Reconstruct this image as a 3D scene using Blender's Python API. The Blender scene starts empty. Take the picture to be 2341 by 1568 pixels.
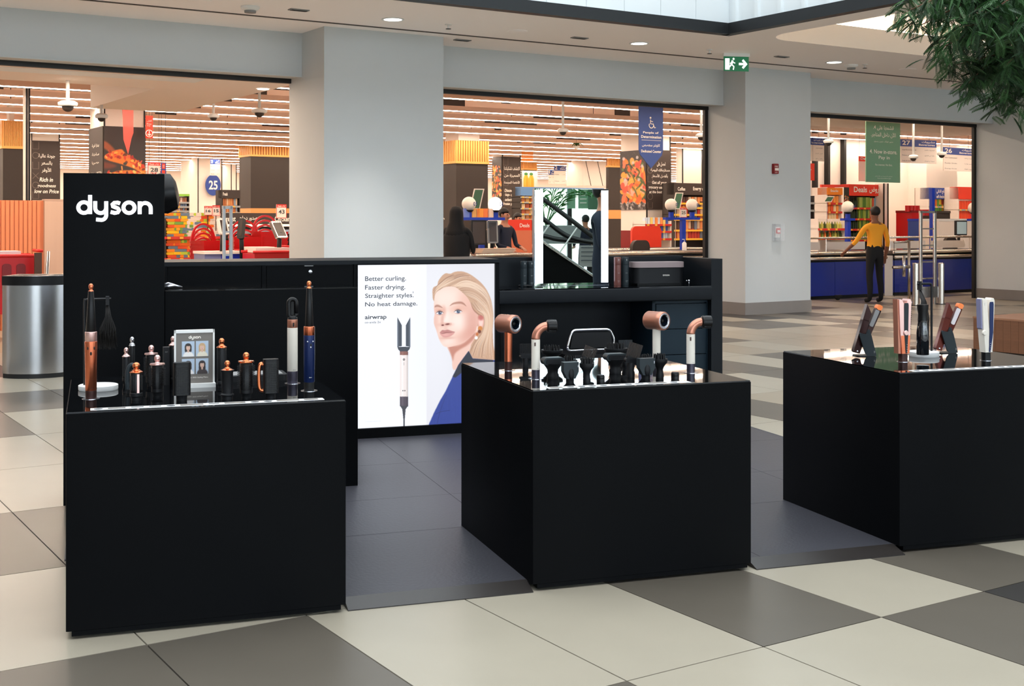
import bpy, math, random
import numpy as np
from math import sin, cos, pi, radians
from mathutils import Vector, Matrix, geometry
random.seed(7)
sc = bpy.context.scene
COL = sc.collection
# ------------------------------------------------------------------ camera, world, lights, exposure
F, HOR, CX, HC = 2842.0, 507.6, 1170.5, 1.53        # focal length (px of a 2341 wide frame), horizon row, centre column, eye height (m)
AB, AW = .3243, .5691                               # headings of the display stand (B) and of the building (W)
OB = (-1.6321, 4.5468)
cam = bpy.data.cameras.new('camera'); cam.sensor_width = 36; cam.lens = F/2341*36
cam.shift_y = -(784-HOR)/2341; cam.clip_start = .1; cam.clip_end = 300
co = bpy.data.objects.new('camera', cam); COL.objects.link(co)
co.location = (0, 0, HC); co.rotation_euler = (pi/2, 0, 0); sc.camera = co
sc.view_settings.view_transform = 'Standard'; sc.view_settings.look = 'None'
sc.view_settings.gamma = 1; sc.view_settings.exposure = 0.1; sc.view_settings.use_curve_mapping = False
wd = bpy.data.worlds.new('daylight'); sc.world = wd; wd.use_nodes = True
bgn = wd.node_tree.nodes['Background']; bgn.inputs[0].default_value = (.76, .87, 1.0, 1); bgn.inputs[1].default_value = 7.0

def BF(i, j, z=0): return Vector((OB[0]+i*cos(AB)-j*sin(AB), OB[1]+i*sin(AB)+j*cos(AB), z))
def WF(s, t, z=0): return Vector((s*cos(AW)-t*sin(AW), s*sin(AW)+t*cos(AW), z))
def area(name, loc, rot, sx, sy, power, col):
    l = bpy.data.lights.new(name, 'AREA'); l.shape = 'RECTANGLE'; l.size = sx; l.size_y = sy; l.energy = power; l.color = col
    o = bpy.data.objects.new(name, l); COL.objects.link(o); o.location = loc; o.rotation_euler = rot; return o
WARM = (1, .78, .60)
area('skylight', WF(2.5, 4, 8.8), (0, 0, AW), 17, 15, 2250, (.90, .95, 1))          # glazed roof of the atrium
area('concourse_light', WF(15.5, 8.5, 4.02), (0, 0, AW), 5, 9, 110, (1, .90, .82))      # broad area lamp below the side arm ceiling, without a fixture
ROWS = [20.8, 23.1, 24.8, 26.6, 28.6, 30.7, 32.8, 34.8, 36.8, 38.8, 40.8, 42.8, 44.8, 46.8, 48.8, 50.8, 52.8, 54.8, 56.6]
for q, t_ in enumerate(ROWS):                                                         # the light of each row of linear ceiling lights
    area('store_light', WF(29 if q == 0 else 17, t_, 3.893), (0, 0, AW), 43 if q == 0 else 60, .035, 500, WARM)
area('store_front_light', WF(17.5, 17.6, 3.9), (0, 0, AW), 20, .06, 380, WARM)
area('lobby_fill', WF(2.6, 17.1, 3.46), (0, 0, AW), 8, .12, 260, WARM)  # added strip in place of recess lights, brightens the left opening
# ------------------------------------------------------------------ picture point -> point on a real plane of the place
def ray(u, v): return ((u-CX)/F, -(v-HOR)/F)
def PW(u, v, t):
    a, c = ray(u, v); k = t/(-a*sin(AW)+cos(AW)); return (k*(a*cos(AW)+sin(AW)), HC+k*c)
def PWs(u, v, s):
    a, c = ray(u, v); k = s/(a*cos(AW)+sin(AW)); return (k*(-a*sin(AW)+cos(AW)), HC+k*c)
def PB(u, v, j):
    a, c = ray(u, v); k = (j-OB[0]*sin(AB)+OB[1]*cos(AB))/(-a*sin(AB)+cos(AB))
    return ((k*a-OB[0])*cos(AB)+(k-OB[1])*sin(AB), HC+k*c)
def PZ(u, v, z):
    a, c = ray(u, v); k = (z-HC)/c; return Vector((k*a, k, z))
def toW(p): return (p[0]*cos(AW)+p[1]*sin(AW), -p[0]*sin(AW)+p[1]*cos(AW))
def toB(p):
    x, y = p[0]-OB[0], p[1]-OB[1]; return (x*cos(AB)+y*sin(AB), -x*sin(AB)+y*cos(AB))
# ------------------------------------------------------------------ materials
def lin(c):
    r = []
    for x in c[:3]:
        x = x/255; r.append(x/12.92 if x <= .04045 else ((x+.055)/1.055)**2.4)
    return tuple(r)+(1,)
MC = {}
def mat(name, col, rough=.5, metal=0, emit=0, noise=0, scale=8, bump=0, coat=0, trans=0, alpha=1, stretch=None, ior=1.45, spec=.5, ecol=None):
    if name in MC: return MC[name]
    m = bpy.data.materials.new(name); m.use_nodes = True; nt = m.node_tree; b = nt.nodes['Principled BSDF']; c = lin(col)
    I = b.inputs
    I['Base Color'].default_value = c; I['Roughness'].default_value = rough; I['Metallic'].default_value = metal
    I['IOR'].default_value = ior; I['Specular IOR Level'].default_value = spec
    if coat: I['Coat Weight'].default_value = coat; I['Coat Roughness'].default_value = .05
    if trans: I['Transmission Weight'].default_value = trans
    if alpha < 1: I['Alpha'].default_value = alpha
    if emit: I['Emission Color'].default_value = lin(ecol) if ecol else c; I['Emission Strength'].default_value = emit
    if noise or bump:
        tc = nt.nodes.new('ShaderNodeTexCoord'); mp = nt.nodes.new('ShaderNodeMapping'); n = nt.nodes.new('ShaderNodeTexNoise')
        nt.links.new(tc.outputs['Object'], mp.inputs[0]); nt.links.new(mp.outputs[0], n.inputs['Vector'])
        mp.inputs['Scale'].default_value = stretch or (1, 1, 1); n.inputs['Scale'].default_value = scale; n.inputs['Detail'].default_value = 6
        if noise:
            mx = nt.nodes.new('ShaderNodeMix'); mx.data_type = 'RGBA'
            mx.inputs[6].default_value = tuple(x*(1-noise) for x in c[:3])+(1,); mx.inputs[7].default_value = tuple(min(1, x*(1+noise)) for x in c[:3])+(1,)
            nt.links.new(n.outputs[0], mx.inputs[0]); nt.links.new(mx.outputs[2], I['Base Color'])
        if bump:
            bp = nt.nodes.new('ShaderNodeBump'); bp.inputs['Strength'].default_value = bump; bp.inputs['Distance'].default_value = .01
            nt.links.new(n.outputs[0], bp.inputs['Height']); nt.links.new(bp.outputs[0], I['Normal'])
    MC[name] = m; return m
def vmat(name, emit=0, rough=.5):
    if name in MC: return MC[name]
    m = bpy.data.materials.new(name); m.use_nodes = True; nt = m.node_tree; b = nt.nodes['Principled BSDF']
    a = nt.nodes.new('ShaderNodeAttribute'); a.attribute_name = 'print'
    b.inputs['Roughness'].default_value = rough
    if emit:
        b.inputs['Base Color'].default_value = (.02, .02, .02, 1)
        nt.links.new(a.outputs['Color'], b.inputs['Emission Color']); b.inputs['Emission Strength'].default_value = emit
    else: nt.links.new(a.outputs['Color'], b.inputs['Base Color'])
    MC[name] = m; return m
M = dict(
 black=mat('matte_black_laminate', (8, 9, 11), .5, noise=.12, scale=5, bump=.02, spec=.07),
 black2=mat('satin_black_laminate', (19, 22, 26), .45, noise=.1, scale=4, spec=.15),
 blue_black=mat('blue_black_drawer', (20, 36, 46), .5, noise=.08, scale=6, spec=.25),
 gloss=mat('glossy_black_glass', (6, 7, 9), .03, spec=.5, ior=1.5),
 deep=mat('deep_black', (8, 8, 9), .6),
 plat=mat('dark_grey_vinyl', (60, 60, 66), .42, noise=.12, scale=60, bump=.12, spec=.4),
 ramp=mat('black_ramp_trim', (40, 36, 34), .35, noise=.15, scale=10),
 plastic=mat('black_plastic', (7, 7, 9), .38, spec=.35),
 soft=mat('charcoal_plastic', (15, 16, 19), .5, spec=.3),
 copper=mat('copper_metal', (214, 120, 86), .28, 1), copper2=mat('bright_copper', (226, 128, 84), .2, 1),
 pink=mat('pale_pink_metal', (222, 182, 176), .3, .9), rose=mat('rose_copper', (190, 128, 106), .33, .7),
 cream=mat('cream_plastic', (226, 218, 206), .4), white=mat('white_plastic', (228, 228, 226), .4),
 navy=mat('navy_metal', (22, 38, 84), .32, .35), brown=mat('dark_brown_filter', (62, 38, 34), .4, .5),
 violet=mat('dark_violet_filter', (66, 62, 74), .3, .5), silver=mat('silver_metal', (200, 200, 206), .22, 1),
 chrome=mat('chrome', (235, 235, 238), .07, 1), slate=mat('dark_slate_plastic', (34, 42, 46), .45, spec=.3),
 steel=mat('brushed_stainless_steel', (176, 176, 178), .24, 1, bump=.03, scale=3, stretch=(1, 1, .15)),
 rail=mat('steel_rail', (210, 200, 190), .25, 1),
 wall=mat('pale_grey_paint', (192, 196, 197), .7, noise=.03, scale=2, bump=.02),
 ceil=mat('warm_white_ceiling', (250, 246, 246), .85), fascia=mat('white_fascia', (226, 232, 234), .5),
 skirt=mat('grey_stone_skirting', (128, 122, 118), .35, noise=.08, scale=3), dark=mat('dark_metal_trim', (38, 40, 42), .45, .3),
 groove=mat('dark_slot', (70, 66, 64), .8), frame=mat('black_shopfront_frame', (14, 12, 12), .5),
 sceil=mat('store_ceiling_paint', (252, 222, 204), .9, noise=.06, scale=.8), swall=mat('store_white_wall', (238, 226, 216), .7),
 tube=mat('line_light_diffuser', (255, 238, 220), .5, emit=26), tubehouse=mat('white_light_housing', (226, 196, 176), .6),
 lamp=mat('downlight_diffuser', (255, 250, 240), .5, emit=6), ledwhite=mat('mirror_led_strip', (240, 247, 255), .5, emit=5.5, ecol=(215, 232, 255)),
 letter=mat('backlit_letter_face', (240, 244, 252), .5, emit=2.0), ink=mat('dark_grey_ink', (52, 56, 64), .6), inkw=mat('white_ink', (246, 240, 230), .6),
 slat=mat('orange_wood_slat', (246, 176, 96), .5, noise=.12, scale=6, stretch=(6, 6, .3)), slatback=mat('dark_wood_back', (160, 92, 46), .6),
 board=mat('dark_brown_board', (62, 52, 48), .6), brownbox=mat('dark_brown_cladding', (52, 44, 40), .6, noise=.05, scale=1),
 peach=mat('orange_laminate', (226, 150, 86), .5), greywood=mat('greyed_oak_laminate', (190, 156, 134), .5, noise=.08, scale=3, stretch=(3, 3, .3)),
 terra=mat('terracotta_slat', (208, 124, 80), .55, noise=.06, scale=5), blue=mat('royal_blue_panel', (14, 44, 150), .28, noise=.1, scale=1, coat=.4),
 bluem=mat('royal_blue_metal', (10, 50, 170), .35), navyprint=mat('navy_sign_print', (44, 72, 150), .5), navysign=mat('deep_blue_banner', (62, 86, 150), .6),
 red=mat('red_plastic', (196, 16, 20), .35), red2=mat('bright_red_panel', (240, 62, 36), .45), darkred=mat('dark_red_plastic', (130, 10, 14), .4),
 green=mat('sage_green_banner', (122, 168, 136), .6, noise=.03, scale=2), green2=mat('green_print', (70, 110, 84), .5), egreen=mat('exit_sign_green', (30, 120, 80), .5, emit=.2),
 offwhite=mat('offwhite_print', (238, 226, 216), .6), inkr=mat('red_ink', (200, 40, 36), .6), inkb=mat('navy_ink', (36, 52, 110), .6),
 walnut=mat('walnut_bench_wood', (108, 70, 48), .45, noise=.25, scale=5, stretch=(1, 1, 9)), walnut2=mat('walnut_bench_top', (140, 98, 74), .4, noise=.15, scale=6),
 glass=mat('clear_glass', (250, 255, 255), .02, trans=1, ior=1.3), acrylic=mat('clear_acrylic', (235, 240, 245), .05, alpha=.28),
 redband=mat('translucent_red_band', (240, 96, 84), .4, alpha=.62), orangeband=mat('translucent_orange_band', (250, 150, 50), .4, alpha=.75),
 mirror=mat('mirror_glass', (216, 232, 226), .005, 1), globe=mat('white_globe', (236, 224, 212), .35), globelit=mat('lit_globe', (255, 250, 240), .4, emit=2.2),
 screen=mat('dark_screen', (60, 50, 46), .25), lcd=mat('pale_lcd', (150, 168, 170), .3, emit=.35), mauve=mat('mauve_lid', (138, 122, 122), .5),
 skin=mat('skin', (176, 118, 92), .55), skin2=mat('brown_skin', (128, 80, 58), .55), hair=mat('dark_hair', (22, 18, 18), .6), yellow=mat('yellow_shirt', (246, 166, 40), .8), fabric=mat('black_fabric', (18, 17, 20), .85),
 navyf=mat('navy_fabric', (24, 30, 48), .85), shoe=mat('black_shoe', (20, 18, 18), .5), tress=mat('black_hair_tress', (16, 12, 11), .5), tube_brown=mat('brown_bottle', (104, 62, 56), .3),
 leaf=mat('feathery_green_leaf', (52, 92, 46), .55, noise=.35, scale=14), leaf2=mat('dark_green_leaf', (34, 62, 34), .55, noise=.3, scale=14), bark=mat('brown_bark', (110, 76, 58), .8, noise=.2),
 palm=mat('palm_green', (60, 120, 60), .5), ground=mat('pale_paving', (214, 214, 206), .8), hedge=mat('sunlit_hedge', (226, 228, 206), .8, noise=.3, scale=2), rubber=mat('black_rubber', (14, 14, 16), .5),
 planter=mat('perforated_grey_planter', (120, 126, 126), .6), grey=mat('grey_plastic', (130, 130, 130), .5), charchair=mat('charcoal_chair_shell', (58, 50, 46), .6), tex=mat('light_grey_post', (176, 184, 192), .4, .2),
 smoke=mat('smoke_print', (160, 160, 158), .5), cardgrey=mat('warm_grey_card', (112, 106, 100), .4), shelfm=mat('shelf_metal', (60, 52, 48), .6), ptape=mat('red_price_strip', (214, 52, 44), .5), ytape=mat('yellow_price_tag', (250, 190, 60), .5))
def cm(c, rough=.45):
    return mat('print_%d_%d_%d' % tuple(c), c, rough)
# ------------------------------------------------------------------ mesh builder
def shp(pts, closed=True): return pts
_T = {}
def glyphs(s, bold=0, shear=0, res=3):
    k = (s, bold, shear)
    if k in _T: return _T[k]
    c = bpy.data.curves.new('t', 'FONT'); c.body = s; c.size = 1; c.offset = bold; c.shear = shear; c.resolution_u = res
    o = bpy.data.objects.new('t', c); COL.objects.link(o)
    dg = bpy.context.evaluated_depsgraph_get(); me = bpy.data.meshes.new_from_object(o.evaluated_get(dg))
    v = [tuple(x.co) for x in me.vertices]; f = [tuple(p.vertices) for p in me.polygons]
    bpy.data.objects.remove(o); bpy.data.curves.remove(c); bpy.data.meshes.remove(me)
    _T[k] = (v, f); return _T[k]
AR = {'ء': (0xFE80, 1), 'آ': (0xFE81, 2), 'أ': (0xFE83, 2), 'ؤ': (0xFE85, 2), 'إ': (0xFE87, 2), 'ئ': (0xFE89, 4), 'ا': (0xFE8D, 2), 'ب': (0xFE8F, 4), 'ة': (0xFE93, 2), 'ت': (0xFE95, 4), 'ث': (0xFE99, 4), 'ج': (0xFE9D, 4), 'ح': (0xFEA1, 4), 'خ': (0xFEA5, 4), 'د': (0xFEA9, 2), 'ذ': (0xFEAB, 2), 'ر': (0xFEAD, 2), 'ز': (0xFEAF, 2), 'س': (0xFEB1, 4), 'ش': (0xFEB5, 4), 'ص': (0xFEB9, 4), 'ض': (0xFEBD, 4), 'ط': (0xFEC1, 4), 'ظ': (0xFEC5, 4), 'ع': (0xFEC9, 4), 'غ': (0xFECD, 4), 'ف': (0xFED1, 4), 'ق': (0xFED5, 4), 'ك': (0xFED9, 4), 'ل': (0xFEDD, 4), 'م': (0xFEE1, 4), 'ن': (0xFEE5, 4), 'ه': (0xFEE9, 4), 'و': (0xFEED, 2), 'ى': (0xFEEF, 2), 'ي': (0xFEF1, 4)}
def ar(s):
    out = []; prev = False; i = 0
    while i < len(s):
        c = s[i]
        if c not in AR: out.append(c); prev = False; i += 1; continue
        if c == 'ل' and i+1 < len(s) and s[i+1] in 'اأآ':
            b = {'ا': 0xFEFB, 'أ': 0xFEF7, 'آ': 0xFEF5}[s[i+1]]; out.append(chr(b+(1 if prev else 0))); prev = False; i += 2; continue
        b, n = AR[c]; nx = i+1 < len(s) and s[i+1] in AR and s[i+1] != 'ء'
        f = (3 if nx and n == 4 else 1) if prev and n > 1 else (2 if nx and n == 4 else 0)
        out.append(chr(b+f)); prev = n == 4; i += 1
    return ''.join(reversed(out))
class MB:
    def __init__(s): s.v = []; s.f = []; s.m = []; s.ms = []; s.cur = 0; s.T = None; s.c = None
    def use(s, m):
        if m not in s.ms: s.ms.append(m)
        s.cur = s.ms.index(m); return s
    def add(s, v, f):
        n = len(s.v)
        if s.T is not None: v = [tuple(s.T @ Vector(p)) for p in v]
        s.v += v; s.f += [tuple(n+i for i in q) for q in f]; s.m += [s.cur]*len(f); return s
    def box(s, x0, x1, y0, y1, z0, z1):
        return s.add([(x0, y0, z0), (x1, y0, z0), (x1, y1, z0), (x0, y1, z0), (x0, y0, z1), (x1, y0, z1), (x1, y1, z1), (x0, y1, z1)],
                     [(0, 3, 2, 1), (4, 5, 6, 7), (0, 1, 5, 4), (1, 2, 6, 5), (2, 3, 7, 6), (3, 0, 4, 7)])
    def rbox(s, x0, x1, y0, y1, z0, z1, r, axis='z', n=4):
        a, b, c0, c1, o = {'z': ((x0, x1), (y0, y1), z0, z1, 0), 'y': ((x0, x1), (z0, z1), y0, y1, 1), 'x': ((y0, y1), (z0, z1), x0, x1, 2)}[axis]
        p = []
        for (cx_, cy_, st) in ((a[1]-r, b[1]-r, 0), (a[0]+r, b[1]-r, 1), (a[0]+r, b[0]+r, 2), (a[1]-r, b[0]+r, 3)):
            for k in range(n+1): an = (st+k/n)*pi/2; p.append((cx_+r*cos(an), cy_+r*sin(an)))
        return s.prism(p, c0, c1, axis)
    def prism(s, p, c0, c1, axis='z'):
        n = len(p)
        def q(a, b, c): return (a, b, c) if axis == 'z' else ((a, c, b) if axis == 'y' else (c, a, b))
        v = [q(a, b, c0) for a, b in p]+[q(a, b, c1) for a, b in p]
        ar_ = sum(p[i][0]*p[(i+1) % n][1]-p[(i+1) % n][0]*p[i][1] for i in range(n))
        fl = (ar_ > 0) != (axis == 'y')
        f = [tuple(range(n))[::-1] if fl else tuple(range(n)), tuple(range(n, 2*n)) if fl else tuple(range(n, 2*n))[::-1]]
        for i in range(n):
            j = (i+1) % n; f.append((i, j, n+j, n+i) if fl else (j, i, n+i, n+j))
        return s.add(v, f)
    def lathe(s, pr, n=16, cx=0, cy=0, close=True):
        v = []; f = []
        for r, z in pr:
            for k in range(n): a = 2*pi*k/n; v.append((cx+r*cos(a), cy+r*sin(a), z))
        for i in range(len(pr)-1):
            for k in range(n): a = i*n+k; b = i*n+(k+1) % n; f.append((a, b, b+n, a+n))
        if close: f.append(tuple(range(n))[::-1]); f.append(tuple(range((len(pr)-1)*n, len(pr)*n)))
        return s.add(v, f)
    def tube(s, pts, r, n=8, r2=None, flat=1):
        pts = [Vector(p) for p in pts]; v = []; f = []; N = len(pts); up = None
        for i, p in enumerate(pts):
            d = (pts[min(i+1, N-1)]-pts[max(i-1, 0)]).normalized()
            if up is None: up = Vector((0, 0, 1)) if abs(d.z) < .9 else Vector((1, 0, 0))
            x = up.cross(d).normalized(); y = d.cross(x).normalized(); up = y
            rr = r if r2 is None else r+(r2-r)*i/(N-1)
            if callable(r): rr = r(i/(N-1))
            for k in range(n): a = 2*pi*k/n; v.append(tuple(p+x*rr*cos(a)*flat+y*rr*sin(a)))
        for i in range(N-1):
            for k in range(n): a = i*n+k; b = i*n+(k+1) % n; f.append((a, b, b+n, a+n))
        f.append(tuple(range(n))[::-1]); f.append(tuple(range((N-1)*n, N*n)))
        return s.add(v, f)
    def ball(s, c, r, n=12, m=8, sx=1, sy=1, sz=1):
        pr = [(max(1e-4, r*sin(pi*k/m)), -r*cos(pi*k/m)) for k in range(m+1)]; v = []; f = []
        for a, z in pr:
            for k in range(n): t = 2*pi*k/n; v.append((c[0]+a*cos(t)*sx, c[1]+a*sin(t)*sy, c[2]+z*sz))
        for i in range(m):
            for k in range(n): a = i*n+k; b = i*n+(k+1) % n; f.append((a, b, b+n, a+n))
        return s.add(v, f)
    def text(s, t, x0, z0, x1, z1, y=-.002, bold=0, shear=0, dep=0):   # lettering in the local x-z plane, seen from -y
        v, f = glyphs(t, bold, shear)
        if not v: return s
        a = min(p[0] for p in v); b = max(p[0] for p in v); c = min(p[1] for p in v); d = max(p[1] for p in v)
        sx = (x1-x0)/max(1e-6, b-a); sz = (z1-z0)/max(1e-6, d-c)
        return s.add([(x0+(p[0]-a)*sx, y, z0+(p[1]-c)*sz) for p in v], f)
    def ribbon(s, pts, w, y0, y1, closed=False):                     # a stroke of width w in the x-z plane, from y0 to y1
        n = len(pts); L = []; R = []
        for i in range(n):
            if closed: a, b = pts[(i-1) % n], pts[(i+1) % n]
            else: a, b = pts[max(0, i-1)], pts[min(n-1, i+1)]
            dx, dz = b[0]-a[0], b[1]-a[1]; l = math.hypot(dx, dz) or 1; nx, nz = -dz/l*w/2, dx/l*w/2
            L.append((pts[i][0]+nx, pts[i][1]+nz)); R.append((pts[i][0]-nx, pts[i][1]-nz))
        v = [(a, y0, b) for a, b in L]+[(a, y0, b) for a, b in R]+[(a, y1, b) for a, b in L]+[(a, y1, b) for a, b in R]; f = []
        for i in range(n if closed else n-1):
            j = (i+1) % n
            f += [(i, n+i, n+j, j), (2*n+i, 2*n+j, 3*n+j, 3*n+i), (i, j, 2*n+j, 2*n+i), (n+j, n+i, 3*n+i, 3*n+j)]
        if not closed: f += [(0, 2*n, 3*n, n), (n-1, 2*n-1, 4*n-1, 3*n-1)]
        return s.add(v, f)
    def mesh(s, name, mt=None, smooth=0):
        me = bpy.data.meshes.new(name); me.from_pydata(s.v, [], s.f)
        for m in (s.ms or [mt]): me.materials.append(m)
        if s.ms and any(s.m): me.polygons.foreach_set('material_index', s.m)
        if smooth:
            me.polygons.foreach_set('use_smooth', [True]*len(me.polygons))
            if smooth < 180: me.set_sharp_from_angle(angle=radians(smooth))
        return me
    def build(s, name, mt=None, parent=None, smooth=0, **kw):
        return obj(name, s.mesh(name, mt, smooth), parent, **kw)
def obj(name, me, parent=None, loc=None, rz=None, label=None, cat=None, group=None, kind=None):
    o = bpy.data.objects.new(name, me); COL.objects.link(o)
    if parent: o.parent = parent
    if loc is not None: o.location = loc
    if rz is not None: o.rotation_euler = (0, 0, rz)
    for k, x in (('label', label), ('category', cat), ('group', group), ('kind', kind)):
        if x: o[k] = x
    return o
def thing(name, label, cat, loc, rz=0, group=None, rot=None):
    o = obj(name, None, None, loc, rz, label, cat, group); o.empty_display_size = .1
    if rot: o.rotation_euler = rot
    return o
def dup(root, loc=None, rz=None, label=None, group=None):
    r = root.copy(); COL.objects.link(r)
    if loc is not None: r.location = loc
    if rz is not None: r.rotation_euler = (0, 0, rz)
    if label: r['label'] = label
    if group: r['group'] = group
    for ch in list(root.children):
        c = ch.copy(); COL.objects.link(c); c.parent = r
        for g in list(ch.children): d = g.copy(); COL.objects.link(d); d.parent = c
    return r
def struct(name, mb, m, smooth=0, loc=(0, 0, 0), rz=0, parent=None):
    o = mb.build(name, m, parent, smooth)
    if not parent: o.location = loc; o.rotation_euler = (0, 0, rz); o['kind'] = 'structure'
    return o
def box_obj(name, m, parent, *b, **kw): return MB().box(*b).build(name, m, parent, **kw)
def arc(cx_, cz, r, a0, a1, n=16, rx=1): return [(cx_+r*rx*cos(radians(a0+(a1-a0)*k/n)), cz+r*sin(radians(a0+(a1-a0)*k/n))) for k in range(n+1)]
def spl(p, n=8, closed=False):
    p = [Vector(q) if len(q) == 3 else Vector((q[0], q[1], 0)) for q in p]; d = 2; out = []; N = len(p)
    for i in range(N if closed else N-1):
        a, b, c, e = (p[(i-1) % N], p[i], p[(i+1) % N], p[(i+2) % N]) if closed else (p[max(0, i-1)], p[i], p[i+1], p[min(N-1, i+2)])
        for k in range(n):
            t = k/n; out.append(.5*((2*b)+(c-a)*t+(2*a-5*b+4*c-e)*t*t+(3*b-a-3*c+e)*t**3))
    if not closed: out.append(p[-1])
    return out
def spl2(p, n=8, closed=False): return [(q.x, q.y) for q in spl(p, n, closed)]
# the wordmark of the stand: five stroked letters, x-height 1
def wordmark(mb, x0, z0, w, y0, y1):     # (x0,z0) baseline left, w total width
    k = w/5.72; sw = .29*k
    def P(l): return [(x0+a*k, z0+b*k) for a, b in l]
    mb.ribbon(P(arc(.55, .5, .42, 0, 360, 28)[:-1]), sw, y0, y1, True)
    mb.ribbon(P([(1.0, 0), (1.0, 1.48)]), sw, y0-.0006, y1)
    mb.ribbon(P([(1.38, 1.0), (1.38, .53)]+arc(1.79, .48, .41, 180, 360, 14)[1:]+[(2.2, 1.0)]), sw, y0, y1)
    mb.ribbon(P([(2.2, .95), (2.2, -.1)]+arc(1.83, -.1, .37, 0, -100, 10)[1:]+[(1.45, -.43)]), sw, y0-.0006, y1)
    mb.ribbon(P([(3.24, .83), (3.06, .90), (2.8, .88), (2.66, .75), (2.7, .6), (2.88, .53), (3.08, .45), (3.18, .29), (3.08, .13), (2.84, .08), (2.54, .16)]), sw, y0, y1)
    mb.ribbon(P(arc(3.92, .5, .42, 0, 360, 28)[:-1]), sw, y0, y1, True)
    mb.ribbon(P([(4.73, 0), (4.73, 1.0)]), sw, y0, y1)
    mb.ribbon(P([(4.73, .45)]+arc(5.15, .46, .42, 180, 0, 14)+[(5.57, 0)]), sw, y0-.0006, y1)
# ------------------------------------------------------------------ painting flat prints: a fine grid with one colour per point
class Paint:
    def __init__(s, x0, z0, x1, z1, nx, nz, bg):
        s.b = (x0, z0, x1, z1); s.n = (nx, nz)
        s.X, s.Z = np.meshgrid(np.linspace(x0, x1, nx), np.linspace(z0, z1, nz)); s.C = np.zeros((nz, nx, 3)); s.C[:] = bg
        s.h = (x1-x0)/(nx-1)
    def blur(s, m, r):
        k = int(round(r/s.h))
        if k < 1: return m
        for ax in (0, 1):
            for _ in range(2):
                p = np.pad(m, [(k+1, k) if a == ax else (0, 0) for a in (0, 1)], mode='edge'); c = np.cumsum(p, axis=ax)
                m = (c[2*k+1:]-c[:-2*k-1])/(2*k+1) if ax == 0 else (c[:, 2*k+1:]-c[:, :-2*k-1])/(2*k+1)
        return m
    def put(s, m, col, al): m = (m*al)[..., None]; s.C = s.C*(1-m)+np.array(col, float)*m
    def poly(s, pts, col, soft=0, al=1, smooth=True, clip=None):
        if smooth: pts = spl2(pts, 5, True)
        x = np.array([p[0] for p in pts]); z = np.array([p[1] for p in pts]); ins = np.zeros(s.X.shape, bool)
        sub = (s.Z > z.min()-s.h) & (s.Z < z.max()+s.h) & (s.X < x.max()+s.h) & (s.X > x.min()-s.h); XX = s.X[sub]; ZZ = s.Z[sub]; r = np.zeros(XX.shape, bool)
        for i in range(len(pts)):
            a, b, c, d = x[i-1], z[i-1], x[i], z[i]
            if b == d: continue
            r ^= ((b > ZZ) != (d > ZZ)) & (XX < (c-a)*(ZZ-b)/(d-b)+a)
        ins[sub] = r; m = s.blur(ins.astype(float), soft)
        if clip is not None: m = m*clip
        s.put(m, col, al); return m
    def ell(s, cx_, cz, rx, rz, col, soft=.1, al=1, rot=0, clip=None):
        dx, dz = s.X-cx_, s.Z-cz; c, d = cos(rot), sin(rot); q = np.sqrt(((dx*c+dz*d)/rx)**2+((-dx*d+dz*c)/rz)**2)
        m = np.clip((1+soft-q)/(2*soft), 0, 1); m = m*m*(3-2*m)
        if clip is not None: m = m*clip
        s.put(m, col, al)
    def line(s, pts, w, col, al=1, soft=.5, smooth=True, taper=False, clip=None):
        if smooth: pts = spl2(pts, 4)
        D = np.full(s.X.shape, 9e9); n = len(pts)-1
        for i in range(n):
            (a, b), (c, d) = pts[i], pts[i+1]; ww = w/2*(1 if not taper else max(.15, sin(pi*(i+.5)/n)))
            R = ww*2.2+2*s.h; i0 = int(max(0, (min(b, d)-R-s.b[1])/(s.Z[1, 0]-s.Z[0, 0]))) if s.Z[1, 0] > s.Z[0, 0] else 0
            j0 = max(0, int((min(a, c)-R-s.b[0])/s.h)); j1 = max(0, int((max(a, c)+R-s.b[0])/s.h)+2); i1 = max(0, int((max(b, d)+R-s.b[1])/(s.Z[1, 0]-s.Z[0, 0]))+2)
            X = s.X[i0:i1, j0:j1]; Z = s.Z[i0:i1, j0:j1]
            if X.size == 0: continue
            l = (c-a)**2+(d-b)**2 or 1e-12; t = np.clip(((X-a)*(c-a)+(Z-b)*(d-b))/l, 0, 1); q = np.hypot(X-a-t*(c-a), Z-b-t*(d-b))/ww
            D[i0:i1, j0:j1] = np.minimum(D[i0:i1, j0:j1], q)
        m = np.clip((1+soft-D)/(2*soft), 0, 1)
        if clip is not None: m = m*clip
        s.put(m, col, al)
    def mesh(s, name, m, T=None, y=0):
        nx, nz = s.n; v = np.stack([s.X, np.full(s.X.shape, y), s.Z], -1).reshape(-1, 3)
        if T is not None: v = T(v)
        i = (np.arange(nz-1)[:, None]*nx+np.arange(nx-1)).ravel(); f = np.stack([i, i+1, i+nx+1, i+nx], 1)
        me = bpy.data.meshes.new(name); me.vertices.add(len(v)); me.vertices.foreach_set('co', v.ravel()); nf = len(f)
        me.loops.add(nf*4); me.loops.foreach_set('vertex_index', f.ravel()); me.polygons.add(nf)
        me.polygons.foreach_set('loop_start', np.arange(nf)*4); me.polygons.foreach_set('loop_total', np.full(nf, 4)); me.update()
        c = np.clip(s.C/255, 0, 1); c = np.where(c <= .04045, c/12.92, ((c+.055)/1.055)**2.4)
        a = me.color_attributes.new('print', 'FLOAT_COLOR', 'POINT'); a.data.foreach_set('color', np.concatenate([c, np.ones(c.shape[:2]+(1,))], -1).ravel())
        me.materials.append(m); return me
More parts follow.
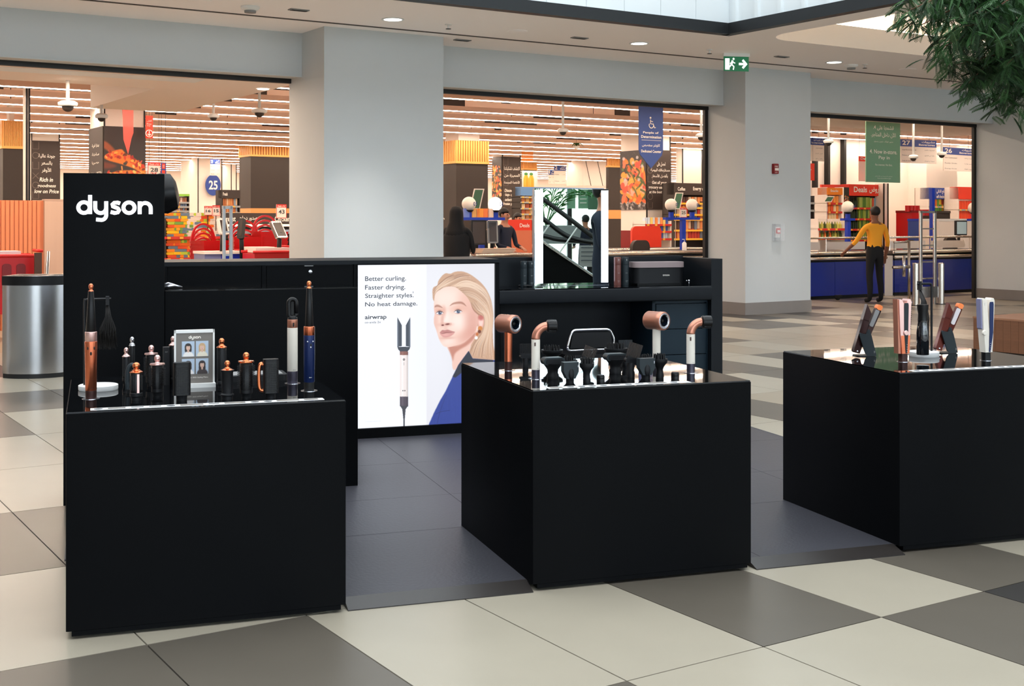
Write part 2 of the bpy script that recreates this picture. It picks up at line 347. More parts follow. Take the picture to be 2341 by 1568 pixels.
# ================================================================== SETTING
S0, T0, SP, TP = 1.3117, 3.285, .622, 1.22
fl = struct('floor', MB().box(-30, 62, -16, 60, -.06, -.012), mat('grey_grout', (96, 98, 96), .7), loc=(0, 0, 0), rz=AW)
tilem = [mat('light_beige_tile', (160, 152, 136), .3, noise=.07, scale=3, bump=.015, spec=.4), mat('beige_tile', (150, 139, 121), .3, noise=.07, scale=3, bump=.015, spec=.4),
         mat('taupe_tile', (92, 86, 77), .32, noise=.1, scale=3, bump=.015, spec=.4), mat('dark_grey_tile', (54, 52, 50), .35, noise=.1, scale=3, spec=.4)]
near = {(-1, 0): 2, (0, 0): 2, (1, 0): 0, (2, 0): 0, (3, 0): 2, (4, 0): 0, (5, 0): 2, (6, 0): 0, (1, -1): 2, (2, -1): 0, (3, -1): 0, (4, -1): 2, (5, -1): 3, (6, -1): 0, (0, -1): 2, (-1, -1): 0,
        (-1, 1): 0, (0, 1): 0, (1, 1): 0, (2, 1): 0, (3, 1): 0, (4, 1): 0, (5, 1): 2, (6, 1): 0, (-2, 1): 0, (-3, 0): 0, (-2, 0): 2, (-1, 2): 2, (-2, 2): 2, (0, 2): 2, (-3, 2): 0,
        (-2, 3): 0, (-1, 3): 0, (-3, 3): 2, (-3, 4): 0, (-2, 4): 0, (-1, 4): 0, (-4, 4): 2, (-4, 5): 0, (-3, 5): 2, (-2, 5): 0, (-2, 6): 0, (-3, 6): 0, (0, 3): 0, (1, 3): 0, (0, 4): 0, (1, 4): 0, (0, 5): 2, (1, 5): 0, (0, 6): 2, (1, 6): 2, (2, 6): 2, (1, 7): 0, (2, 7): 0, (3, 7): 0}
def tcol(i, j):
    if (i, j) in near: return near[(i, j)]
    r = random.Random(i*131+j*17+5).random(); return 0 if r < .42 else 1 if r < .66 else 2 if r < .95 else 3
tmesh = []
for m in tilem:
    tmesh.append(MB().box(-SP/2+.003, SP/2-.003, -TP/2+.003, TP/2-.003, -.012, 0).mesh('floor_tile', m))
allt = []
for j in range(-16, 46):
    for i in range(-45, 95):
        s = S0+(i+.5)*SP; t = T0+(j+.5)*TP; x, y, _ = WF(s, t)
        vis = y > 1.5 and abs(x) < y*.47+1.0 and t < 19
        allt.append((math.hypot(x, y) if vis else 999, i, j, s, t))
allt.sort(); rest = MB(); rest.ms = list(tilem)
for q, (d, i, j, s, t) in enumerate(allt):
    c = tcol(i, j)
    if q < 296 and d < 900: obj('floor_tile', tmesh[c], fl, (s, t, 0))
    else:
        rest.cur = c; a, b = SP/2-.003, TP/2-.003; rest.add([(s-a, t-b, 0), (s+a, t-b, 0), (s+a, t+b, 0), (s-a, t+b, 0)], [(0, 1, 2, 3)])
o = rest.build('floor_tile', None, fl); o['kind'] = 'stuff'

CZ = 4.08                                                    # concourse ceiling
AS, AT = 11.51, 12.57                                        # atrium corner
cs0, cs1, ct0, ct1, cr = 12.15, 19.5, 6.0, 12.65, .55        # cove recess in the side arm
outer = [(AS, -16), (40, -16), (40, 15.7), (-16, 15.7), (-16, AT), (AS, AT)]
hole = []
for (a, b, st) in ((cs1-cr, ct1-cr, 0), (cs0+cr, ct1-cr, 1), (cs0+cr, ct0+cr, 2), (cs1-cr, ct0+cr, 3)):
    for k in range(9): an = (st+k/8)*pi/2; hole.append((a+cr*cos(an), b+cr*sin(an)))
tri = geometry.tessellate_polygon([[Vector((a, b, 0)) for a, b in outer], [Vector((a, b, 0)) for a, b in hole]])
pts = outer+hole; mb = MB(); mb.add([(a, b, CZ) for a, b in pts]+[(a, b, CZ+.05) for a, b in pts], [tuple(q) for q in tri]+[tuple(k+len(pts) for k in q) for q in tri])
ce = struct('ceiling', mb, M['ceil'], rz=AW)
n = len(hole); mb = MB(); mb.add([(a, b, CZ) for a, b in hole]+[(a, b, CZ+.32) for a, b in hole], [(i, (i+1) % n, n+(i+1) % n, n+i) for i in range(n)])
mb.build('recess_edge', mat('white_recess', (235, 226, 214), .6), ce)
box_obj('recess_panel', M['ceil'], ce, cs0-.6, cs1+.6, ct0-.6, ct1+.6, CZ+.55, CZ+.6)
h2 = [(cs0+cs1)/2+(a-(cs0+cs1)/2)*1.09 for a, b in hole]; mb = MB()
mb.add([(a, b, CZ+.32) for a, b in hole]+[(h2[i], (ct0+ct1)/2+(hole[i][1]-(ct0+ct1)/2)*1.09, CZ+.32) for i in range(n)]+[(h2[i], (ct0+ct1)/2+(hole[i][1]-(ct0+ct1)/2)*1.09, CZ+.55) for i in range(n)],
       [(i, n+i, n+(i+1) % n, (i+1) % n) for i in range(n)]+[(n+i, 2*n+i, 2*n+(i+1) % n, n+(i+1) % n) for i in range(n)]); mb.build('recess_ledge', mat('white_recess', (235, 226, 214), .6), ce)
mb = MB(); mb.ribbon([(a, b) for a, b in hole], .03, 0, .02, True); mb.v = [(a*1.0+0, z, CZ+.335+y) for a, y, z in mb.v]
# strip light lying on the ledge
hx = [((cs0+cs1)/2+(a-(cs0+cs1)/2)*1.04, (ct0+ct1)/2+(b-(ct0+ct1)/2)*1.04, CZ+.34) for a, b in hole]
MB().tube(hx+[hx[0]], .015, 5).build('strip_light', mat('cove_strip', (255, 236, 214), .5, emit=14), ce)
struct('trim_1', MB().box(-16, 40, 14.62, 14.68, CZ-.006, CZ+.01), M['groove'], rz=AW)
# atrium upstand: dark edge trim and white panelled fascia
struct('trim_2', MB().box(-16, AS+.02, AT-.04, AT+.1, CZ-.02, CZ+.13).box(AS-.04, AS+.1, -16, AT+.1, CZ-.02, CZ+.13), M['dark'], rz=AW)
af = struct('wall_atrium', MB().box(-16, AS+.3, AT+.06, AT+.3, CZ+.1, CZ+5).box(AS+.06, AS+.3, -16, AT+.06, CZ+.1, CZ+5), M['fascia'], rz=AW)
pm = MB().box(-.297, .297, -.02, 0, 0, 4.6).mesh('fascia_panel', M['fascia'])
for k in range(36): obj('fascia_panel', pm, af, (AS+.06-.3-k*.6, AT+.06, CZ+.13))
rm = MB().box(-.05, 0, -.03, .03, 0, 4.6).mesh('fascia_rib', M['fascia'])
for k in range(34): obj('fascia_rib', rm, af, (AS+.06, AT-.1-k*.42, CZ+.13))
# shop front: columns, bulkheads, black frames
def column(s0, s1, t0, t1):
    c = struct('column', MB().box(s0, s1, t0, t1, 0, CZ), M['wall'], rz=AW)
    b = .012; mb = MB().box(s0-b, s1+b, t0-b, t1, 0, .2); mb.build('skirting', M['skirt'], c); return c
column(6.66, 8.44, 14.95, 16.12); P2 = column(14.245, 15.75, 15.15, 16.12); column(21.38, 24.4, 14.9, 16.12); column(-.9, .87, 14.95, 16.12)
for k, (a, b) in enumerate(((-16, -.9), (.87, 6.66), (8.44, 14.245), (15.75, 21.38), (24.4, 40))):
    struct('wall_bulkhead', MB().box(a, b, 15.68, 16.05, 3.5, CZ+.4).box(a, b, 15.66, 15.74, 3.485, 3.5), M['wall'], rz=AW)
    if k in (1, 2, 3):
        mb = MB().box(a, b, 16.05, 16.13, 3.438, 3.5)
        mb.box(a, a+.07, 16.06, 16.12, 0, 3.438)
        if k > 1: mb.box(b-.07, b, 16.06, 16.12, 0, 3.438)
        struct('trim_%d' % (k+2), mb, M['frame'], rz=AW)
struct('wall_upper', MB().box(-16, 40, 16.05, 16.3, 3.5, 9), M['swall'], rz=AW)
struct('ceiling_atrium_block', MB().box(-16.3, 40.3, -16.3, 16.3, 9.1, 9.3), M['fascia'], rz=AW)  # unseen slab added to keep sky light off the floor
struct('wall_left_block', MB().box(-16.3, -16, -16, 15.7, 0, 9), M['wall'], rz=AW)  # unseen far wall, added to block light from the horizon
struct('wall_right_block', MB().box(40, 40.3, -16, 16, 0, 9), M['wall'], rz=AW)  # same on the right: added out of view against horizon light
# store shell
struct('ceiling_store', MB().box(-16, 62, 16.3, 60, 4.75, 4.85), M['sceil'], rz=AW)
struct('wall_store_back', MB().box(-16, 62, 58, 58.3, 0, 4.8), M['swall'], rz=AW)
struct('wall_store_left', MB().box(-16.3, -16, 16.3, 58, 0, 4.8), M['swall'], rz=AW)
struct('wall_store_right', MB().box(62, 62.3, 16, 60, 0, 4.8).box(40, 62, 16, 16.3, 0, 4.8), M['swall'], rz=AW)

def spot_under(p):
    l = bpy.data.lights.new('downlight_or_fill', 'SPOT'); l.energy = 480; l.spot_size = radians(64); l.spot_blend = 1; l.shadow_soft_size = .1; l.color = (1, .95, .90)
    o = bpy.data.objects.new('downlight_or_fill', l); COL.objects.link(o); o.location = (p.x, p.y, CZ-.03)
for s_, t_ in ((-4, 13.6), (.5, 13.6), (4.6, 13.6), (24, 13.6), (15.5, 10.5)): spot_under(WF(s_, t_))  # added spots without fixtures, brighten floor and ceiling by bounce
def onceil(u, v, z=CZ): p = PZ(u, v, z); return Vector((p.x, p.y, z))
for k, (u, v, lb) in enumerate(((898, 44, 'round recessed downlight above the wide grey column'), (1461, 99, 'round recessed downlight left of the green exit sign'), (1907, 142, 'round recessed downlight over the right shop opening'))):
    p = onceil(u, v); t = thing('downlight', lb, 'ceiling light', p, 0, 'round downlights in the concourse ceiling')
    MB().lathe([(.14, 0), (.145, -.008), (.115, -.008), (.115, 0)], 32, close=False).build('rim', M['fascia'], t, 40)
    MB().lathe([(.115, -.002), (.114, -.003)], 32).build('diffuser', M['lamp'], t)
    spot_under(p)
for u, v, lb in ((572, 15, 'white smoke detector on the ceiling above the left bulkhead'), (1946, 148, 'white smoke detector on the ceiling beside the right downlight')):
    t = thing('smoke_detector', lb, 'smoke detector', onceil(u, v)); MB().lathe([(.11, 0), (.11, -.02), (.085, -.045), (.02, -.06)], 20).build('casing', M['white'], t, 50)
    MB().lathe([(.07, -.05), (.068, -.075), (.02, -.08)], 16).build('sensor_cage', M['grey'], t, 50)
for u, v, lb in ((1025, 55, 'small sprinkler head above the second column edge'), (1622, 113, 'small sprinkler head left of the green exit sign'), (1977, 147, 'small sprinkler head right of the smoke detector over the right opening')):
    t = thing('sprinkler', lb, 'sprinkler', onceil(u, v)); MB().lathe([(.045, 0), (.045, -.012), (.012, -.016), (.01, -.06)], 12).build('stem', M['white'], t, 50)
    MB().lathe([(.035, -.06), (.035, -.066)], 12).build('deflector', M['dark'], t)
for u, v, lb in ((1182, 71, 'flat round ceiling cover between two downlights'), (2075, 158, 'flat round ceiling cover near the tree'), (455, 1, 'flat round ceiling cover at the top left')):
    MB().lathe([(.14, 0), (.14, -.006), (.125, -.012)], 28).build('ceiling_cover', M['ceil'], None, 50, loc=onceil(u, v), label=lb, cat='ceiling cover')
for u, v, lb in ((683, 22, 'small rectangular grille on the ceiling left of the wide column'), (1787, 129, 'small rectangular grille on the ceiling right of the exit sign'), (1325, 86, 'small rectangular grille left of the middle downlight'), (1057, 91, 'thin ceiling slot plate beside the wide column')):
    t = thing('ceiling_grille', lb, 'vent', onceil(u, v), AW); box_obj('frame', M['grey'], t, -.12, .12, -.05, .05, -.012, 0)
    for q in range(3): box_obj('slat', M['dark'], t, -.1, .1, -.035+q*.028, -.02+q*.028, -.016, -.012)
# exit sign
p = onceil(1683, 122); t = thing('exit_sign', 'green running man exit sign hanging from the ceiling', 'sign', p, radians(12))
box_obj('housing', M['white'], t, -.21, .21, -.03, .03, -.05, 0); box_obj('panel', M['egreen'], t, -.2, .2, -.006, .006, -.27, -.05)
mb = MB().ribbon([(.04, -.16), (.16, -.16)], .035, -.009, -.007).ribbon([(.1, -.1), (.16, -.16), (.1, -.22)], .035, -.0095, -.007)
mb.box(-.18, -.11, -.009, -.007, -.25, -.08).ribbon([(-.06, -.11), (-.08, -.17)], .03, -.009, -.007).ribbon([(-.08, -.17), (-.04, -.2), (-.05, -.25)], .018, -.009, -.007).ribbon([(-.08, -.17), (-.11, -.21)], .018, -.0092, -.007).ribbon([(-.02, -.15), (-.07, -.13), (-.1, -.16)], .015, -.0094, -.007)
mb.prism([(-.045+.016*cos(a*pi/5), -.085+.016*sin(a*pi/5)) for a in range(10)], -.009, -.007, 'y'); mb.build('symbol', mat('lit_white', (240, 250, 244), .5, emit=1), t)
# alarm and call point on the second column
s_, z_ = PW(1770, 386, 15.15); t = thing('fire_alarm', 'red fire alarm sounder high on the grey column', 'alarm', WF(s_, 15.15, z_), AW)
MB().rbox(-.055, .055, -.05, 0, -.085, .085, .012, 'y').build('casing', M['darkred'], t); box_obj('strobe', M['offwhite'], t, -.035, .045, -.058, -.05, -.03, .012)
mb = MB().text('FIRE', -.035, .025, .035, .05, -.0515).text('حريق'[::-1] if 0 else ar('حريق'), -.03, -.07, .03, -.045, -.0515); mb.build('lettering', M['inkw'], t)
s_, z_ = PW(1775, 531, 15.15); t = thing('call_point', 'red fire call point under a clear hinged cover on the column', 'alarm', WF(s_, 15.15, z_), AW)
box_obj('plate', M['white'], t, -.05, .05, -.03, 0, -.09, .09); box_obj('casing', M['red'], t, -.04, .04, -.055, -.03, -.02, .07); box_obj('window', M['white'], t, -.03, .03, -.058, -.055, -.0, .04)
box_obj('cover', M['acrylic'], t, -.1, .1, -.09, 0, -.14, .14)

# ================================================================== the world behind the camera, seen in mirrors and gloss
gw = struct('wall_window', MB().box(-16, 40, -16.3, -16, 0, .25).box(-16, 40, -16.3, -16, 6.2, 9), M['dark'], rz=AW)
mull = MB().box(-.06, .06, -.1, .1, .25, 6.2).mesh('mullion', M['dark'])
for k in range(28): obj('mullion', mull, gw, (-15.5+k*2.0, -16.1, 0))
box_obj('transom', M['dark'], gw, -16, 40, -16.15, -16.05, 3.3, 3.42)
struct('trim_9', MB().box(-60, 90, -60, -16.4, -.15, -.06), M['ground'], rz=AW)  # paved ground outside the window wall
random.seed(3)
for k in range(9):
    mb = MB()
    for q in range(26): mb.ball((random.uniform(-2.3, 2.3), random.uniform(-1.2, 1.2), random.uniform(.3, 4.6)), random.uniform(.6, 1.3), 8, 5)
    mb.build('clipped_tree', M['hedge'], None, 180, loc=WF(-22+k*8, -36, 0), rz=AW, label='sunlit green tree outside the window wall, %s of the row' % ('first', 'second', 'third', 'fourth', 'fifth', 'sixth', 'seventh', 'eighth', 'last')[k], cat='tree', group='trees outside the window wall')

# ================================================================== DISPLAY STAND (frame B)
def bthing(name, lb, cat, i=0, j=0, z=0, group=None): return thing(name, lb, cat, BF(i, j, z), AB, group)
PZ0 = .03
pf = bthing('stand_platform', 'low dark grey platform under the whole black display stand', 'platform')
I0, I1, J1 = -.028, 4.66, 4.25
box_obj('deck', M['deep'], pf, I0+.01, I1-.01, 1.06, J1, 0, .022); box_obj('deck_front', M['deep'], pf, .02, I1-.01, .12, 1.06, 0, .022)
seams_i = [I0, .99, 1.96, 2.93, 3.90, I1]; seams_j = [.1, 1.04, 1.05, 1.78, 2.72, 3.66, J1]
for a, b in zip(seams_i, seams_i[1:]):
    for c, d in zip(seams_j, seams_j[1:]): box_obj('vinyl_tile', M['plat'], pf, (a if a > I0 or c > .5 else .02)+.0012, b-.0012, c+.0012, d-.0012, .022, PZ0)
for a, b in ((1.045, 1.818), (2.86, 3.63)):
    MB().prism([(.008, 0), (.1, 0), (.1, PZ0+.001), (.098, PZ0+.001), (.008, .004)], a, b, 'x').build('ramp_trim', M['ramp'], pf)
box_obj('edge_trim', M['silver'], pf, I1-.004, I1+.004, .1, J1, 0, PZ0+.002)
H = .833
def cube_table(i0, j0, w, d, lb):
    t = bthing('display_table', lb, 'table', i0, j0)
    MB().box(.02, w-.02, .0, .09, .012, .0295).build('front_apron', M['black'], t)
    MB().rbox(0, w, 0, d, .0305, H-.006, .006, 'z', 2).build('body', M['black'], t, 30)
    box_obj('glass_top', M['gloss'], t, .004, w-.004, .004, d-.004, H-.006, H); return t
T1 = cube_table(0, 0, 1.035, 1.06, 'left black cube table with curling tools, in front of the logo tower')
T2 = cube_table(1.819, .02, 1.021, 1.06, 'middle black cube table with hair dryers and dryer attachments')
T3 = cube_table(3.63, .05, 1.06, 1.03, 'right black cube table with hair straighteners')
# thin info strips lying along the front edges
def strip(i0, i1, j0, w, lb, seed):
    t = thing('info_strip', lb, 'label strip', BF(i0, j0, H), AB); L = i1-i0
    box_obj('sheet', M['white'], t, 0, L, 0, w, 0, .0012); rr = random.Random(seed); mb = MB(); mg = MB(); x = .012
    while x < L-.05:
        k = rr.choice((0, 1, 1, 2)); l = rr.uniform(.03, .05)
        if k == 0: mg.box(x, x+l*1.8, .008, w-.008, .0012, .0016); x += l*1.8+.02
        elif k == 1:
            mb.lathe([(.016, .0012), (.015, .0017)], 12, x+.016, w*.45); mb.box(x, x+.036, w*.62, w*.62+.003, .0012, .0016); x += .05
        else: mb.box(x, x+l, w*.4, w*.75, .0012, .0016); x += l+.02
    mb.build('print', M['ink'], t); mg.build('print_block', M['cardgrey'], t)
strip(.085, .955, .028, .048, 'white printed info strip along the front of the curling tool table', 1)
strip(1.90, 2.56, .045, .05, 'white printed info strip along the front of the hair dryer table', 2)
strip(3.72, 4.66, .06, .05, 'white printed info strip along the front of the straightener table', 3)

# logo tower
t = bthing('logo_tower', 'tall black tower with the glowing wordmark, behind the left table', 'tower', -.056, 2.15)
MB().rbox(0, .516, 0, .45, .031, 1.79, .004, 'z', 2).build('body', M['black'], t, 30)
a = PB(175, 489, 2.145); b = PB(349, 489, 2.145); mb = MB(); wordmark(mb, a[0]+.056, a[1]-.0, b[0]-a[0], -.012, -.002)
mb.build('glowing_letters', M['letter'], t)
# dark round spot camera on the far side of the tower
p = PZ(388, 432, 1.7); t = thing('spot_fixture', 'black round fixture sticking out behind the logo tower', 'fixture', BF(.50, 2.66, 1.70), AB)
mb = MB(); mb.T = Matrix.Rotation(radians(78), 4, 'Y'); mb.lathe([(.02, -.1), (.1, -.09), (.12, -.02), (.105, .04), (.06, .06)], 20); mb.build('drum', M['plastic'], t, 50)
mb = MB(); mb.T = Matrix.Translation((.01, -.03, -.03)) @ Matrix.Rotation(radians(78), 4, 'Y'); mb.lathe([(.035, 0), (.038, .025), (.03, .04)], 16); mb.build('lens_barrel', M['soft'], t, 50)
box_obj('bracket', M['plastic'], t, -.11, -.02, -.02, .02, -.09, -.06)

# raised counter behind the left table
CH = 1.16
t = bthing('raised_counter', 'black raised counter beside the logo tower', 'counter', .462, 2.158)
MB().rbox(0, 1.06, 0, .45, .031, CH-.006, .004, 'z', 2).build('body', M['black'], t, 30); box_obj('glass_top', M['gloss'], t, .003, 1.057, .003, .447, CH-.006, CH)
p = PZ(390, 659, CH); t = thing('hair_clip', 'small silver hair clip lying on the raised counter', 'clip', (p.x+.02, p.y, CH), AB+.2)
MB().tube([(-.07, 0, .008), (0, .005, .016), (.045, 0, .006)], .012, 8, .004, flat=1).build('upper_jaw', M['silver'], t, 180); MB().tube([(-.07, .01, .02), (-.03, .01, .03), (.03, 0, .012)], .007, 6, .003).build('spring_arm', M['silver'], t, 180)

# long back unit with two drawers
JB = 3.665
t = bthing('drawer_unit', 'long black back unit with two drawers and a worktop', 'cabinet', .2, JB)
L = 2.856-.2
MB().box(0, 1.60, .03, .6, .031, 1.237).box(1.6, L-.02, .1, .6, .031, 1.237).build('carcass', M['deep'], t)
box_obj('worktop', M['black2'], t, 0, L, -.002, .68, 1.238, 1.265)
mb = MB(); mb.box(0, .355, 0, .05, 0, 1.238).box(.973, 1.0, 0, .05, 1.04, 1.238).box(1.6, 1.628, 0, .05, 0, 1.238).box(.355, 1.6, 0, .05, 0, 1.04).box(1.628, L, .0, .05, 1.2335, 1.238)
mb.build('front_frame', M['black'], t)
d1 = box_obj('drawer', M['black'], t, .36, .97, .008, .03, 1.045, 1.232); d2 = box_obj('drawer', M['black'], t, 1.005, 1.597, .008, .03, 1.045, 1.232)
mb = MB(); mb.T = Matrix.Translation((1.3, .006, 1.19)) @ Matrix.Rotation(pi/2, 4, 'X'); mb.lathe([(.013, -.002), (.013, .004), (.008, .006)], 18); mb.build('lock', M['silver'], d2, 40)
box_obj('latch_plate', M['grey'], d2, 1.26, 1.32, .002, .008, 1.228, 1.234)

# light box with the campaign picture
LB = bthing('light_box', 'glowing poster light box of a blonde woman and a white styling tool', 'light box', 1.822, JB-.004)
box_obj('bottom_frame', M['black'], LB, 0, 1.034, 0, .09, PZ0, .098); mb = MB().box(1.006, 1.034, 0, .09, .098, 1.24).box(-.0, .006, 0, .09, .098, 1.24).box(0, 1.034, 0, .09, 1.232, 1.24)
mb.build('frame', M['black'], LB); box_obj('backing', M['white'], LB, .006, 1.006, .03, .09, .098, 1.232)
x0, x1, z0, z1 = 1.828, 2.828, .098, 1.232
P = Paint(x0, z0, x1, z1, 560, 640, (240, 244, 253))
def c1(X, Y): return PB(800+X/3.826, 590+Y/3.824, JB)      # measured on two enlargements of the picture
def c2(X, Y): return PB(977+X/6.82, 606+Y/6.82, JB)
def L1(l): return [c1(*q) for q in l]
def L2(l): return [c2(*q) for q in l]
mid = c1(677, 0)[0]
P.poly([(mid, z0-.01), (x1+.1, z0-.01), (x1+.1, z1+.1), (mid, z1+.1)], (222, 222, 229), smooth=False)
P.ell(mid+.06, .75, .16, .6, (232, 233, 240), .9, .7)
HAIR = (196, 156, 128)
hair = [(95, 410), (112, 350), (170, 318), (185, 255), (240, 175), (300, 132), (370, 140), (440, 110), (540, 101), (640, 128), (740, 188), (850, 280), (930, 380), (990, 500), (1020, 620), (1042, 800), (1030, 1000), (1036, 1200), (1046, 1480), (900, 1500), (690, 1496), (640, 1400), (690, 1250), (600, 900), (300, 500), (118, 560)]
P.poly(L2(hair), HAIR, .002)
sx = lambda a: a
P.poly(L2([(330, 1230), (375, 1380), (398, 1470), (405, 1600), (440, 1640), (520, 1560), (600, 1450), (660, 1360), (700, 1240), (780, 1100), (800, 950), (600, 1000)]), (236, 196, 182), .0015)
P.poly(L2([(345, 1270), (470, 1262), (600, 1205), (760, 1050), (740, 1150), (640, 1250), (520, 1320), (440, 1390), (412, 1500), (395, 1440)]), (186, 118, 100), .005, .8)
face = [(135, 430), (118, 560), (116, 680), (126, 765), (113, 850), (120, 930), (150, 1010), (172, 1085), (196, 1155), (230, 1222), (268, 1265), (312, 1281), (375, 1279), (455, 1256), (560, 1212), (650, 1152), (722, 1088), (775, 1000), (805, 880), (800, 780), (740, 690), (690, 590), (610, 470), (500, 370), (400, 325), (300, 340), (205, 382)]
fm = P.poly(L2(face), (240, 206, 192), .0012); P.h0 = fm
def FE(X, Y, rx, ry, c, soft=.8, al=.6, rot=0): q = c2(X, Y); w = abs(c2(X+rx, Y)[0]-q[0]); h = abs(c2(X, Y+ry)[1]-q[1]); P.ell(q[0], q[1], w, h, c, soft, al, -rot, fm)
FE(300, 520, 190, 150, (250, 232, 222)); FE(300, 830, 60, 120, (252, 236, 228), .9, .7); FE(480, 880, 130, 120, (252, 234, 226), .9, .7)
FE(720, 880, 110, 260, (206, 138, 122), .9, .55, .1); FE(640, 1100, 200, 90, (212, 146, 130), .9, .5, -.5); FE(340, 1200, 130, 55, (248, 226, 218), .9, .6)
FE(135, 900, 40, 220, (222, 172, 158), .9, .5); FE(620, 560, 110, 160, (226, 168, 150), .9, .45); FE(230, 1140, 60, 50, (224, 178, 164), .9, .4)
FE(205, 705, 80, 55, (218, 158, 138), .9, .55); FE(500, 680, 110, 55, (220, 160, 140), .9, .5); FE(270, 740, 30, 80, (216, 160, 142), .9, .6); FE(245, 860, 22, 80, (208, 150, 134), .9, .55)
FE(300, 930, 90, 28, (205, 140, 124), .9, .55); FE(330, 1140, 90, 18, (205, 146, 132), .9, .5); FE(300, 990, 30, 30, (216, 164, 150), .9, .4)
def FL(l, w, c, al=1, soft=.5, tp=True): P.line(L2(l), w/6.82*(x1-x0)/313, c, al, soft, True, tp)
FL([(128, 660), (150, 640), (190, 640), (250, 668)], 30, (150, 96, 78), .75, .9); FL([(362, 640), (420, 602), (520, 588), (575, 604), (622, 645)], 30, (156, 100, 80), .8, .9)
for (ex, ey, rx, ry, sg) in ((203, 750, 56, 24, -1), (490, 730, 62, 24, 1)):
    FE(ex, ey, rx, ry, (238, 230, 232), .2, 1); FE(ex+6, ey-2, 27, 27, (92, 112, 142), .15, 1); FE(ex+6, ey-2, 27, 27, (60, 74, 100), .6, .3); FE(ex+6, ey-2, 11, 11, (24, 24, 34), .2, 1); FE(ex+14, ey-9, 5, 5, (255, 255, 255), .3, 1)
    FL([(ex-rx-6, ey+6), (ex-rx*.6, ey-16), (ex, ey-29), (ex+rx*.7, ey-18), (ex+rx+8, ey-2)], 15, (84, 54, 52), .95, .6)
    FL([(ex-rx, ey+8), (ex-20, ey+27), (ex+20, ey+26), (ex+rx, ey+4)], 9, (160, 104, 92), .7, .8); FL([(ex-rx, ey-26), (ex, ey-48), (ex+rx, ey-30)], 8, (190, 128, 108), .8, .9)
FE(252, 940, 20, 11, (104, 48, 44), .5, .95); FE(328, 924, 34, 13, (120, 58, 50), .6, .9, -.1); FL([(376, 900), (384, 925), (360, 942)], 9, (206, 146, 130), .8, .9)
P.poly(L2([(208, 1062), (222, 1036), (250, 1014), (285, 1020), (330, 1010), (390, 1030), (446, 1050), (340, 1060), (240, 1070)]), (188, 126, 122), .0012)
P.poly(L2([(214, 1068), (300, 1060), (432, 1054), (404, 1094), (345, 1124), (275, 1130), (232, 1104)]), (214, 152, 146), .0012); FE(300, 1092, 50, 14, (232, 178, 172), .9, .7)
FL([(212, 1066), (250, 1070), (310, 1056), (370, 1056), (440, 1050)], 8, (120, 62, 60), .9, .6)
q = c2(848, 880); P.ell(q[0], q[1], .0235, .052, (226, 170, 156), .15, 1); P.ell(q[0], q[1]-.002, .016, .036, (244, 206, 196), .4, 1); q = c2(850, 820); P.ell(q[0], q[1], .02, .02, (180, 84, 76), .6, .8)
# hair in front of the brow and down the neck
front = [(116, 570), (124, 480), (150, 425), (205, 385), (262, 348), (330, 332), (420, 330), (500, 375), (590, 452), (650, 520), (690, 600), (740, 700), (800, 762), (868, 790), (898, 830), (902, 900), (885, 1000), (840, 1090), (790, 1160), (720, 1230), (668, 1340), (640, 1410), (690, 1496), (1046, 1500), (1036, 1200), (1030, 1000), (1042, 800), (1020, 620), (990, 500), (930, 380), (850, 280), (740, 188), (640, 128), (540, 101), (440, 110), (370, 140), (300, 132), (240, 175), (185, 255), (170, 318), (112, 350), (93, 420), (104, 500)]
hm = P.poly(L2(front), (200, 160, 132), .002)
rr = random.Random(5)
def strands(A, B, n, cols, w, jit=14, al=.55):
    for k in range(n):
        u = rr.random(); l = []
        dx, dy = rr.uniform(-jit, jit), rr.uniform(-jit, jit)
        for a, b in zip(A, B): l.append((a[0]+(b[0]-a[0])*u+dx*.6, a[1]+(b[1]-a[1])*u+dy*.6))
        P.line(L2(l), w*rr.uniform(.5, 1.4)/6.82*(x1-x0)/313, rr.choice(cols), al*rr.uniform(.5, 1), .9, True, True, hm)
light = [(232, 202, 176), (242, 220, 200), (222, 186, 156), (214, 176, 146)]; darkh = [(136, 94, 74), (156, 112, 88), (120, 80, 64), (170, 126, 100)]
A = [(140, 430), (230, 330), (330, 240), (480, 150), (620, 130)]; B = [(420, 335), (520, 330), (640, 340), (800, 380), (930, 440)]
A2 = [(420, 330), (520, 260), (640, 240), (800, 300), (930, 420), (1010, 620)]; B2 = [(600, 460), (680, 500), (790, 560), (880, 650), (960, 760), (1000, 900)]
A3 = [(690, 590), (790, 700), (890, 760), (910, 900), (860, 1060), (740, 1220), (660, 1400)]; B3 = [(1000, 560), (1030, 700), (1036, 860), (1020, 1000), (1010, 1150), (1020, 1300), (1040, 1480)]
A4 = [(110, 400), (170, 330), (240, 270), (320, 200), (420, 150)]; B4 = [(120, 520), (160, 410), (250, 340), (340, 290), (440, 250)]
for _ in range(2):
    strands(A, B, 40, darkh, 13); strands(A2, B2, 60, darkh, 13); strands(A3, B3, 60, darkh, 14); strands(A4, B4, 30, darkh, 12)
    strands(A, B, 50, light, 11); strands(A2, B2, 70, light, 11); strands(A3, B3, 90, light, 13); strands(A4, B4, 30, light, 9)
FL([(690, 590), (730, 690), (800, 762), (870, 795)], 16, (150, 100, 78), .8, .9)
q = c2(838, 990); P.ell(q[0], q[1], .0165, .0165, (206, 130, 62), .25, 1); q = c2(826, 1040); P.ell(q[0], q[1], .012, .012, (110, 50, 24), .4, 1); q = c2(790, 1080); P.ell(q[0], q[1], .01, .012, (196, 110, 54), .4, 1)
q = c2(776, 1138); P.ell(q[0], q[1], .0115, .0115, (250, 244, 238), .3, 1); FL([(790, 960), (786, 1030)], 14, (240, 226, 220), .9, .6)
